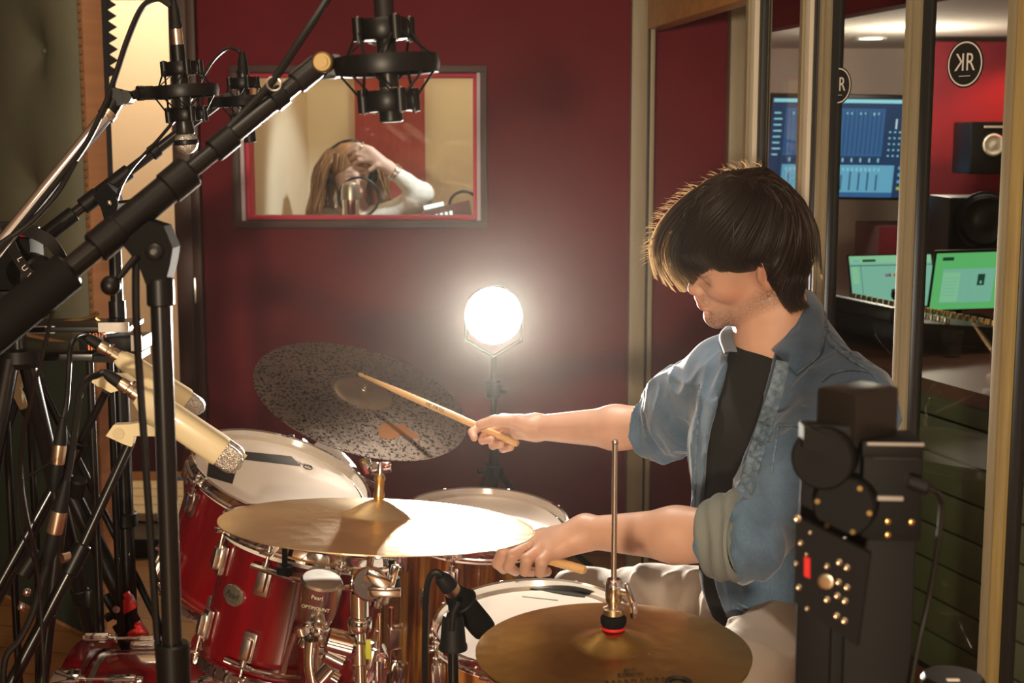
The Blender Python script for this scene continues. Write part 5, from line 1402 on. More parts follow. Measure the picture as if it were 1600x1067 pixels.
GS = [[Vector((q.x, q.y)) for q in smooth_path([(a, b, 0) for a, b in g], 3)] for g in GUIDES]
def guide(sv):
    i = min(int(sv), NG-1); f = sv-i
    return [GS[i][k].lerp(GS[i+1][k], f) for k in range(len(GS[0]))]
y_front = float(H(0.10, 0.0, 0.02)[1])
locks = []
def comb(sv, sv2, lay, r, cut=1.0, side=0.0):
    g1 = guide(max(0, min(NG, sv))); g2 = guide(max(0, min(NG, sv2))); K = len(g1); pts = []; yl = None; k1 = max(4, int(K*cut)); ph = rng.uniform(0, 6.28)
    jy = rng.uniform(-0.055, 0.035)
    for k in range(k1):
        t = k/(K-1); q = g1[k].lerp(g2[k], t); wob = 1.6*math.sin(ph + t*5)*t
        u = q.x + wob + side*t; v = q.y + wob*0.6
        rr = ray(u, v).normalized(); h = hbv.ray_cast(Vector((0, 0, CAMZ)), rr); h2 = sbv.ray_cast(Vector((0, 0, CAMZ)), rr)
        if h2[0] is not None and (h[0] is None or h2[3] < h[3]): h = h2
        if h[0] is not None and (yl is None or abs(h[0].y - yl) < 0.05):
            p = h[0] + h[1]*(-1 if h[1].dot(rr) > 0 else 1)*(lay*(0.5+0.8*t)); yl = p.y
        else:
            yt = yl if yl is not None else y_front
            wf = max(0.0, min(1.0, (4.0-sv)/2.0)); yt = yt + ((y_front + jy) - yt)*0.25*wf
            p = P(u, v, yt); yl = yt
        pts.append(p)
    # relax
    for _ in range(2):
        for k in range(1, len(pts)-1): pts[k] = pts[k]*0.5 + (pts[k-1]+pts[k+1])*0.25
    locks.append((pts, r))
for c_ in range(520):
    sc_ = rng.uniform(-0.25, NG); lay0 = rng.uniform(0.001, 0.009); tw = rng.gauss(0, 0.20)
    if sc_ < 2.6 and rng.random() < 0.72: continue
    ct = rng.choice((1.0, 1.0, 0.95, 0.9, 0.84)) if sc_ > 3 else rng.choice((1.0, 0.95, 0.88, 0.8, 0.7))
    wide = 0.30 if sc_ > 1.5 else 0.16
    for n_ in range(15): 
        j_ = rng.gauss(0, wide); comb(sc_ + j_, sc_ + tw + j_*0.35, lay0 + rng.uniform(-0.001, 0.002), rng.uniform(0.0004, 0.0008), ct)
# the far side and the back of the head, combed down
crown = A_((-0.040, 0.0, 0.130)); down = HR.T @ A_((0, 0, -1.0))
def sk(L, infl=0.0):
    c = A_((-0.002, 0, 0.042)); r = A_((0.096, 0.082, 0.090)) + infl; q = (L-c)/r; n = np.linalg.norm(q)
    return c + q/n*r if n < 1 else L
for i in range(1500):
    a = rng.uniform(PI*0.85, 2*PI - 0.55); z0 = rng.uniform(0.04, 0.13)
    c = A_((-0.002, 0, 0.042)); rad = math.sqrt(max(0.0, 1-((z0-0.042)/0.09)**2))
    root = c + A_((0.096*rad*math.cos(a), 0.082*rad*math.sin(a), z0-0.042)); d = root - crown; d[2] *= 0.4; d /= (np.linalg.norm(d)+1e-6)
    p = root + (root-c)/np.linalg.norm(root-c)*0.004; pts = [p.copy()]; v = d; L = rng.uniform(0.08, 0.12) if math.cos(a) < -0.4 else rng.uniform(0.06, 0.09)
    for k in range(8):
        t = (k+1)/8; v = v*0.8 + down*(0.30+0.2*t) + A_((rng.gauss(0, .04), rng.gauss(0, .04), rng.gauss(0, .04))); v /= np.linalg.norm(v); p = p + v*(L/8); q = sk(p, 0.004+0.008*rng.random()); p = q; pts.append(p.copy())
    locks.append(([Vector(H(*q)) for q in pts], rng.uniform(0.0006, 0.0011)))
strand_mesh(locks, 'hair_locks', M['hair_strands'], cap)
# stray hairs catching the light along the crown and fringe
stray = []
OUT = [(1012, 400), (1016, 372), (1030, 335), (1050, 312), (1075, 294), (1102, 280), (1130, 268), (1160, 260), (1190, 257)]
for i in range(170):
    k = rng.uniform(0, len(OUT)-1.01); a, b = OUT[int(k)], OUT[int(k)+1]; f = k-int(k); u = a[0]+(b[0]-a[0])*f; v = a[1]+(b[1]-a[1])*f
    du, dv = (v-400)*0.02, (u-1250)*0.0; ang = rng.uniform(0, 6.28); yy = y_front + rng.uniform(-0.05, 0.05) + (0.0 if u < 1100 else 0.03)
    cu = Vector((u+6, v+8)); dirv = Vector((u-1170, v-400)).normalized(); dirv = Vector((dirv.x*math.cos(ang*0.12-0.4)-dirv.y*math.sin(ang*0.12-0.4), dirv.x*math.sin(ang*0.12-0.4)+dirv.y*math.cos(ang*0.12-0.4))); pts = []
    for q in range(8):
        pts.append(P(cu.x, cu.y, yy)); dirv = (dirv + Vector((rng.gauss(-0.14, .13), rng.gauss(0.12, .13)))).normalized(); cu = cu + dirv*rng.uniform(2.0, 4.2); yy += rng.gauss(0, 0.0015)
    stray.append((pts, 0.00030))
strand_mesh(stray, 'stray_hairs', M['hair_strands'], cap)

# ---- drumsticks
mat('stick_wood', (0.72, 0.46, 0.20), 0.45, var=(0.62, 0.37, 0.14), vscale=8, stretch=(4, 4, 4))
def stick(tip, butt, label, txt=False, r=0.0072):
    tip = Vector(tip); butt = Vector(butt); L = (butt-tip).length
    X = frame(butt, tip-butt, (0, 0, 1)); t = link('drumstick', None, None, X); tag(t, label, 'drumstick', 'drumsticks held by the drummer')
    mb = MB(X); mb.lathe([(0, 0), (r*0.75, 0.0008), (r, 0.006), (r, L*0.70), (r*0.52, L*0.955), (r*0.42, L*0.965), (r*0.55, L*0.975), (r*0.58, L*0.985), (r*0.40, L*0.997), (0, L)], 24, xf=X)
    mb.build('shaft', M['stick_wood'], t, xf=X)
    if txt:
        z = Vector((0, 0, CAMZ)) - X @ Vector((0, 0, L*0.52)); z = X.to_3x3().inverted() @ z; z.z = 0; z.normalize()
        yx = Vector((0, 0, 1)).cross(z)
        Rm = Matrix((Vector((0, 0, -1)), z.cross(Vector((0, 0, -1))), z)).transposed().to_4x4()
        text_mesh('VIC FIRTH', 0.0105, X @ Matrix.Translation(z*(r+0.0001) + Vector((0, 0, L*0.50))) @ Rm, 'lettering', M['print_black'], t, 0.0004)
    return t
stick(P(560, 584, 3.03), P(810, 694, 2.835), 'pale wooden drumstick in the far hand with its tip on the dark ride cymbal', True)
stick(P(690, 828, 2.30), P(915, 891, 2.135), 'pale wooden drumstick in the near hand, its butt end poking out over the snare')
# drum stool
ds = thing('drum_stool', 'round black drum stool under the drummer', 'stool', (float(pel[0]), float(pel[1]), 0))
px_, py_ = float(pel[0])+0.03, float(pel[1])
MB().lathe([(0, 0.40), (0.14, 0.40), (0.17, 0.41), (0.175, 0.44), (0.16, 0.468), (0, 0.475)], 40, xf=Matrix.Translation((px_, py_, float(pel[2])-0.595+0.02))).build('seat', M['black_soft'], ds)
MB().cyl((px_, py_, 0.16), (px_, py_, float(pel[2])-0.18), 0.014).build('post', M['chrome'], ds)
for k in range(3):
    a = 2*PI*k/3+0.4; mb = MB(); mb.tube([(px_, py_, 0.24), (px_+0.24*math.cos(a), py_+0.24*math.sin(a), 0.012)], 0.009, 10); mb.build('leg', M['chrome'], ds)
# ------------------------------------------------------------------ microphones, stands and cables
mat('brass_dull', (0.22, 0.15, 0.06), 0.5, metal=0.7)
def cable(label, pts, r=0.0032, m_='rubber', name='cable', k=10):
    mb = MB(); mb.tube(smooth_path(pts, k), r, 8); o = mb.build(name, M[m_]); tag(o, label, 'cable'); return o
mat('cable_black', (0.006, 0.0055, 0.005), 0.36)
mat('mesh_steel', (0.55, 0.52, 0.48), 0.35, metal=1.0)
def grille(name='grille_mesh', c=(0.72, 0.69, 0.64), scale=620):
    m = mat(name, c, 0.34, metal=0.9); nt, b = nodes_of(m); tc = nt.nodes.new('ShaderNodeTexCoord'); v = nt.nodes.new('ShaderNodeTexVoronoi'); v.inputs['Scale'].default_value = scale
    r = nt.nodes.new('ShaderNodeMapRange'); r.inputs['From Min'].default_value = 0.22; r.inputs['From Max'].default_value = 0.42; mx = nt.nodes.new('ShaderNodeMixRGB')
    nt.links.new(tc.outputs['Object'], v.inputs[0]); nt.links.new(v.outputs['Distance'], r.inputs['Value']); nt.links.new(r.outputs[0], mx.inputs[0])
    mx.inputs[1].default_value = (0.02, 0.02, 0.02, 1); mx.inputs[2].default_value = (*c, 1); nt.links.new(mx.outputs[0], b.inputs['Base Color'])
    bp = nt.nodes.new('ShaderNodeBump'); bp.inputs['Distance'].default_value = 0.001; nt.links.new(v.outputs['Distance'], bp.inputs['Height']); nt.links.new(bp.outputs[0], b.inputs['Normal']); return m
grille()
def xlr(t, a, b, L=0.045, r=0.0095, body='nickel', name='connector'):
    """cable plug: metal shell at a, tapering rubber boot towards b"""
    a = Vector(a); d = (Vector(b)-a).normalized()
    mb = MB(); mb.cyl(a, a + d*L, r, n=20, bev=0.001); c = mb.build(name, M[body], t)
    mb = MB(); mb.lathe([(0, 0), (r*1.02, 0), (r*1.02, 0.006), (r*0.9, 0.008), (r*0.8, 0.026), (r*0.45, 0.042), (0, 0.042)], 18, a=a + d*L, b=a + d*(L+1)); mb.build('boot', M['rubber'], c)
    return a + d*(L+0.04)
def shock_mount(label, C_, ax, s=1.0, arm=None, name='shock_mount'):
    """two ring clusters on elastic cords inside a middle hoop"""
    ax = Vector(ax).normalized(); X = frame(C_, ax, (1, 0, 0)); t = link(name, None, None, X); tag(t, label, 'shock mount', 'black shock mounts')
    mb = MB(X); mb.lathe([(0.046*s, -0.008*s), (0.050*s, -0.009*s), (0.052*s, 0.0), (0.050*s, 0.009*s), (0.046*s, 0.008*s)], 40, xf=X, closed=True); mb.build('outer_hoop', M['black_plastic'], t, xf=X)
    for z in (-0.034*s, 0.034*s):
        mb = MB(X); mb.lathe([(0.012*s, z-0.010*s), (0.022*s, z-0.010*s), (0.024*s, z-0.006*s), (0.024*s, z+0.006*s), (0.022*s, z+0.010*s), (0.012*s, z+0.010*s)], 32, xf=X, closed=True)
        for k in range(4):
            a = 2*PI*k/4 + 0.5
            mb.cyl((0.027*s*math.cos(a), 0.027*s*math.sin(a), z-0.011*s), (0.027*s*math.cos(a), 0.027*s*math.sin(a), z+0.011*s), 0.0055*s, n=12)
        mb.build('inner_ring', M['black_plastic'], t, xf=X)
        for k in range(4):
            a = 2*PI*k/4 + 0.5; p = (0.027*s*math.cos(a), 0.027*s*math.sin(a)); zz = z + (0.012*s if z > 0 else -0.012*s)
            mb = MB(X); mb.cyl((p[0], p[1], z-0.0125*s), (p[0], p[1], z+0.0125*s), 0.0022*s, n=8); mb.build('pin', M['chrome'], t, xf=X)
    for k in range(4):
        a = 2*PI*k/4 + 0.5; a1 = a + 0.75; p = (0.027*s*math.cos(a), 0.027*s*math.sin(a)); q = (0.049*s*math.cos(a1), 0.049*s*math.sin(a1)); q2 = (0.049*s*math.cos(a-0.75), 0.049*s*math.sin(a-0.75))
        mb = MB(X); mb.tube([(p[0], p[1], 0.034*s), (q[0], q[1], 0.006*s), (p[0], p[1], -0.034*s), (q2[0], q2[1], -0.006*s)], 0.0016*s, 6, closed=True); mb.build('elastic_cord', M['rubber'], t, xf=X)
    if arm is not None:
        arm = Vector(arm); la = X.inverted() @ arm; la2 = Vector((la.x, la.y, la.z)); d2 = Vector((la.x, la.y, 0)).normalized()
        mb = MB(X); mb.bar(d2*0.048*s, d2*0.066*s, 0.016*s, 0.020*s, bev=0.003*s); mb.cyl(d2*0.064*s, d2*0.072*s, 0.011*s, n=16); mb.bar(d2*0.070*s, la2, 0.011*s, 0.013*s, bev=0.002); mb.cyl(la2 + Vector((0, 0.013*s, 0)), la2 - Vector((0, 0.013*s, 0)), 0.010*s, n=16)
        mb.build('swivel_arm', M['black_plastic'], t, xf=X)
    return t, X
def stand_tube(t, a, b, r, name='tube', m_='black_metal', n=18):
    mb = MB(); mb.cyl(a, b, r, n=n); return mb.build(name, M[m_], t)
def sleeve(t, a, b, r, name='collar', m_='black_plastic'):
    mb = MB(); mb.cyl(a, b, r, n=20, bev=r*0.12); return mb.build(name, M[m_], t)

# ---- large foreground boom stand carrying the middle overhead microphone
Y1 = 1.50
bs = thing('boom_stand', 'large black boom stand slanting across the foreground to the middle overhead microphone', 'microphone stand', (P(272, 1060, Y1).x, Y1, 0))
b0 = P(-60, 560, 1.42); b1 = P(492, 106, 1.60)
def bp(u):   # point on the boom axis at image column u
    f = (u+60)/552.0; return b0.lerp(b1, f)
stand_tube(bs, b0, bp(96), 0.0215, 'counterweight', 'black_soft'); sleeve(bs, bp(86), bp(100), 0.0175)
stand_tube(bs, bp(90), bp(250), 0.0125, 'lower_boom_tube'); sleeve(bs, bp(136), bp(176), 0.0175, 'clutch')
sleeve(bs, bp(172), bp(250), 0.0165, 'boom_sleeve'); sleeve(bs, bp(248), bp(286), 0.0185, 'boom_clamp')
stand_tube(bs, bp(284), bp(462), 0.0098, 'boom_tube'); sleeve(bs, bp(322), bp(356), 0.0135, 'cable_clip'); sleeve(bs, bp(420), bp(440), 0.0125, 'cable_clip')
# swivel head: flat plate between boom and stand, with bolt and T handle
c = P(238, 392, Y1+0.005)
X = frame(c, (0, -1, 0), (1, 0, 0))
def lp(u, v): q = X.inverted() @ P(u, v, Y1+0.005); return (q.x, q.y)
mb = MB(X); mb.prism([lp(*q) for q in ((196, 378), (238, 344), (262, 352), (276, 386), (272, 410), (264, 442), (234, 442), (222, 410))], 0.034, xf=X); mb.build('swivel_bracket', M['black_soft'], bs, xf=X, sharp=30)
mb = MB(X); q = lp(248, 391); mb.sphere((q[0], q[1], 0.018), 0.010, 18, 10, (1, 1, 0.6)); mb.lathe([(0.0, 0.0215), (0.003, 0.0215), (0.003, 0.025), (0, 0.025)], 12, xf=X @ Matrix.Translation((q[0], q[1], 0))); mb.build('bolt', M['satin_black'], bs, xf=X)
mb = MB(); mb.tube([P(212, 402, Y1-0.02), P(184, 436, Y1-0.035)], 0.0035); mb.sphere(P(173, 446, Y1-0.038), 0.0105, 18, 12); mb.build('tightening_handle', M['black_plastic'], bs)
sb_ = Vector((P(252, 442, Y1).x, Y1, 0)); zt = P(252, 440, Y1).z
bx = P(282, 1040, Y1).x
st0 = Vector((P(250, 440, Y1).x, Y1, zt)); 
sleeve(bs, (st0.x, Y1, zt+0.004), (st0.x, Y1, P(250, 478, Y1).z), 0.0145, 'neck')
stand_tube(bs, (st0.x, Y1, zt-0.02), (st0.x, Y1, P(262, 1010, Y1).z), 0.0110, 'upper_tube')
sleeve(bs, (st0.x, Y1, P(262, 1004, Y1).z), (st0.x, Y1, P(262, 1060, Y1).z-0.02), 0.0185, 'clutch')
stand_tube(bs, (st0.x, Y1, 0.12), (st0.x, Y1, P(262, 1055, Y1).z), 0.0145, 'lower_tube')
for k in range(3):
    a = 2*PI*k/3+0.9; mb = MB(); mb.tube([(st0.x, Y1, 0.16), (st0.x+0.10*math.cos(a), Y1+0.10*math.sin(a), 0.10), (st0.x+0.30*math.cos(a), Y1+0.30*math.sin(a), 0.012)], 0.010, 10); mb.build('leg', M['black_metal'], bs)
# boom tip: knuckle
mb = MB(); mb.cyl(bp(458), bp(500), 0.0130, n=22, bev=0.002); mb.build('tip_sleeve', M['satin_black'], bs)
kn = P(506, 98, 1.60); mb = MB(); mb.cyl(kn + Vector((0, 0.016, 0)), kn - Vector((0, 0.016, 0)), 0.0115, n=20, bev=0.002); mb.build('knuckle', M['brass_dull'], bs)
mb = MB(); mb.cyl(kn - Vector((0, 0.015, 0)), kn - Vector((0, 0.019, 0)), 0.0065, n=16); mb.build('knuckle_bolt', M['brass_dull'], bs)
# middle overhead microphone in its shock mount
mc = P(604, 102, 1.62); axc = (P(598, 0, 1.62) - P(611, 190, 1.62)).normalized()
shock_mount('black elastic shock mount around the middle overhead microphone, nearest the camera', mc, axc, 1.16, kn + Vector((0.012, 0.018, -0.002)))
def pencil(label, a, b, r=0.0105, name='microphone', band=True, rings=2):
    a = Vector(a); b = Vector(b); L = (b-a).length; X = frame(a, b-a, (1, 0, 0)); t = link(name, None, None, X); tag(t, label, 'microphone')
    mb = MB(X); mb.lathe([(0, 0), (r*0.9, 0), (r, 0.002), (r, L*0.80), (0, L*0.80)], 28, xf=X); mb.build('body', M['satin_black'], t, xf=X)
    mb = MB(X); mb.lathe([(0, L*0.80), (r*1.02, L*0.80), (r*1.14, L*0.82), (r*1.18, L*0.99), (r*1.0, L), (0, L)], 28, xf=X); mb.build('capsule', M['black_plastic'], t, xf=X)
    for i in range(rings):
        mb = MB(X); z = L*0.80 - 0.004 - i*0.0045; mb.lathe([(r*1.0, z), (r*1.035, z), (r*1.035, z-0.0012), (r*1.0, z-0.0012)], 28, xf=X, closed=True); mb.build('ring', M['nickel'], t, xf=X)
    return t, X
m1, X1 = pencil('black pencil microphone pointing down in the middle above the window', P(598, -14, 1.62), P(612, 191, 1.62), 0.0112)
mb = MB(X1); mb.box((0, -0.0108, 0.055), (0.006, 0.003, 0.012), bev=0.001, xf=X1); mb.build('switch', M['brass'], m1, xf=X1)
cb = cable('dark cable running from the middle microphone down along the foreground boom', [P(596, -30, 1.62), P(570, -60, 1.62), P(530, -40, 1.60), P(512, -2, 1.585), P(470, 62, 1.57), P(425, 128, 1.568), P(385, 172, 1.562), P(345, 212, 1.55), P(333, 222, 1.545)], 0.0043, 'cable_black')
mb = MB(); mb.torus(P(428, 131, 1.565), (0.3, -1, 0.2), 0.0075, 0.0011, 24, 6); o = mb.build('hook_and_loop_tie', M['mesh_steel']); tag(o, 'thin wire tie holding the cable to the foreground boom near its tip', 'cable tie')
cable('black cable hanging down beside the pole of the foreground boom stand', [P(213, 396, 1.49), P(212, 430, 1.49), P(213, 500, 1.49), P(219, 600, 1.50), P(226, 700, 1.50), P(236, 850, 1.50), P(246, 1000, 1.50), P(252, 1067, 1.50), P(256, 1160, 1.50)], 0.0042, 'cable_black')
cable('thin black cable dropping from the counterweight of the foreground boom', [P(84, 478, 1.46), P(70, 540, 1.47), P(50, 620, 1.48), P(36, 680, 1.50), P(33, 740, 1.52), P(40, 800, 1.54), P(60, 900, 1.60), P(70, 1080, 1.62)], 0.0024, 'cable_black')

# ---- chrome boom and the vocal style microphone on the left
ch = thing('boom_stand', 'thick chrome boom stand rising from the left edge to the round grille microphone', 'microphone stand', (-1.0, 2.05, 0))
ca = P(-70, 470, 1.95); cbp = P(168, 178, 2.10)
stand_tube(ch, ca, cbp, 0.0105, 'chrome_tube', 'chrome'); 
mb = MB(); mb.cyl(ca.lerp(cbp, 0.985), ca.lerp(cbp, 1.01), 0.0135, n=20); mb.build('end_ring', M['nickel'], ch)
kn2 = P(183, 152, 2.11); stand_tube(ch, cbp, cbp.lerp(kn2, 0.9), 0.0125, 'tip_sleeve', 'black_plastic')
mb = MB(); mb.cyl(kn2 + Vector((0, 0.014, 0)), kn2 - Vector((0, 0.014, 0)), 0.013, n=18); mb.prism([(-0.010, 0.018), (0.012, 0.006), (0.010, -0.012), (-0.006, -0.006)], 0.018, xf=frame(kn2, (0, -1, 0), (1, 0, 0))); mb.build('knuckle', M['black_plastic'], ch)
stand_tube(ch, (ca.x-0.10, 1.95, 0.03), (ca.x-0.10, 1.95, ca.z-0.11), 0.012, 'pole', 'chrome'); stand_tube(ch, (ca.x-0.11, 1.95, ca.z-0.12), ca, 0.0105, 'rear_tube', 'chrome')
for k in range(3):
    a = 2*PI*k/3+2.6; mb = MB(); mb.tube([(ca.x-0.10, 1.95, 0.10), (ca.x-0.10+0.24*math.cos(a), 1.95+0.24*math.sin(a), 0.012)], 0.010, 10); mb.build('leg', M['chrome'], ch)
ma = P(288, 143, 2.16); axa = (P(276, 60, 2.16) - P(292, 222, 2.16)).normalized()
shock_mount('black elastic shock mount on the chrome boom around the round grille microphone', ma, axa, 1.0, kn2 + Vector((0.014, 0, 0)))
a = P(280, 98, 2.16); b = P(291, 222, 2.16); X = frame(a, b-a, (1, 0, 0)); L = (b-a).length
vm = link('microphone', None, None, X); tag(vm, 'black microphone with a round silver mesh grille hanging down on the left', 'microphone')
mb = MB(X); mb.lathe([(0, 0), (0.011, 0), (0.012, 0.01), (0.0125, L-0.03), (0.0145, L-0.014), (0.0135, L-0.012), (0, L-0.012)], 28, xf=X); mb.build('body', M['satin_black'], vm, xf=X)
mb = MB(X); mb.sphere((0, 0, L+0.001), 0.0178, 26, 16, (1, 1, 0.98)); mb.build('grille', M['grille_mesh'], vm, xf=X)
mb = MB(X); mb.lathe([(0.0175, L-0.0035), (0.0186, L-0.002), (0.0186, L+0.003), (0.0175, L+0.0045)], 32, xf=X, closed=True); mb.build('band', M['black_plastic'], vm, xf=X)
ax_ = -(b-a).normalized()
mb = MB(); mb.cyl(a, a + ax_*0.026, 0.0105, n=20); mb.build('adapter', M['black_plastic'], vm)
e = xlr(vm, a + ax_*0.024, a + ax_*0.2, 0.026, 0.0090)
cable('black cable arching from the round grille microphone back along the chrome boom', [e - ax_*0.004, P(266, 8, 2.16), P(246, -2, 2.155), P(222, 12, 2.15), P(200, 60, 2.13), P(180, 120, 2.11), P(164, 165, 2.085), P(130, 232, 2.05), P(70, 310, 2.0), P(10, 380, 1.95), P(-60, 450, 1.92)], 0.0044, 'cable_black')
cable('second thin cable taped under the chrome boom at the left edge', [P(118, 252, 2.04), P(90, 300, 2.0), P(50, 345, 1.97), P(5, 378, 1.95), P(-60, 420, 1.92)], 0.0042, 'cable_black')

# ---- boom stand behind it with a small pencil microphone
Y3 = 2.75
b3 = thing('boom_stand', 'slim black boom stand behind the chrome one, reaching to the small rear microphone', 'microphone stand', (P(205, 1000, Y3).x, Y3, 0))
q0 = P(-30, 445, 2.68); q1 = P(352, 152, 2.86)
def bq(u): return q0.lerp(q1, (u+30)/382.0)
stand_tube(b3, q0, bq(70), 0.0165, 'counterweight', 'black_soft'); stand_tube(b3, bq(70), bq(350), 0.0100, 'boom_tube'); sleeve(b3, bq(70), bq(112), 0.0155, 'clutch'); sleeve(b3, bq(124), bq(150), 0.0165, 'clutch'); sleeve(b3, bq(150), bq(198), 0.0150, 'boom_sleeve'); sleeve(b3, bq(232), bq(244), 0.0150, 'clip')
X = frame(P(172, 312, Y3), (0, -1, 0), (1, 0, 0))
mb = MB(X)
def lp3(u, v): q = X.inverted() @ P(u, v, Y3); return (q.x, q.y)
mb.prism([lp3(*q) for q in ((150, 304), (172, 286), (184, 300), (189, 318), (184, 345), (168, 345), (162, 324))], 0.040, xf=X); mb.build('swivel_bracket', M['black_soft'], b3, xf=X)
mb = MB(); mb.tube([P(186, 316, Y3-0.02), P(216, 312, Y3-0.03)], 0.003); mb.sphere(P(222, 312, Y3-0.03), 0.0075, 14, 10); mb.build('tightening_handle', M['black_plastic'], b3)
mb = MB(); mb.sphere(P(171, 317, Y3-0.025), 0.006, 12, 8); mb.build('bolt', M['chrome'], b3)
px3 = P(178, 345, Y3).x
stand_tube(b3, (px3, Y3, P(176, 345, Y3).z), (px3, Y3, P(180, 480, Y3).z), 0.0125, 'upper_tube'); stand_tube(b3, (px3, Y3, P(180, 470, Y3).z), (px3, Y3, 0.2), 0.0165, 'lower_tube')
sleeve(b3, (px3, Y3, P(180, 800, Y3).z), (px3, Y3, P(180, 822, Y3).z), 0.024, 'cable_clip')
for k in range(3):
    a_ = 2*PI*k/3+0.3; mb = MB(); mb.tube([(px3, Y3, 0.28), (px3+0.26*math.cos(a_), Y3+0.26*math.sin(a_), 0.012)], 0.009, 10); mb.build('leg', M['black_metal'], b3)
mb_ = P(383, 158, 2.88); axb = (P(380, 110, 2.88) - P(391, 222, 2.88)).normalized()
shock_mount('smaller black elastic shock mount partly behind the foreground boom', mb_, axb, 1.05, bq(350) + Vector((0.01, 0, 0)))
m3, X3 = pencil('small black pencil microphone partly behind the foreground boom at the window corner', P(380, 122, 2.88), P(391, 223, 2.88), 0.0105)
e = xlr(m3, P(380, 124, 2.88), P(378, 60, 2.88), 0.012, 0.0115, 'satin_black')
cable('thin black cable arching over the small rear microphone', [P(377, 88, 2.88), P(371, 78, 2.88), P(355, 76, 2.88), P(335, 92, 2.87), P(318, 118, 2.86), P(298, 155, 2.84), P(250, 215, 2.80), P(210, 258, 2.76), P(190, 290, 2.74), P(181, 318, 2.74)], 0.0034, 'cable_black')
# ---- two cream condenser microphones over the rear tom
mat('cream_enamel', (0.74, 0.64, 0.40), 0.35, coat=0.3)
mat('cream_dark', (0.62, 0.53, 0.33), 0.4)  # slightly darker cream for ribs, pivots and small fittings
def cream(label, a, b, r, tailm, wide, Yc):
    """a = connector end, b = tip of the grille"""
    a = Vector(a); b = Vector(b); L = (b-a).length; X = frame(a, b-a, (0, -1, 0)); t = link('microphone', None, None, X); tag(t, label, 'microphone', 'cream condenser microphones')
    mb = MB(X)
    # faceted body: rectangular section with generous bevels, stepped towards the tail
    n = 20; secs = [(0.030, r*0.55, r*0.55), (0.040, r*0.80, r*0.75), (0.055, r*0.98, r*0.9), (L*0.80, r*1.05, r*0.95), (L*0.83, r*1.02, r*0.92)]; vs = []; fs = []
    for (z, rx, ry) in secs:
        for j in range(n):
            th_ = 2*PI*j/n; ex = 0.55; cx = math.copysign(abs(math.cos(th_))**ex, math.cos(th_)); sy = math.copysign(abs(math.sin(th_))**ex, math.sin(th_)); vs.append((rx*cx, ry*sy, z))
    for i in range(len(secs)-1):
        for j in range(n): j2 = (j+1) % n; fs.append((i*n+j, i*n+j2, (i+1)*n+j2, (i+1)*n+j))
    fs.append(tuple(range(n))[::-1]); fs.append(tuple((len(secs)-1)*n+j for j in range(n)))
    mb.add(vs, fs, X); mb.build('body', M['cream_enamel'], t, xf=X)
    for s_ in ((-1, 1) if wide else (0,)):
        gw = r*(0.45 if wide else 0.85); off = s_*r*0.52; vs = []; fs = []; K = 8
        for i in range(K+1):
            q = i/K; z = L*0.81 + (L*0.19)*q; w = math.sqrt(max(0.0, 1-max(0, (q-0.55)/0.45)**2)) if q < 1 else 0.15
            for j in range(16):
                th_ = 2*PI*j/16; vs.append((off + gw*w*math.copysign(abs(math.cos(th_))**0.7, math.cos(th_)), r*0.85*w*math.copysign(abs(math.sin(th_))**0.7, math.sin(th_)), z))
        for i in range(K):
            for j in range(16): j2 = (j+1) % 16; fs.append((i*16+j, i*16+j2, (i+1)*16+j2, (i+1)*16+j))
        fs.append(tuple(range(16))[::-1]); fs.append(tuple(K*16+j for j in range(16)))
        mb = MB(X); mb.add(vs, fs, X); mb.build('grille', M['grille_mesh'], t, xf=X)
    if wide:
        mb = MB(X); mb.box((0, 0, L*0.90), (r*0.16, r*1.55, L*0.18), bev=0.002, xf=X); mb.build('centre_rib', M['cream_dark'], t, xf=X)
    mb = MB(X); mb.lathe([(0, -0.004), (0.0095, -0.004), (0.0105, 0.0), (0.0105, 0.010), (0.0090, 0.012), (0.0090, 0.018), (0.0110, 0.020), (0.0110, 0.032), (0, 0.032)], 24, xf=X); mb.build('connector', M[tailm], t, xf=X)
    for z in (0.014, 0.036):
        mb = MB(X); mb.cyl((0, -0.010, z), (0, -0.015, z), 0.0022, n=10); mb.build('screw', M['chrome'], t, xf=X)
    mb = MB(X); mb.lathe([(0, -0.004), (0.0095, -0.004), (0.0088, -0.020), (0.0045, -0.034), (0, -0.034)], 20, xf=X); mb.build('boot', M['rubber'], t, xf=X)
    return t, X, X @ Vector((0, 0, -0.032))
w1, XW1, e1 = cream('upper cream microphone with a single silver grille, partly behind the lower one', P(158, 541, 2.30), P(319, 642, 2.34), 0.0185, 'nickel', False, 2.3)
w2, XW2, e2 = cream('lower cream microphone with a double silver mesh grille over the rear tom', P(190, 600, 2.12), P(378, 727, 2.14), 0.0235, 'nickel', True, 2.1)
def arm_clip(label, pts, Yc, boltuv):
    X = frame(P(*pts[0], Yc), (0, -1, 0), (1, 0, 0)); t = link('microphone_clip', None, None, X); tag(t, label, 'microphone clip')
    L_ = [X.inverted() @ P(u, v, Yc) for u, v in pts]; mb = MB(X); mb.prism([(q.x, q.y) for q in L_], 0.020, xf=X); mb.build('bracket', M['cream_enamel'], t, xf=X)
    q = X.inverted() @ P(*boltuv, Yc); mb = MB(X); mb.lathe([(0, 0.010), (0.009, 0.010), (0.009, 0.0125), (0, 0.0125)], 24, xf=X @ Matrix.Translation((q.x, q.y, 0))); mb.build('pivot', M['cream_dark'], t, xf=X); return t
arm_clip('cream swivel clip under the lower cream microphone', [(168, 679), (180, 662), (205, 661), (225, 658), (248, 668), (262, 680), (212, 679), (208, 696), (196, 692)], 2.135, (188, 675))
arm_clip('cream swivel clip behind the tail of the lower cream microphone', [(146, 596), (150, 585), (196, 584), (212, 596), (196, 606), (176, 612)], 2.20, (160, 594))
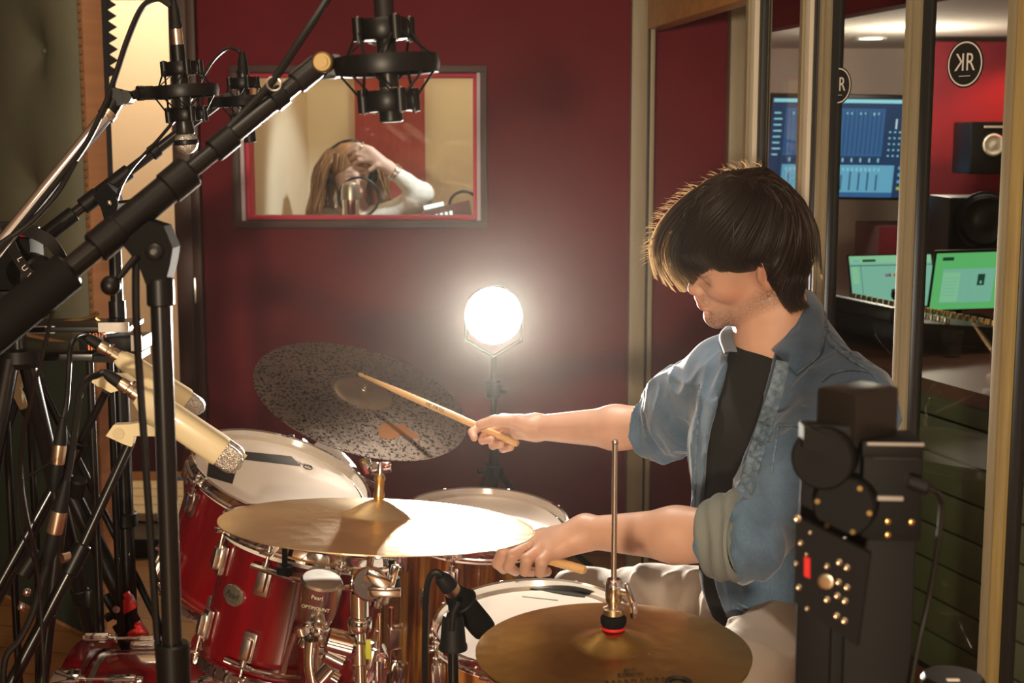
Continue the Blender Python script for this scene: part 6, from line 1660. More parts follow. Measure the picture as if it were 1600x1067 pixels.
# leg like rods that carry the clips
def rod_stand(label, foot, top, r, sleeve_at=None, legs=True):
    t = thing('microphone_stand', label, 'microphone stand', (foot[0], foot[1], 0)); top = Vector(top); foot = Vector(foot)
    return t, foot, top
rs = thing('microphone_stand', 'slanting black stand rod holding the lower cream microphone clip, thin rod in thick rod', 'microphone stand', tuple(P(20, 1060, 2.05).xy) + (0,))
f0 = P(204, 690, 2.14); f1 = P(122, 868, 2.09); f2 = P(20, 1062, 2.04); d_ = (f2-f1).normalized(); fl = f2 + d_*((f2.z-0.01)/-d_.z)
stand_tube(rs, f0, f1, 0.0078, 'upper_rod'); sleeve(rs, f0.lerp(f1, 0.90), f1 + d_*0.03, 0.0135, 'clutch'); stand_tube(rs, f1, fl, 0.0098, 'lower_rod'); mb = MB(); mb.cyl(f1 + Vector((-0.005, 0, 0)), f1 + Vector((-0.020, -0.015, 0)), 0.008); mb.build('knob', M['nickel'], rs)
rs2 = thing('microphone_stand', 'thin dark stand rod slanting down from the upper cream microphone clip', 'microphone stand', tuple(P(120, 700, 2.26).xy) + (0,))
g0 = P(166, 612, 2.22); g1 = P(118, 705, 2.24); dd = (g1-g0).normalized(); g2 = g0 + dd*((g0.z-0.012)/-dd.z); stand_tube(rs2, g0, g2, 0.0065, 'rod'); sleeve(rs2, g1 - dd*0.02, g1 + dd*0.03, 0.012, 'clutch')
# inline cable joints hanging down
def joint(label, u0, v0, u1, v1, Y, pts0, pts1, r=0.0105):
    a = P(u0, v0, Y); b = P(u1, v1, Y); X = frame(a, b-a, (1, 0, 0)); L = (b-a).length; t = link('cable_connector', None, None, X); tag(t, label, 'connector', 'inline cable connectors')
    mb = MB(X); mb.lathe([(0, 0), (r*0.45, 0), (r*0.95, L*0.28), (r*1.02, L*0.36), (0, L*0.36)], 20, xf=X); mb.build('upper_boot', M['rubber'], t, xf=X)
    mb = MB(X); mb.lathe([(0, L*0.36), (r, L*0.36), (r*1.04, L*0.40), (r*1.04, L*0.60), (r, L*0.62), (0, L*0.62)], 24, xf=X); mb.build('metal_shell', M['nickel'], t, xf=X)
    mb = MB(X); mb.lathe([(0, L*0.62), (r*0.92, L*0.62), (r*0.95, L*0.82), (r*0.5, L), (0, L)], 20, xf=X); mb.build('lower_boot', M['rubber'], t, xf=X); return t
joint('cable connector with a bright metal shell hanging high beside the green screen', 99, 652, 84, 768, 2.15, None, None)
joint('cable connector with a bright metal shell hanging lower over the crossed stands', 104, 750, 74, 882, 2.02, None, None, 0.0115)
cable('cable looping from the upper cream microphone down to the higher connector', [e1, P(133, 524, 2.29), P(120, 526, 2.26), P(110, 545, 2.22), P(107, 590, 2.19), P(104, 630, 2.16), P(99, 653, 2.15)], 0.0042, 'cable_black')
cable('cable looping from the lower cream microphone down to the lower connector', [e2, P(152, 586, 2.11), P(138, 592, 2.09), P(126, 612, 2.07), P(119, 660, 2.05), P(111, 720, 2.03), P(104, 752, 2.02)], 0.0052, 'cable_black')
cable('cable hanging from the higher connector to the floor at the left', [P(84, 768, 2.15), P(86, 800, 2.15), P(75, 860, 2.16), P(60, 960, 2.2), P(58, 1090, 2.25)], 0.004, 'cable_black')
cable('cable hanging from the lower connector to the bottom left corner', [P(74, 882, 2.02), P(66, 905, 2.01), P(50, 960, 1.99), P(30, 1000, 1.98), P(8, 1030, 1.97), P(4, 1100, 1.97)], 0.005, 'cable_black')
cable('thin stray wire looping between the stands at the left', [P(82, 720, 2.1), P(60, 735, 2.1), P(34, 752, 2.1), P(28, 780, 2.1), P(34, 830, 2.1), P(50, 870, 2.12), P(62, 905, 2.14)], 0.0018, 'cable_black')

# ---- snare microphone with holder and stand
X = frame(P(690, 902, 2.02), P(752, 978, 2.06) - P(690, 902, 2.02), (0, -1, 0)); L = (P(758, 985, 2.06) - P(690, 902, 2.02)).length
sm = link('microphone', None, None, X); tag(sm, 'black microphone lying in a rubber clip and aimed at the snare drum', 'microphone')
mb = MB(X); mb.lathe([(0, -0.004), (0.008, -0.004), (0.0125, 0.004), (0.0135, 0.022), (0, 0.022)], 26, xf=X); mb.build('boot', M['rubber'], sm, xf=X)
mb = MB(X); mb.lathe([(0, 0.022), (0.0125, 0.022), (0.0125, 0.034), (0, 0.034)], 26, xf=X); mb.build('connector', M['nickel'], sm, xf=X)
mb = MB(X); mb.lathe([(0, 0.034), (0.0150, 0.034), (0.0190, 0.042), (0.0195, L-0.010), (0.0185, L), (0, L)], 30, xf=X); mb.build('body', M['black_soft'], sm, xf=X)
sms = thing('microphone_stand', 'slim black stand with a forked rubber holder in front of the snare drum', 'microphone stand', (P(712, 1030, 2.0).x, 2.0, 0))
hx = P(706, 1010, 2.0)
mb = MB(); mb.lathe([(0, 0), (0.021, 0), (0.021, 0.006), (0.019, 0.010), (0.016, 0.045), (0.014, 0.052), (0, 0.052)], 24, xf=Matrix.Translation((P(708, 1012, 2.0).x, 2.0, P(708, 1014, 2.0).z))); mb.build('base_socket', M['rubber'], sms)
mb = MB(); mb.tube([P(706, 985, 1.985), P(708, 958, 1.985), P(716, 940, 1.99)], 0.0045); mb.torus(P(722, 940, 2.03), X.to_3x3() @ Vector((0, 0, 1)), 0.0205, 0.0035, 28, 8); mb.build('clip', M['rubber'], sms)
xx = P(708, 1012, 2.0); stand_tube(sms, (xx.x, 2.0, xx.z), (xx.x, 2.0, 0.05), 0.0078, 'pole')
mb = MB(); mb.lathe([(0, 0), (0.11, 0), (0.11, 0.012), (0.10, 0.02), (0.02, 0.03), (0, 0.03)], 40, xf=Matrix.Translation((xx.x, 2.0, 0.0))); mb.build('round_base', M['black_metal'], sms)
cable('black cable curving from the snare microphone down to the floor', [P(692, 905, 2.02), P(684, 894, 2.02), P(673, 900, 2.02), P(667, 925, 2.02), P(665, 980, 2.02), P(664, 1067, 2.02), P(664, 1200, 2.02)], 0.0052, 'cable_black')
# ------------------------------------------------------------------ green leather screen on the left
mat('green_leather', (0.125, 0.125, 0.082), 0.5, bump=0.25, bscale=140, var=(0.10, 0.102, 0.066), vscale=5)
mat('edge_wood', (0.38, 0.19, 0.09), 0.5, var=(0.30, 0.145, 0.07), vscale=5, stretch=(8, 8, 0.6))
mat('foam_dark', (0.02, 0.02, 0.024), 0.9)
A0 = Vector((-1.125, 3.80, 0)); fd = Vector((-0.70, 0.71, 0)).normalized(); bk = Vector((0.71, 0.70, 0)).normalized()
Wd = 1.35; Ht = 2.25
Xb = frame(A0, -bk, fd)      # local x along the face, y up?, z out of the face
Xb = Matrix.Translation(A0) @ Matrix((fd, Vector((0, 0, 1)), -bk)).transposed().to_4x4() if False else Matrix(((fd.x, 0, bk.x, A0.x), (fd.y, 0, bk.y, A0.y), (0, 1, 0, 0), (0, 0, 0, 1)))
gs = link('acoustic_screen', None, None, Matrix.Translation(A0)); tag(gs, 'tall dark green tufted leather acoustic screen with brass nails and a wooden edge', 'screen')
# cushion: height field with deep tufts
nx, nz_ = 90, 150; tufts = [(0.13, 0.50), (0.44, 0.50), (0.75, 0.50), (1.06, 0.50), (0.285, 0.86), (0.60, 0.86), (0.91, 0.86), (0.13, 1.22), (0.44, 1.22), (0.75, 1.22), (1.06, 1.22), (0.285, 1.40), (0.60, 1.40)]
tufts = []
for (u, v) in ((74, 80), (45, 296), (-40, 80), (-70, 296), (10, 190)):
    r = ray(u, v); n = -bk; o_ = Vector((0, 0, CAMZ)); t_ = (A0-o_).dot(n)/r.dot(n); p = o_ + r*t_; tufts.append(((p-A0).dot(fd), p.z))
tufts = tufts[:4]
dx_ = abs(tufts[0][0]-tufts[2][0]); 
allt = []
z_a, z_b = tufts[0][1], tufts[1][1]; dz_ = z_a - z_b; sx_ = tufts[0][0]; 
for j in range(-1, 5):
    zt = z_a - (j)*dz_
    for i in range(0, 5): allt.append((sx_ + (0.0 if j % 2 == 0 else 0.07) + i*0.30, zt))
vs = []; fs = []
for i in range(nx+1):
    for j in range(nz_+1):
        x = 0.022 + (Wd-0.03)*i/nx; z = 0.85 + (Ht-0.87)*j/nz_; ed = min(x-0.022, Wd-0.008-x, z-0.85, Ht-0.02-z); hgt = 0.058*(1-math.exp(-max(ed, 0)/0.045))
        for (tx, tz) in allt:
            if tz < 0.9: continue
            d2 = math.hypot(x-tx, (z-tz)*0.8); hgt -= 0.058*math.exp(-(d2/0.058)**1.15)
            # radiating creases
            if d2 < 0.16: an = math.atan2(z-tz, x-tx); hgt -= 0.005*math.exp(-d2/0.08)*(0.5+0.5*math.cos(6*an))
        vs.append((x, z, -hgt-0.001))
for i in range(nx):
    for j in range(nz_):
        a = i*(nz_+1)+j; fs.append((a, a+1, a+nz_+2, a+nz_+1))
mat('screen_shade', (0.022, 0.030, 0.018), 0.8, bump=0.2, bscale=300)  # dark panel colour put in for the shade below the recorder shelf
mb = MB(Xb); mb.box((Wd/2+0.008, 0.43, -0.004), (Wd-0.03, 0.82, 0.010), bev=0.003, xf=Xb); mb.build('shade_panel', M['screen_shade'], gs, xf=Xb)
mb = MB(Xb); mb.add(vs, fs, Xb); mb.build('cushion', M['green_leather'], gs, xf=Xb, sharp=180)
mb = MB(Xb); mb.box((Wd/2, Ht/2, 0.030), (Wd, Ht, 0.056), xf=Xb, bev=0.002); mb.build('wooden_frame', M['edge_wood'], gs, xf=Xb)
for (tx, tz) in allt:
    if 0.9 < tz < Ht and 0 < tx < Wd: mb = MB(Xb); mb.sphere((tx, tz, -0.006), 0.010, 14, 8); mb.build('button', M['green_leather'], gs, xf=Xb)
mb = MB(Xb)
for k in range(100): mb.sphere((0.012, 0.06 + k*0.0215, -0.001), 0.0050, 8, 5)
nt_ = mb.build('nail_trim', M['brass_dull'], gs, xf=Xb)
mb = MB(Xb); 
zt0 = 1.43; zt1 = 1.86
mb.box((Wd/2, 1.1, 0.066), (Wd-0.004, 2.1, 0.016), xf=Xb)
mb.build('rear_board', M['foam_dark'], gs, xf=Xb)
# wedge foam on the rear, its saw edge showing past the frame
mb = MB(Xb); zA = P(165, 120, 3.86).z; pit = 0.029; nW = 24
for k in range(nW):
    z = zA + k*pit; vs = []
    for x in (-0.004, 0.4): vs += [(x, z, 0.074), (x, z+pit, 0.074), (x, z+pit/2, 0.100)]
    mb.add(vs, [(0, 1, 2), (5, 4, 3), (0, 3, 4, 1), (1, 4, 5, 2), (2, 5, 3, 0)], Xb)
mb.build('foam_wedges', M['foam_dark'], gs, xf=Xb, sharp=20)
# ------------------------------------------------------------------ photo camera with strap on a ball head tripod
Yc = 2.45
cm = thing('camera', 'black photo camera with a lettered neck strap, half out of the left edge', 'camera', tuple(P(30, 470, Yc)))
c = P(18, 410, Yc)
MB().box((c.x-0.02, Yc, c.z), (0.135, 0.075, 0.092), bev=0.012).build('body', M['black_soft'], cm)
MB().box((c.x-0.01, Yc, c.z+0.055), (0.06, 0.06, 0.03), bev=0.010).build('viewfinder', M['black_plastic'], cm)
mb = MB(); mb.lathe([(0, 0), (0.034, 0), (0.036, 0.008), (0.036, 0.05), (0.032, 0.055), (0.030, 0.05), (0, 0.045)], 36, a=(c.x+0.02, Yc-0.005, c.z-0.012), b=(c.x+0.10, Yc-0.07, c.z-0.03)); mb.build('lens', M['black_plastic'], cm)
mb = MB(); mb.cyl(P(47, 352, Yc-0.02), P(47, 368, Yc-0.02), 0.016, n=24, bev=0.002); mb.build('dial', M['satin_black'], cm)
mb = MB(); mb.torus(P(46, 368, Yc-0.02), (0, 0, 1), 0.0162, 0.0012, 24, 6); mb.build('red_ring', M['red_plastic'], cm)
def strap(pts, w, name, parent, Yw=0.0):
    """flat band facing the camera"""
    p = smooth_path(pts, 8); vs = []; fs = []
    for i, q in enumerate(p):
        t = (p[min(i+1, len(p)-1)] - p[max(i-1, 0)]).normalized(); s_ = t.cross(Vector((0.25, 1, 0))).normalized()
        for (a, b_) in ((-w/2, 0), (w/2, 0), (w/2, 0.0018), (-w/2, 0.0018)): vs.append(q + s_*a + Vector((0, b_, 0)))
    for i in range(len(p)-1):
        for j in range(4): j2 = (j+1) % 4; fs.append((i*4+j, i*4+j2, i*4+4+j2, i*4+4+j))
    fs += [(3, 2, 1, 0), tuple(len(p)*4-4+j for j in range(4))]
    mb = MB(); mb.add(vs, fs); return mb.build(name, M['strap_black'], parent), p
mat('strap_black', (0.008, 0.006, 0.006), 0.55)
so, sp_ = strap([P(8, 350, Yc-0.05), P(18, 385, Yc-0.06), P(32, 410, Yc-0.07), P(48, 432, Yc-0.07), P(68, 444, Yc-0.07), P(96, 452, Yc-0.06)], 0.020, 'strap', cm)
strap([P(30, 356, Yc-0.04), P(58, 366, Yc-0.05), P(82, 382, Yc-0.05), P(98, 410, Yc-0.04), P(100, 440, Yc-0.03), P(92, 455, Yc-0.03)], 0.022, 'strap', cm)
for ch_, (u, v), ang in (('L', (31, 405), -62), ('U', (38, 419), -52), ('M', (48, 432), -40), ('I', (57, 439), -30), ('X', (65, 443), -24)):
    Xt = frame(P(u, v, Yc-0.073), (-0.05, -1, 0), (math.cos(math.radians(ang)), 0, math.sin(math.radians(ang))))
    text_mesh(ch_, 0.0135, Xt, 'lettering', M['print_white'], so, 0.0003)
tp = thing('ball_head_tripod', 'black tripod with a ball head under the photo camera at the left edge', 'tripod', (P(28, 900, Yc).x, Yc, 0))
hx = P(26, 480, Yc); bz = c.z-0.047
MB().box((c.x-0.01, Yc, bz-0.006), (0.07, 0.05, 0.011), bev=0.002).build('plate', M['black_metal'], tp)
MB().cyl((hx.x, Yc, bz-0.010), (hx.x, Yc, P(28, 452, Yc).z-0.006), 0.008).build('stem', M['black_metal'], tp)
mb = MB(); mb.lathe([(0, 0), (0.020, 0), (0.022, 0.004), (0.022, 0.040), (0.017, 0.048), (0, 0.048)], 28, xf=Matrix.Translation((hx.x, Yc, P(28, 493, Yc).z))); mb.build('ball_housing', M['satin_black'], tp)
mb = MB(); mb.torus((hx.x, Yc, P(28, 483, Yc).z), (0, 0, 1), 0.0222, 0.0010, 28, 6); mb.build('gold_ring', M['brass'], tp)
mb = MB(); mb.cyl(P(10, 498, Yc-0.02), P(0, 504, Yc-0.03), 0.008, n=14, bev=0.001); mb.build('knob', M['chrome'], tp)
MB().cyl((hx.x, Yc, P(28, 560, Yc).z), (hx.x, Yc, P(28, 492, Yc).z), 0.014).build('centre_column', M['black_metal'], tp)
tz = P(28, 560, Yc).z
mb = MB(); mb.lathe([(0, 0), (0.035, 0), (0.04, 0.01), (0.035, 0.03), (0, 0.035)], 24, xf=Matrix.Translation((hx.x, Yc, tz-0.015))); mb.build('shoulder', M['black_plastic'], tp)
for (fx, fy) in ((0.07, 0.34), (-0.30, 0.22), (-0.12, -0.42)):
    a = Vector((hx.x + fx*0.06, Yc + fy*0.06, tz)); b = Vector((hx.x+fx, Yc+fy, 0.01)); m_ = a.lerp(b, 0.48); m2 = a.lerp(b, 0.76)
    mb = MB(); mb.cyl(a, m_, 0.0150); lg = mb.build('leg', M['black_metal'], tp)
    MB().cyl(m_, m2, 0.0120).build('leg_section', M['black_metal'], lg); MB().cyl(m2, b, 0.0095).build('leg_section', M['black_metal'], lg)
    for q in (m_, m2): 
        d_ = (b-a).normalized(); mb = MB(); mb.cyl(q - d_*0.02, q + d_*0.012, 0.0175, bev=0.002); mb.box(q + Vector((0.016, -0.008, 0)), (0.012, 0.016, 0.034), bev=0.003); mb.build('lever_clamp', M['black_plastic'], lg)
# ------------------------------------------------------------------ second tripod of crossed black legs with red clamps on it
t2 = thing('tripod', 'black tripod in front of the green screen with thick legs and red clip marks', 'tripod', (P(60, 900, 2.75).x, 2.75, 0))
apex = P(28, 590, 2.75)
mb = MB(); mb.lathe([(0, 0), (0.045, 0), (0.05, 0.02), (0.035, 0.05), (0, 0.055)], 24, xf=Matrix.Translation(tuple(apex - Vector((0, 0, 0.02))))); mb.build('shoulder', M['black_plastic'], t2)
mb = MB(); mb.box(tuple(P(20, 590, 2.68)), (0.05, 0.02, 0.045), Matrix.Rotation(0.5, 3, 'Y'), bev=0.006); mb.build('bracket', M['cream_dark'], t2)
mb = MB(); mb.box(tuple(P(30, 618, 2.67)), (0.020, 0.012, 0.055), Matrix.Rotation(-0.4, 3, 'Y'), bev=0.005); mb.build('grey_lever', M['cream_dark'], t2)
def ln(a, b, z): f = (a.z-z)/(a.z-b.z); return a.lerp(b, f)
a = P(38, 620, 2.76); b = ln(a, P(228, 1010, 2.78), 0.02)
m_ = a.lerp(b, 0.50); 
mb = MB(); mb.cyl(a, m_, 0.0185); lg = mb.build('leg', M['black_metal'], t2); MB().cyl(m_, b, 0.014).build('leg_section', M['black_metal'], lg)
a2 = a + Vector((0.035, 0.0, 0.02)); b2_ = b + Vector((0.045, 0.02, 0)); mb = MB(); mb.cyl(a2, b2_, 0.0075); mb.build('leg_strut', M['black_metal'], t2)
for (fx, fy) in ((-0.42, 0.25), (-0.20, -0.5)):
    b_ = Vector((apex.x+fx, apex.y+fy, 0.015)); mb = MB(); mb.cyl(apex, apex.lerp(b_, 0.5), 0.0185); l2 = mb.build('leg', M['black_metal'], t2); MB().cyl(apex.lerp(b_, 0.5), b_, 0.014).build('leg_section', M['black_metal'], l2)
def redclamp(u, v, label):
    c = P(u, v, 2.72); R_ = Matrix.Rotation(math.radians(-28), 3, 'Y'); X = Matrix.Translation(c) @ R_.to_4x4() @ Matrix.Scale(1.25, 4); t = link('spring_clamp', None, None, X); tag(t, label, 'clamp', 'red clamps on the tripod leg')
    mb = MB(X); mb.box((0, 0, 0.0), (0.026, 0.018, 0.022), bev=0.003, xf=X); mb.box((0.010, -0.006, 0.012), (0.010, 0.010, 0.014), bev=0.002, xf=X); mb.build('jaw', M['red_plastic'], t, xf=X)
    mb = MB(X); mb.cyl((-0.022, -0.004, -0.012), (-0.022, -0.004, 0.030), 0.007); mb.box((-0.03, 0, -0.004), (0.022, 0.014, 0.012), bev=0.002, xf=X); mb.build('knob', M['black_plastic'], t, xf=X)
    mb = MB(X); mb.cyl((-0.012, -0.016, 0.004), (-0.012, -0.020, 0.004), 0.006); mb.build('screw', M['chrome'], t, xf=X)
redclamp(199, 944, 'red and black clamp on the tripod leg, the upper one')
redclamp(216, 990, 'red and black clamp on the tripod leg, the lower one by the bass drum')
# more stand legs crossing at the bottom left
x3 = thing('microphone_stand', 'black stand with crossing legs at the bottom left corner, small chrome fittings on it', 'microphone stand', (P(40, 1050, 2.2).x, 2.2, 0))
for (uv0, uv1, y0, y1, r) in (((118, 700), (-10, 930), 2.20, 2.14, 0.0085), ((96, 800), (66, 1067), 2.17, 2.15, 0.010), ((60, 860), (34, 900), 2.16, 2.14, 0.013)):
    mb = MB(); mb.cyl(P(*uv0, y0), P(*uv1, y1), r); mb.build('tube', M['black_metal'], x3)
for (u, v) in ((42, 925), (34, 948), (40, 895)): mb = MB(); mb.sphere(P(u, v, 2.18), 0.007, 12, 8); mb.build('chrome_bolt', M['chrome'], x3)
mb = MB(); mb.cyl(P(66, 1067, 2.15), Vector((P(66, 1067, 2.15).x, 2.15, 0.0)), 0.010); mb.build('lower_tube', M['black_metal'], x3)
mb = MB(); mb.cyl(P(118, 775, 2.19), P(124, 748, 2.18), 0.013, bev=0.003); mb.build('knob', M['black_plastic'], x3)
# ------------------------------------------------------------------ audio units on a small table behind the cream microphones
Yr = 2.62
tbz = P(100, 545, Yr).z
tb = thing('equipment_cart', 'dark equipment shelf carrying the recorders in front of the green screen', 'shelf', (P(100, 560, Yr).x, Yr+0.1, 0))
x0 = P(8, 550, Yr).x; x1 = P(158, 550, Yr).x
MB().box(((x0+x1)/2, Yr+0.025, tbz-0.008), (x1-x0, 0.16, 0.014), bev=0.002).build('shelf', M['black_metal'], tb)
for x in (x0+0.01, x1-0.01):
    for y in (Yr-0.04, Yr+0.09): MB().cyl((x, y, 0), (x, y, tbz-0.015), 0.007).build('leg', M['black_metal'], tb)
def unit(u0, v0, u1, v1, y, dep, name, label, m_, face=None):
    a = P(u0, v0, y); b = P(u1, v1, y); t = thing(name, label, 'audio unit', ((a.x+b.x)/2, y+dep/2, min(a.z, b.z)))
    MB().box(((a.x+b.x)/2, y+dep/2, (a.z+b.z)/2), (abs(b.x-a.x), dep, abs(a.z-b.z)), bev=0.003).build('case', M[m_], t)
    return t, a, b
mat('unit_grey', (0.45, 0.42, 0.38), 0.4); mat('led_orange', (0.3, 0.05, 0.01), 0.5, emit=(1.0, 0.22, 0.04), estr=0.7)
a = P(120, 523, Yr-0.04); 
z1_ = tbz
r1, a, b = unit(122, 521, 163, 548, Yr-0.05, 0.18, 'recorder', 'small black recorder with orange level bars and digits on its end panel', 'black_plastic')
zb = min(a.z, b.z)
for i in range(4):
    p = P(139+i*4.2, 541, Yr-0.052); MB().box((p.x, Yr-0.052, p.z+0.002*(i % 2)), (0.0022, 0.003, 0.010+0.004*((i+1) % 3))).build('level_bar', M['led_orange'], r1)
text_mesh('043171', 0.0115, frame(P(153, 524, Yr-0.0515), (0, -1, 0), (1, 0, 0)), 'digits', M['led_orange'], r1, 0.0003)
mb = MB(); mb.cyl(P(157, 548, Yr-0.05), P(157, 548, Yr-0.056), 0.0045); mb.build('knob', M['nickel'], r1)
r2, a2_, b2_ = unit(166, 527, 222, 549, Yr-0.02, 0.08, 'recorder', 'small unit with a white lit end panel beside the recorder', 'black_plastic')
MB().box((P(213, 536, Yr-0.022).x, Yr-0.022, P(213, 536, Yr-0.022).z), (0.020, 0.004, 0.030), bev=0.001).build('white_panel', M['white_paint'], r2)
MB().box(((P(150, 553, Yr).x+P(222, 553, Yr).x)/2, Yr+0.005, tbz-0.012), (P(222, 553, Yr).x-P(150, 553, Yr).x, 0.11, 0.012)).build('shelf_wing', M['black_metal'], tb)
# laptop like tray lying on top
top = P(100, 512, Yr+0.02)
lt = thing('tray', 'thin grey edged tray lying on the recorders with brass fittings on it', 'tray', (top.x, Yr+0.05, top.z))
pz = P(130, 519, Yr-0.02).z + 0.002
MB().box((P(130, 515, Yr).x, Yr+0.02, pz+0.006), (P(206, 515, Yr).x-P(48, 515, Yr).x, 0.13, 0.010), Matrix.Rotation(0.06, 3, 'Z'), bev=0.002).build('plate', M['black_plastic'], lt)
MB().box((P(178, 508, Yr-0.04).x, Yr-0.042, pz+0.010), (0.055, 0.006, 0.018), Matrix.Rotation(0.06, 3, 'Z'), bev=0.001).build('pale_edge', M['white_paint'], lt)
MB().box((P(66, 516, Yr-0.04).x, Yr-0.045, pz+0.006), (0.050, 0.006, 0.014), Matrix.Rotation(0.06, 3, 'Z'), bev=0.001).build('grey_edge', M['unit_grey'], lt)
mb = MB(); mb.tube(smooth_path([P(92, 506, Yr+0.05), P(110, 502, Yr+0.05), P(130, 500, Yr+0.05), P(145, 495, Yr+0.05), P(153, 488, Yr+0.05)], 5), 0.0045, 8); mb.tube([P(150, 497, Yr+0.05), P(157, 503, Yr+0.05)], 0.004, 8); o = mb.build('fitting', M['brass']); tag(o, 'curved brass fitting lying on the tray in front of the green screen', 'fitting')
# woven rug under the kit
def rug_mat():
    m = mat('rug_pile', (0.2, 0.02, 0.03), 0.95, bump=0.4, bscale=300); nt, b = nodes_of(m); tc = nt.nodes.new('ShaderNodeTexCoord'); v = nt.nodes.new('ShaderNodeTexVoronoi'); v.inputs['Scale'].default_value = 13; v.distance = 'MANHATTAN'
    r = nt.nodes.new('ShaderNodeValToRGB'); e = r.color_ramp.elements; r.color_ramp.interpolation = 'CONSTANT'; e[0].position = 0; e[0].color = (0.42, 0.28, 0.16, 1); e[1].position = 0.16; e[1].color = (0.23, 0.02, 0.03, 1); q = e.new(0.42); q.color = (0.03, 0.025, 0.05, 1); q = e.new(0.55); q.color = (0.25, 0.03, 0.035, 1)
    nt.links.new(tc.outputs['Object'], v.inputs[0]); nt.links.new(v.outputs['Distance'], r.inputs[0]); nt.links.new(r.outputs[0], b.inputs['Base Color'])
rug_mat()
o = MB().box((-0.05, 2.35, 0.005), (2.5, 2.3, 0.010), bev=0.003).build('rug', M['rug_pile']); tag(o, 'patterned dark red rug under the drum kit', 'rug')
cable('thin cable lying on the corridor floor by the pale step', [(-1.30, 5.62, 0.006), (-1.2, 5.68, 0.006), (-1.12, 5.58, 0.006), (-1.03, 5.64, 0.006), (-0.98, 5.55, 0.006)], 0.005, 'cable_black')
# ------------------------------------------------------------------ cymbal stands
def wingnut(mb, c, s=1.0):
    c = Vector(c); mb.cyl(c, c + Vector((0, 0, 0.012*s)), 0.007*s, n=16)
    for q in (-1, 1): mb.box(c + Vector((q*0.012*s, 0, 0.010*s)), (0.014*s, 0.004*s, 0.014*s), Matrix.Rotation(q*0.3, 3, 'Y'), bev=0.0015)
# pale crash: stand stands in front of the front tom
cs = thing('cymbal_stand', 'heavy chrome boom stand in front of the front tom, holding the pale crash cymbal', 'cymbal stand', (P(578, 1060, 2.02).x, 2.02, 0))
nc = XC.to_3x3() @ Vector((0, 0, 1)); topc = XC @ Vector((0, 0, hC))
mb = MB(); mb.lathe([(0, 0.0), (0.0075, 0), (0.0085, 0.006), (0.0070, 0.014), (0.0070, 0.026), (0.0085, 0.030), (0.0060, 0.036), (0, 0.036)], 20, a=topc, b=topc+nc); mb.build('brass_sleeve', M['brass'], cs)
mb = MB(); mb.lathe([(0, 0.034), (0.0042, 0.034), (0.0042, 0.050), (0.003, 0.053), (0, 0.053)], 14, a=topc, b=topc+nc); mb.build('threaded_tip', M['worn_chrome'], cs)
under = XC @ Vector((0, 0, -0.01))
Yt = 2.02
tl = P(582, 905, Yt)
mb = MB(); mb.tube([under + nc*0.02, Vector((tl.x-0.004, Yt, under.z-0.06)), Vector((tl.x, Yt, tl.z))], 0.0058, 12); mb.build('tilter_rod', M['chrome'], cs)
# ratchet tilter and wing screw
mb = MB(); mb.cyl(P(578, 912, Yt+0.012), P(578, 912, Yt-0.022), 0.026, n=32, bev=0.003); mb.build('tilter_disc', M['chrome'], cs)
mb = MB(); mb.cyl(P(548, 905, Yt), P(578, 908, Yt), 0.019, n=24, bev=0.003); mb.build('clamp_barrel', M['chrome'], cs)
mb = MB(); mb.cyl(P(574, 908, Yt-0.02), P(574, 908, Yt-0.042), 0.0085, n=16); mb.box(P(590, 906, Yt-0.046), (0.040, 0.006, 0.018), Matrix.Rotation(0.5, 3, 'Y'), bev=0.003); mb.box(P(600, 925, Yt-0.046), (0.048, 0.006, 0.014), Matrix.Rotation(0.02, 3, 'Y'), bev=0.003); mb.box(P(612, 908, Yt-0.03), (0.012, 0.01, 0.05), Matrix.Rotation(0.25, 3, 'Y'), bev=0.003); mb.build('wing_screw', M['chrome'], cs)
x = P(562, 960, Yt).x
stand_tube(cs, (x, Yt, P(560, 925, Yt).z), (x, Yt, P(560, 962, Yt).z), 0.0135, 'upper_sleeve', 'chrome'); stand_tube(cs, (x, Yt, P(560, 955, Yt).z), (x, Yt, 0.10), 0.0088, 'pole', 'chrome')
mb = MB(); mb.lathe([(0.009, 0), (0.0165, 0), (0.018, 0.004), (0.018, 0.016), (0.0155, 0.020), (0.009, 0.02)], 28, xf=Matrix.Translation((x, Yt, P(560, 985, Yt).z)), closed=True); mb.build('height_collar', M['chrome'], cs)
sleeve(cs, (x, Yt, P(562, 1000, Yt).z), (x, Yt, P(562, 1036, Yt).z), 0.0150, 'lower_collar', 'chrome')
mb = MB(); mb.cyl(P(510, 1000, Yt-0.005), P(556, 1012, Yt-0.005), 0.0200, n=28, bev=0.004); mb.build('side_clamp', M['chrome'], cs)
mb = MB(); mb.cyl(P(508, 1018, Yt-0.01), P(540, 1034, Yt-0.01), 0.0155, n=24, bev=0.003); mb.build('clamp_screw', M['chrome'], cs)
mb = MB(); mb.box(P(576, 1014, Yt-0.016), (0.008, 0.004, 0.030), bev=0.001); mat('label_yellow', (0.5, 0.5, 0.05), 0.5); mb.build('yellow_label', M['label_yellow'], cs)
for k in range(3):
    a = 2*PI*k/3 + 0.5; mb = MB(); mb.tube([(x, Yt, 0.26), (x+0.13*math.cos(a), Yt+0.13*math.sin(a), 0.16), (x+0.29*math.cos(a), Yt+0.29*math.sin(a), 0.014)], 0.007, 10); mb.build('leg', M['chrome'], cs)
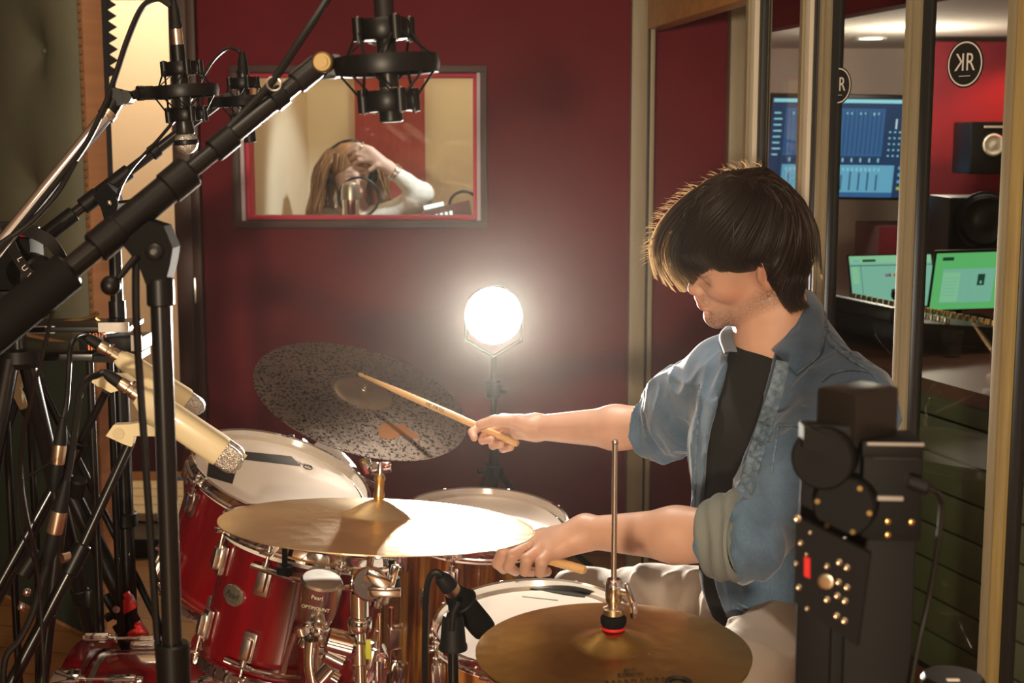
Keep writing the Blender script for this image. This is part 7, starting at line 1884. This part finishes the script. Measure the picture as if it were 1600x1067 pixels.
# multi clamp with the L rod that carries the front tom
mc_ = thing('tom_clamp', 'chrome ball clamp and L rod between the crash stand and the front tom', 'clamp', tuple(P(500, 1010, 2.08)))
mb = MB(); mb.tube(smooth_path([P(490, 966, 2.14), P(480, 980, 2.12), P(485, 996, 2.11), P(496, 1000, 2.10), P(505, 1002, 2.08)], 5), 0.0085, 14); mb.build('elbow_rod', M['chrome'], mc_)
mb = MB(); mb.sphere(P(500, 984, 2.11), 0.016, 22, 14); mb.build('ball_joint', M['chrome'], mc_)
mb = MB(); mb.cyl(P(474, 992, 2.10), P(470, 978, 2.10), 0.012, n=16, bev=0.002); mb.cyl(P(474, 1010, 2.10), P(480, 998, 2.10), 0.010, n=16, bev=0.002); mb.build('wing_bolts', M['chrome'], mc_)
mb = MB(); mb.tube(smooth_path([P(488, 1000, 2.09), P(486, 1030, 2.09), P(490, 1060, 2.09), P(500, 1100, 2.09)], 5), 0.012, 14); mb.build('L_rod'.lower(), M['chrome'], mc_)
mb = MB(); mb.cyl(P(500, 1064, 2.06), P(522, 1040, 2.06), 0.014, n=20, bev=0.003); mb.cyl(P(518, 1056, 2.04), P(528, 1062, 2.04), 0.010, n=14); mb.build('memory_lock', M['chrome'], mc_)
# second chrome clamp nearer the floor tom
kc = thing('tom_clamp', 'chrome clamp with wide jaws beside the floor tom at the bottom', 'clamp', tuple(P(590, 1050, 2.4)))
mb = MB(); mb.cyl(P(560, 1046, 2.4), P(606, 1036, 2.4), 0.020, n=28, bev=0.004); mb.cyl(P(590, 1030, 2.38), P(590, 1060, 2.38), 0.012); mb.build('jaws', M['chrome'], kc)
mb = MB(); mb.cyl(P(588, 960, 2.42), Vector((P(588, 960, 2.42).x, 2.42, 0.01)), 0.009); mb.build('pole', M['chrome'], kc)
# dark ride: stand behind the rear tom
rs_ = thing('cymbal_stand', 'chrome cymbal stand behind the rear tom, tilting the dark ride cymbal', 'cymbal stand', (P(592, 760, 3.2).x, 3.2, 0))
nr = XR.to_3x3() @ Vector((0, 0, 1)); topr = XR @ Vector((0, 0, hR)); und = XR @ Vector((0, 0, 0.0))
mb = MB(); mb.lathe([(0, 0), (0.004, 0), (0.004, 0.012), (0, 0.013)], 14, a=topr, b=topr+nr); mb.build('threaded_tip', M['worn_chrome'], rs_)
Yq = 3.14; xq = P(592, 770, Yq).x
mb = MB(); mb.tube([und + nr*0.012, und - nr*0.05, P(578, 722, Yq)], 0.006, 12); mb.build('tilter_rod', M['chrome'], rs_)
mb = MB(); mb.cyl(P(566, 716, Yq-0.02), P(576, 740, Yq-0.02), 0.010, n=16, bev=0.002); mb.cyl(P(580, 735, Yq-0.03), P(612, 731, Yq-0.03), 0.0095, n=18, bev=0.002); mb.sphere(P(584, 732, Yq-0.02), 0.016, 20, 12); mb.box(P(604, 726, Yq-0.04), (0.020, 0.006, 0.014), bev=0.002); mb.build('ratchet', M['chrome'], rs_)
mb = MB(); mb.sphere(P(568, 722, Yq-0.03), 0.007, 12, 8); mb.build('brass_bolt', M['brass'], rs_)
stand_tube(rs_, (xq, Yq, P(592, 738, Yq).z), (xq, Yq, 0.20), 0.0095, 'pole', 'chrome')
for k in range(3):
    a = 2*PI*k/3 + 1.2; mb = MB(); mb.tube([(xq, Yq, 0.26), (xq+0.24*math.cos(a), Yq+0.24*math.sin(a), 0.014)], 0.007, 10); mb.build('leg', M['chrome'], rs_)
# pale tapered reflector behind the rear tom
pc = thing('cymbal_cup', 'pale grey cone shaped cup and bracket between the rear tom and the ride', 'cup', tuple(P(520, 735, 2.98)))
mb = MB(); mb.lathe([(0.0, 0), (0.020, 0.0), (0.030, 0.05), (0.034, 0.085), (0.0, 0.085)], 28, a=P(500, 694, 3.0), b=P(535, 742, 2.96)); mb.build('cone', M['unit_grey'], pc)
mb = MB(); mb.cyl(P(532, 738, 2.965), P(540, 749, 2.955), 0.034, n=28, bev=0.006); mb.build('chrome_cap', M['chrome'], pc)
mb = MB(); mb.tube([P(530, 730, 2.98), P(560, 745, 3.05), P(588, 760, 3.12)], 0.006); mb.build('arm', M['chrome'], pc)
mb = MB(); mb.cyl(P(455, 700, 3.0), P(453, 680, 3.0), 0.010, n=16, bev=0.002); mb.cyl(P(468, 700, 3.0), P(478, 690, 3.0), 0.010, n=14); mb.tube([P(455, 695, 3.0), P(500, 700, 3.0)], 0.005); mb.build('wing_screw', M['black_plastic'], pc)
# hi-hat stand with clutch
hs = thing('hihat_stand', 'chrome hi-hat stand whose tall pull rod passes up through the nearest cymbals', 'cymbal stand', (HC.x, HC.y, 0))
nh = XH.to_3x3() @ Vector((0, 0, 1)); th_ = XH @ Vector((0, 0, hH))
rt = P(961, 691, 1.75)
bb = Vector((th_.x, th_.y, th_.z))
mb = MB(); mb.cyl(bb - nh*0.02, rt, 0.0036, n=14); mb.sphere(rt, 0.0042, 12, 8); mb.build('pull_rod', M['worn_chrome'], hs)
rd_ = (rt-bb).normalized()
def hp(z): return bb + rd_*z
mb = MB(); mb.lathe([(0, 0.000), (0.0150, 0.000), (0.0158, 0.002), (0.0150, 0.0035), (0, 0.0035)], 30, a=bb, b=bb+rd_); mb.build('red_washer', M['red_plastic'], hs)
mb = MB(); mb.lathe([(0, 0.003), (0.0135, 0.003), (0.0165, 0.008), (0.0168, 0.015), (0.0140, 0.018), (0, 0.018)], 30, a=bb, b=bb+rd_); mb.build('felt', M['black_soft'], hs)
mb = MB(); mb.lathe([(0, 0.018), (0.0110, 0.018), (0.0140, 0.020), (0.0140, 0.027), (0.0110, 0.029), (0, 0.029)], 28, a=bb, b=bb+rd_); mb.build('lock_nut', M['nickel'], hs)
mb = MB(); mb.lathe([(0, 0.028), (0.0072, 0.028), (0.0072, 0.034), (0.0100, 0.036), (0.0108, 0.040), (0.0108, 0.062), (0.0085, 0.066), (0, 0.066)], 28, a=bb, b=bb+rd_); mb.build('clutch_body', M['chrome'], hs)
mb = MB(); mb.cyl(hp(0.052), hp(0.050) + Vector((0.020, -0.006, 0)), 0.005, n=14); mb.sphere(hp(0.057) + Vector((-0.001, -0.012, 0)), 0.006, 14, 10); mb.bar(hp(0.062) + Vector((0.015, -0.006, 0)), hp(0.030) + Vector((0.026, -0.010, 0)), 0.010, 0.005, bev=0.002); mb.bar(hp(0.040) + Vector((0.024, -0.010, 0)), hp(0.018) + Vector((0.0255, -0.012, 0)), 0.008, 0.007, bev=0.002); mb.build('clutch_lever', M['chrome'], hs)
low = XHb @ Vector((0, 0, -0.03))
stand_tube(hs, low, (low.x, low.y, 0.16), 0.0105, 'pole', 'chrome')
mb = MB(); mb.lathe([(0, 0), (0.016, 0), (0.020, 0.012), (0.020, 0.018), (0, 0.018)], 24, xf=Matrix.Translation((low.x, low.y, low.z-0.008))); mb.build('seat_cup', M['black_plastic'], hs)
for k in range(3):
    a = 2*PI*k/3 - 0.3; mb = MB(); mb.tube([(low.x, low.y, 0.30), (low.x+0.24*math.cos(a), low.y+0.24*math.sin(a), 0.014)], 0.007, 10); mb.build('leg', M['chrome'], hs)
MB().box((low.x+0.10, low.y+0.02, 0.03), (0.26, 0.085, 0.012), Matrix.Rotation(math.radians(-8), 3, 'Y'), bev=0.004).build('pedal', M['worn_chrome'], hs)

# ------------------------------------------------------------------ motorised slider rig in the right foreground
Ys = 1.13
sr = thing('slider_rig', 'black motorised camera slider rig with battery, bolted plates and red mark, right foreground', 'camera rig', (P(1330, 1060, Ys).x, Ys, 0))
def fr(u, v, y=Ys): return P(u, v, y)
rot = Matrix.Rotation(math.radians(-24), 3, 'Z')     # front plates turn away to the left
cx = P(1345, 800, Ys)
Rz = rot
def rbox(name, uL, vT, uR, vB, yN, dep, m_, bev=0.002, ang=0.0, parent=None, tilt=0.0):
    a = P(uL, vT, yN); b = P(uR, vB, yN); c = Vector(((a.x+b.x)/2, yN+dep/2, (a.z+b.z)/2))
    R_ = Matrix.Rotation(ang, 3, 'Z') @ Matrix.Rotation(tilt, 3, 'X')
    return MB().box(c, (abs(b.x-a.x), dep, abs(a.z-b.z)), R_, bev=bev).build(name, M[m_], parent or sr)
mat('rig_black', (0.005, 0.0045, 0.004), 0.62, spec=0.22)
mat('battery_grey', (0.014, 0.011, 0.008), 0.33)
# battery: slanting block, its side lit
bt = rbox('battery', 1296, 610, 1402, 690, Ys+0.01, 0.042, 'battery_grey', 0.005, math.radians(38))
# controller under it
rbox('controller_top', 1352, 690, 1444, 716, Ys-0.005, 0.05, 'rig_black', 0.002, math.radians(-4))
ct = rbox('controller', 1354, 692, 1440, 838, Ys, 0.045, 'rig_black', 0.002, math.radians(-4))
rbox('silver_trim', 1356, 692, 1444, 697, Ys-0.007, 0.004, 'cone_grey', 0.0008, math.radians(-4))
rbox('silver_trim', 1372, 776, 1412, 783, Ys-0.006, 0.006, 'cone_grey', 0.001, math.radians(-4))
rbox('slot', 1366, 708, 1436, 718, Ys-0.002, 0.004, 'gasket', 0.001, math.radians(-4))
rbox('neck_block', 1276, 700, 1360, 760, Ys+0.014, 0.05, 'rig_black', 0.004, math.radians(-20))
mb = MB(); mb.prism([(0, 0), (0.022, -0.008), (0.040, -0.020), (0.036, -0.030), (0.012, -0.022), (0, -0.018)], 0.02, xf=frame(P(1252, 662, Ys+0.0), (0, -1, 0), (1, 0, 0))); mb.build('lever_arm', M['rig_black'], sr)
rbox('arm_bar', 1254, 664, 1345, 700, Ys+0.004, 0.02, 'rig_black', 0.003, math.radians(-12))
for (u, v, r) in ((1284, 718, 0.0265), (1318, 792, 0.0265)):
    c = P(u, v, Ys-0.006); mb = MB(); d_ = Vector((-0.45, -1, 0)).normalized(); mb.cyl(c + Vector((0.45, 1, 0)).normalized()*0.03, c, r*0.96, n=40, bev=0.002); w = mb.build('motor_cap', M['rig_black'], sr)
    if v > 750:
        X = frame(c, d_, (0, 0, 1))
        for k in range(6):
            a = 2*PI*k/6+0.4; mb = MB(X); mb.cyl((r*0.80*math.cos(a), r*0.80*math.sin(a), 0), (r*0.80*math.cos(a), r*0.80*math.sin(a), 0.0016), 0.0022, n=12); mb.build('screw', M['brass'], w, xf=X)
rbox('upright', 1262, 690, 1300, 1200, Ys+0.03, 0.03, 'rig_black', 0.002, math.radians(-20))
rbox('rail', 1330, 830, 1404, 1600, Ys+0.02, 0.035, 'rig_black', 0.002, math.radians(-8))
rbox('rail', 1254, 930, 1300, 1600, Ys+0.035, 0.02, 'rig_black', 0.002, math.radians(-8))
rbox('side_block', 1350, 780, 1440, 846, Ys+0.004, 0.03, 'rig_black', 0.002, math.radians(-4))
for (u, v) in ((1387, 815), (1387, 836), (1424, 816)): mb = MB(); mb.sphere(P(u, v, Ys-0.003), 0.0030, 12, 8, (1, 0.5, 1)); mb.build('screw', M['brass'], sr)
# slanted carriage plate: corners as seen
pl = [P(1246, 806, Ys-0.02), P(1361, 863, Ys-0.045), P(1340, 1010, Ys-0.045), P(1243, 938, Ys-0.02)]
zc = (pl[1]-pl[0]).cross(pl[3]-pl[0]).normalized(); zc = -zc if zc.y > 0 else zc; zc = Vector((-0.10, -1, 0)).normalized() if False else zc
Xp = frame(sum(pl, Vector())/4, zc, (pl[1]-pl[0]))
L_ = [Xp.inverted() @ p for p in pl]
mb = MB(Xp); mb.prism([(q.x, q.y) for q in L_], 0.007, xf=Xp); pt_l = mb.build('carriage_plate', M['rig_black'], sr, xf=Xp)
def onp(u, v): n = Xp.to_3x3() @ Vector((0, 0, 1)); return Xp.inverted() @ PX(u, v, n, n.dot(Xp.translation))
for (u, v, r) in ((1248, 808, 0.003), (1253, 846, .0022), (1246, 878, .0018), (1250, 915, .0024), (1294, 882, .0022), (1292, 906, .0062), (1294, 934, .0026), (1313, 876, .0026), (1325, 884, .0026), (1312, 907, .0026), (1325, 915, .0026), (1310, 928, .0026), (1322, 936, .0026), (1309, 959, .0026), (1321, 967, .0026), (1263, 948, .0018), (1262, 864, .0014), (1268, 830, .0014)):
    q = onp(u, v); mb = MB(Xp); mb.lathe([(0, 0.0035), (r, 0.0035), (r, 0.0052), (r*0.6, 0.0058), (0, 0.0050)], 16, xf=Xp @ Matrix.Translation((q.x, q.y, 0))); mb.build('screw', M['nickel'], pt_l, xf=Xp @ Matrix.Translation((q.x, q.y, 0)))
qq = [onp(u, v) for u, v in ((1259, 867), (1268, 870), (1268, 901), (1259, 897))]; mb = MB(Xp); mb.prism([(q.x, q.y) for q in qq], 0.003, xf=Xp @ Matrix.Translation((0, 0, 0.004))); mb.build('red_mark', M['red_plastic'], pt_l, xf=Xp)
# power plug and its cable
mb = MB(); mb.cyl(P(1420, 752, Ys-0.012), P(1452, 764, Ys-0.02), 0.0058, n=16, bev=0.001); mb.build('plug', M['rubber'], sr); mb = MB(); mb.box(P(1421, 751, Ys-0.004), (0.005, 0.010, 0.009), bev=0.001); mb.build('socket', M['nickel'], sr)
cable('thin black power cable curving down from the slider rig', [P(1450, 763, Ys-0.02), P(1464, 770, Ys-0.02), P(1471, 790, Ys-0.015), P(1467, 840, Ys-0.01), P(1452, 930, Ys), P(1436, 1000, Ys), P(1424, 1067, Ys), P(1410, 1160, Ys)], 0.0022, 'cable_black')
# support post of the rig down to the floor
gx = P(1340, 1100, Ys).x
MB().cyl((gx, Ys+0.05, 0.02), (gx, Ys+0.05, P(1340, 1100, Ys).z), 0.02).build('support_pole', M['black_metal'], sr)
for k in range(3):
    a = 2*PI*k/3+0.2; mb = MB(); mb.tube([(gx, Ys+0.05, 0.34), (gx+0.30*math.cos(a), Ys+0.05+0.30*math.sin(a), 0.014)], 0.012, 10); mb.build('leg', M['black_metal'], sr)
# things peeping in at the bottom right: lens and small glinting clamp
ln_ = thing('camera_lens', 'rounded black lens barrel peeping in at the bottom right', 'lens', tuple(P(1490, 1080, 1.3)))
c = P(1488, 1090, 1.3); mb = MB(); mb.lathe([(0, 0), (0.028, 0), (0.030, 0.004), (0.030, 0.03), (0.027, 0.034), (0, 0.034)], 36, xf=Matrix.Translation((c.x, 1.3, c.z-0.012))); mb.build('barrel', M['black_plastic'], ln_)
mb = MB(); mb.cyl((c.x, 1.3, 0.01), (c.x, 1.3, c.z-0.012), 0.010); mb.build('support', M['black_metal'], ln_)
mb = MB(); mb.box((c.x-0.004, 1.288, c.z+0.0225), (0.012, 0.004, 0.002), bev=0.0005); mb.build('pale_mark', M['print_white'], ln_)
mb = MB(); mb.lathe([(0, 0), (0.16, 0), (0.16, 0.012), (0.02, 0.03), (0, 0.03)], 30, xf=Matrix.Translation((c.x, 1.3, 0))); mb.build('round_base', M['black_metal'], ln_)
# ------------------------------------------------------------------ singer in the vocal booth
Yb = 5.75
mat('skin_far', (0.62, 0.40, 0.32), 0.55)
nt, b_ = nodes_of(M['skin_far']); at = nt.nodes.new('ShaderNodeAttribute'); at.attribute_name = 'tint'; nt.links.new(at.outputs['Color'], b_.inputs['Base Color'])
def q_(u, v, y=Yb): return np.array(P(u, v, y))
si = thing('person', 'long haired singer behind the booth window, one arm raised to the forehead', 'person', (float(P(560, 300, Yb).x), Yb, 0))
hc_ = q_(548, 274, Yb-0.02)
f_ = SDF()
F3 = np.stack([A_((0.35, -0.93, -0.1)), A_((0.93, 0.35, 0.05)), A_((0.04, -0.1, 0.99))], 1); F3, _r = np.linalg.qr(F3); F3 = F3*np.sign(np.diag(_r))
def Hb(x, y, z): return hc_ + F3 @ A_((x, y, z))
f_.el(Hb(-0.01, 0, 0.03), (0.092, 0.074, 0.09), F3, k=0.02); f_.el(Hb(0.035, 0, -0.03), (0.055, 0.052, 0.07), F3, k=0.03); f_.rc(Hb(0.085, 0, 0.01), Hb(0.103, 0, -0.025), 0.007, 0.010, k=0.012)
for s in (-1, 1): f_.el(Hb(0.092, s*0.03, 0.006), (0.012, 0.016, 0.010), F3, k=0.012, op='-')
f_.el(Hb(0.086, 0, -0.058), (0.012, 0.022, 0.010), F3, k=0.008)
nk = q_(552, 330, Yb+0.02); ch = q_(560, 420, Yb+0.02)
f_.rc(Hb(-0.02, 0, -0.05), nk, 0.045, 0.05, k=0.03)
shl = q_(602, 345, Yb); shr = q_(505, 352, Yb+0.04)
f_.rc(shl, shr, 0.055, 0.055, k=0.05); f_.el((shl+shr)/2 + A_((0, 0, -0.20)), (0.17, 0.10, 0.24), None, k=0.06)
f_.el((shl+shr)/2 + A_((0, 0, -0.50)), (0.18, 0.12, 0.2), None, k=0.06)
for s in (-1, 1): f_.chain([(shl+shr)/2 + A_((s*0.09, 0, -0.55)), (s*0.10 + float((shl+shr)[0]/2), Yb, 0.42), (s*0.10 + float((shl+shr)[0]/2), Yb+0.02, 0.05)], [0.085, 0.06, 0.04], k=0.03)
elb = q_(660, 305, Yb-0.06); wr = q_(607, 262, Yb-0.10)
f_.chain([shl, elb], [0.046, 0.038], k=0.02); f_.rc(elb, wr, 0.038, 0.024, k=0.015)
hm = q_(578, 236, Yb-0.11); f_.rc(wr, hm, 0.024, 0.020, k=0.015); f_.rc(wr, q_(572, 246, Yb-0.11), 0.02, 0.017, k=0.015)
for (a, b, c) in (((574, 231), (558, 226), (546, 233)), ((572, 236), (556, 233), (543, 240)), ((571, 243), (558, 241), (548, 248)), ((572, 250), (562, 250), (553, 256))):
    f_.chain([q_(*a, Yb-0.115), q_(*b, Yb-0.115), q_(*c, Yb-0.10)], [0.011, 0.010, 0.008], k=0.004)
f_.chain([wr, q_(590, 258, Yb-0.12), q_(578, 266, Yb-0.12)], [0.016, 0.012, 0.009], k=0.006)
arm = q_(480, 395, Yb); f_.chain([shr, arm, q_(500, 430, Yb-0.2)], [0.046, 0.038, 0.028], k=0.02)
V, F = f_.mesh(0.005, smooth=1); Lb = (V-hc_) @ F3
base2 = np.tile(A_((0.62, 0.40, 0.32)), (len(V), 1))
def m2(c, r, col, w=0.8):
    g = np.clip(np.exp(-((((Lb-A_(c))/A_(r))**2).sum(1)))*1.5, 0, w)[:, None]; base2[:] = base2*(1-g) + A_(col)*g
for s in (-1, 1): m2((0.09, s*0.03, 0.006), (0.02, 0.016, 0.005), (0.12, 0.07, 0.05)); m2((0.09, s*0.03, 0.025), (0.02, 0.02, 0.004), (0.2, 0.12, 0.08))
m2((0.098, 0, -0.058), (0.014, 0.02, 0.007), (0.5, 0.12, 0.10))
sdf_object('body', V, F, M['skin_far'], si, base2)
mat('blouse_white', (0.74, 0.70, 0.62), 0.85, bump=0.2, bscale=200)
bl = SDF(); bl.rc(shl, shr, 0.066, 0.066, k=0.05); bl.el((shl+shr)/2 + A_((0, 0, -0.20)), (0.185, 0.115, 0.24), None, k=0.06); bl.rc(shl, shl*0.15+elb*0.85, 0.060, 0.052, k=0.03); bl.rc(shl*0.15+elb*0.85, elb*0.95+wr*0.05, 0.052, 0.046, k=0.02)
bl.rc(elb, elb*0.30+wr*0.70, 0.046, 0.030, k=0.015); bl.chain([shr, arm], [0.060, 0.052], k=0.03); bl.rc(nk + A_((0, -0.01, -0.01)), nk + A_((0, -0.02, 0.1)), 0.060, 0.08, k=0.01, op='-')
bl.el((shl+shr)/2 + A_((0, 0, -0.5)), (0.195, 0.135, 0.2), None, k=0.06)
V, F = bl.mesh(0.006, lambda Q: 0.004*vnoise(Q, 22) + 0.002*vnoise(Q, 60)); sdf_object('blouse', V, F, M['blouse_white'], si)
mat('trousers_dark', (0.03, 0.03, 0.04), 0.9)
tq = SDF(); c0 = (shl+shr)/2
for s in (-1, 1): tq.chain([c0 + A_((s*0.09, 0, -0.55)), A_((s*0.10 + float(c0[0]), Yb, 0.42)), A_((s*0.10 + float(c0[0]), Yb+0.02, 0.06))], [0.10, 0.075, 0.06], k=0.04)
V, F = tq.mesh(0.01); sdf_object('trousers', V, F, M['trousers_dark'], si)
# long wavy hair
mat('hair_honey', (0.20, 0.09, 0.035), 0.45, var=(0.34, 0.17, 0.07), vscale=14, stretch=(3, 3, 0.6))
hh_ = SDF(); hh_.el(Hb(-0.022, 0, 0.045), (0.104, 0.088, 0.092), F3, k=0.02); hh_.el(Hb(0.09, 0.0, -0.03), (0.06, 0.062, 0.075), F3, k=0.015, op='-')
V, F = hh_.mesh(0.006, lambda Q: 0.004*vnoise(Q, 35)); hb_ = sdf_object('hair', V, F, M['hair_honey'], si)
rg = random.Random(5); lk = []
for i in range(420):
    a = rg.uniform(1.05, 2*PI-1.05); z0 = rg.uniform(0.05, 0.12); rad = math.sqrt(max(0, 1-((z0-.045)/.092)**2)); p = A_((-0.022+0.10*rad*math.cos(a), 0.086*rad*math.sin(a), z0)); pts = [Vector(Hb(*p))]; v = A_((math.cos(a)*0.6, math.sin(a)*0.8, 0.2)); ph = rg.uniform(0, 6); L = rg.uniform(0.22, 0.36)
    for k in range(12):
        v = v*0.75 + A_((0.02*math.sin(ph+k*0.9), 0.22*math.sin(ph+k*1.1)+0.10*math.sin(a), -0.55)); v /= np.linalg.norm(v); p = p + v*L/12
        c = A_((-0.022, 0, 0.02)); r = A_((0.104, 0.090, 0.11)); q = (p-c)/r; n = np.linalg.norm(q)
        if n < 1: p = c + q/n*r
        pts.append(Vector(Hb(*p)))
    lk.append((pts, rg.uniform(0.002, 0.0045)))
strand_mesh(lk, 'hair_locks', M['hair_honey'], hb_)
lk = []
for i in range(40):
    y0 = rg.choice((-1, 1))*rg.uniform(0.02, 0.06); p = A_((0.062, y0, 0.098)); pts = [Vector(Hb(*p))]; v = A_((0.6, y0*4, 0.1))
    for k in range(6): v = v*0.6 + A_((0.06, 0.1*math.copysign(1, y0), -0.5)); v /= np.linalg.norm(v); p = p + v*0.012; pts.append(Vector(Hb(*p)))
    lk.append((pts, 0.0025))
strand_mesh(lk, 'fringe', M['hair_honey'], hb_)
mat('silver', (0.8, 0.8, 0.8), 0.2, metal=1.0)
for f in (0.12, 0.2): 
    c = Vector(wr*(1-f)+elb*f); mb = MB(); mb.torus(c, Vector(elb-wr), 0.033, 0.005, 24, 8); mb.build('bracelet', M['silver'], si)
mb = MB(); mb.torus(Vector(q_(566, 228, Yb-0.115)), Vector(q_(574, 231, Yb)-q_(558, 226, Yb)), 0.013, 0.004, 16, 6); mb.build('ring', M['silver'], si)
hpz = thing('headphones', 'dark headphones worn by the singer in the booth', 'headphones', tuple(Hb(0, 0, 0)))
mb = MB(); mb.tube([Vector(Hb(-0.005, 0.105*math.sin(a), 0.02+0.118*math.cos(a))) for a in [(-1.65+3.3*k/16) for k in range(17)]], 0.006, 8); mb.build('headband', M['black_plastic'], hpz)
for s in (-1, 1):
    mb = MB(); mb.cyl(Vector(Hb(-0.005, s*0.080, 0.0)), Vector(Hb(-0.005, s*0.108, 0.0)), 0.038, 0.030, n=24); mb.build('ear_cup', M['black_plastic'], hpz)
# studio microphone in front of her, with pop shield and stand
bm_ = thing('microphone', 'large silver studio microphone in front of the singer in the booth', 'microphone', tuple(P(548, 345, 5.35)))
c = P(548, 312, 5.35)
mb = MB(); mb.lathe([(0, -0.10), (0.03, -0.10), (0.032, -0.09), (0.032, 0.0), (0, 0.0)], 28, xf=Matrix.Translation((c.x, 5.35, c.z))); mb.build('body', M['chrome'], bm_)
mb = MB(); mb.lathe([(0, 0.0), (0.035, 0.0), (0.036, 0.035), (0.030, 0.058), (0.015, 0.068), (0, 0.070)], 28, xf=Matrix.Translation((c.x, 5.35, c.z))); mb.build('grille', M['mesh_steel'], bm_)
ps = thing('pop_shield', 'round dark pop shield hoop between the booth microphone and the singer', 'pop shield', (c.x+0.01, 5.45, c.z))
mb = MB(); mb.torus((c.x+0.02, 5.45, c.z+0.005), (0.1, -1, 0), 0.075, 0.005, 36, 8); mb.build('hoop', M['black_plastic'], ps)
mb = MB(); mb.tube([(c.x+0.02, 5.45, c.z-0.07), (c.x+0.05, 5.42, c.z-0.22), (c.x+0.01, 5.36, c.z-0.30)], 0.005); mb.build('gooseneck', M['black_metal'], ps)
bst = thing('microphone_stand', 'black stand under the silver booth microphone', 'microphone stand', (c.x, 5.36, 0))
MB().cyl((c.x, 5.36, 0.02), (c.x, 5.36, c.z-0.10), 0.010).build('pole', M['black_metal'], bst)
MB().lathe([(0, 0), (0.14, 0), (0.14, 0.012), (0.02, 0.03), (0, 0.03)], 30, xf=Matrix.Translation((c.x, 5.36, 0))).build('round_base', M['black_metal'], bst)
# music stand with a sheet tray and clip light
ms_ = thing('music_stand', 'small music stand with lit strip and round dark hoop at the window corner', 'music stand', (P(705, 340, 5.3).x, 5.3, 0))
a = P(672, 345, 5.28); b = P(735, 330, 5.34)
X = frame((a+b)/2 + Vector((0, 0, -0.02)), (-0.15, -1, 0.35), (1, 0, 0.2)); mb = MB(X); mb.box((0, 0, 0), (0.17, 0.13, 0.008), bev=0.003, xf=X); mat('tray_maroon', (0.28, 0.14, 0.13), 0.5); mb.build('tray', M['tray_maroon'], ms_, xf=X)
mat('lit_strip', (0.9, 1, 1), 0.5, emit=(0.75, 1.0, 0.95), estr=1.3)
mb = MB(X); mb.box((-0.05, 0.072, 0.006), (0.075, 0.014, 0.006), xf=X); mb.build('lit_strip', M['lit_strip'], ms_, xf=X)
for j in range(2):
    for i in range(4): mb = MB(X); mb.box((-0.045+i*0.018, 0.03-j*0.045, 0.006), (0.010, 0.014, 0.003), xf=X); mb.build('lit_button', M['lit_strip'], ms_, xf=X)
mb = MB(); cc = P(725, 322, 5.36); mb.torus(cc, (0.1, -1, 0.1), 0.055, 0.006, 32, 8); mb.build('hoop', M['black_plastic'], ms_)
MB().cyl((P(705, 345, 5.32).x, 5.33, 0.02), (P(705, 345, 5.32).x, 5.33, P(705, 345, 5.3).z-0.02), 0.009).build('pole', M['black_metal'], ms_)
MB().lathe([(0, 0), (0.14, 0), (0.14, 0.012), (0.02, 0.03), (0, 0.03)], 30, xf=Matrix.Translation((P(705, 345, 5.32).x, 5.33, 0))).build('round_base', M['black_metal'], ms_)
# ------------------------------------------------------------------ scattering volume added to imitate lens bloom round the studio lamp
hm = bpy.data.materials.new('bloom_scatter'); hm.use_nodes = True; nt = hm.node_tree; nt.nodes.clear()
out = nt.nodes.new('ShaderNodeOutputMaterial'); vs_ = nt.nodes.new('ShaderNodeVolumeScatter')
vs_.inputs['Color'].default_value = (1, 0.97, 0.92, 1); vs_.inputs['Density'].default_value = 0.0012; vs_.inputs['Anisotropy'].default_value = 0.90
nt.links.new(vs_.outputs[0], out.inputs['Volume'])
o = MB().box((-0.45, 2.45, 1.3), (2.1, 4.3, 2.5)).build('bloom_haze', hm); tag(o, 'thin scattering volume added to imitate lens bloom around the bright studio lamp', 'bloom_haze', kind='stuff')
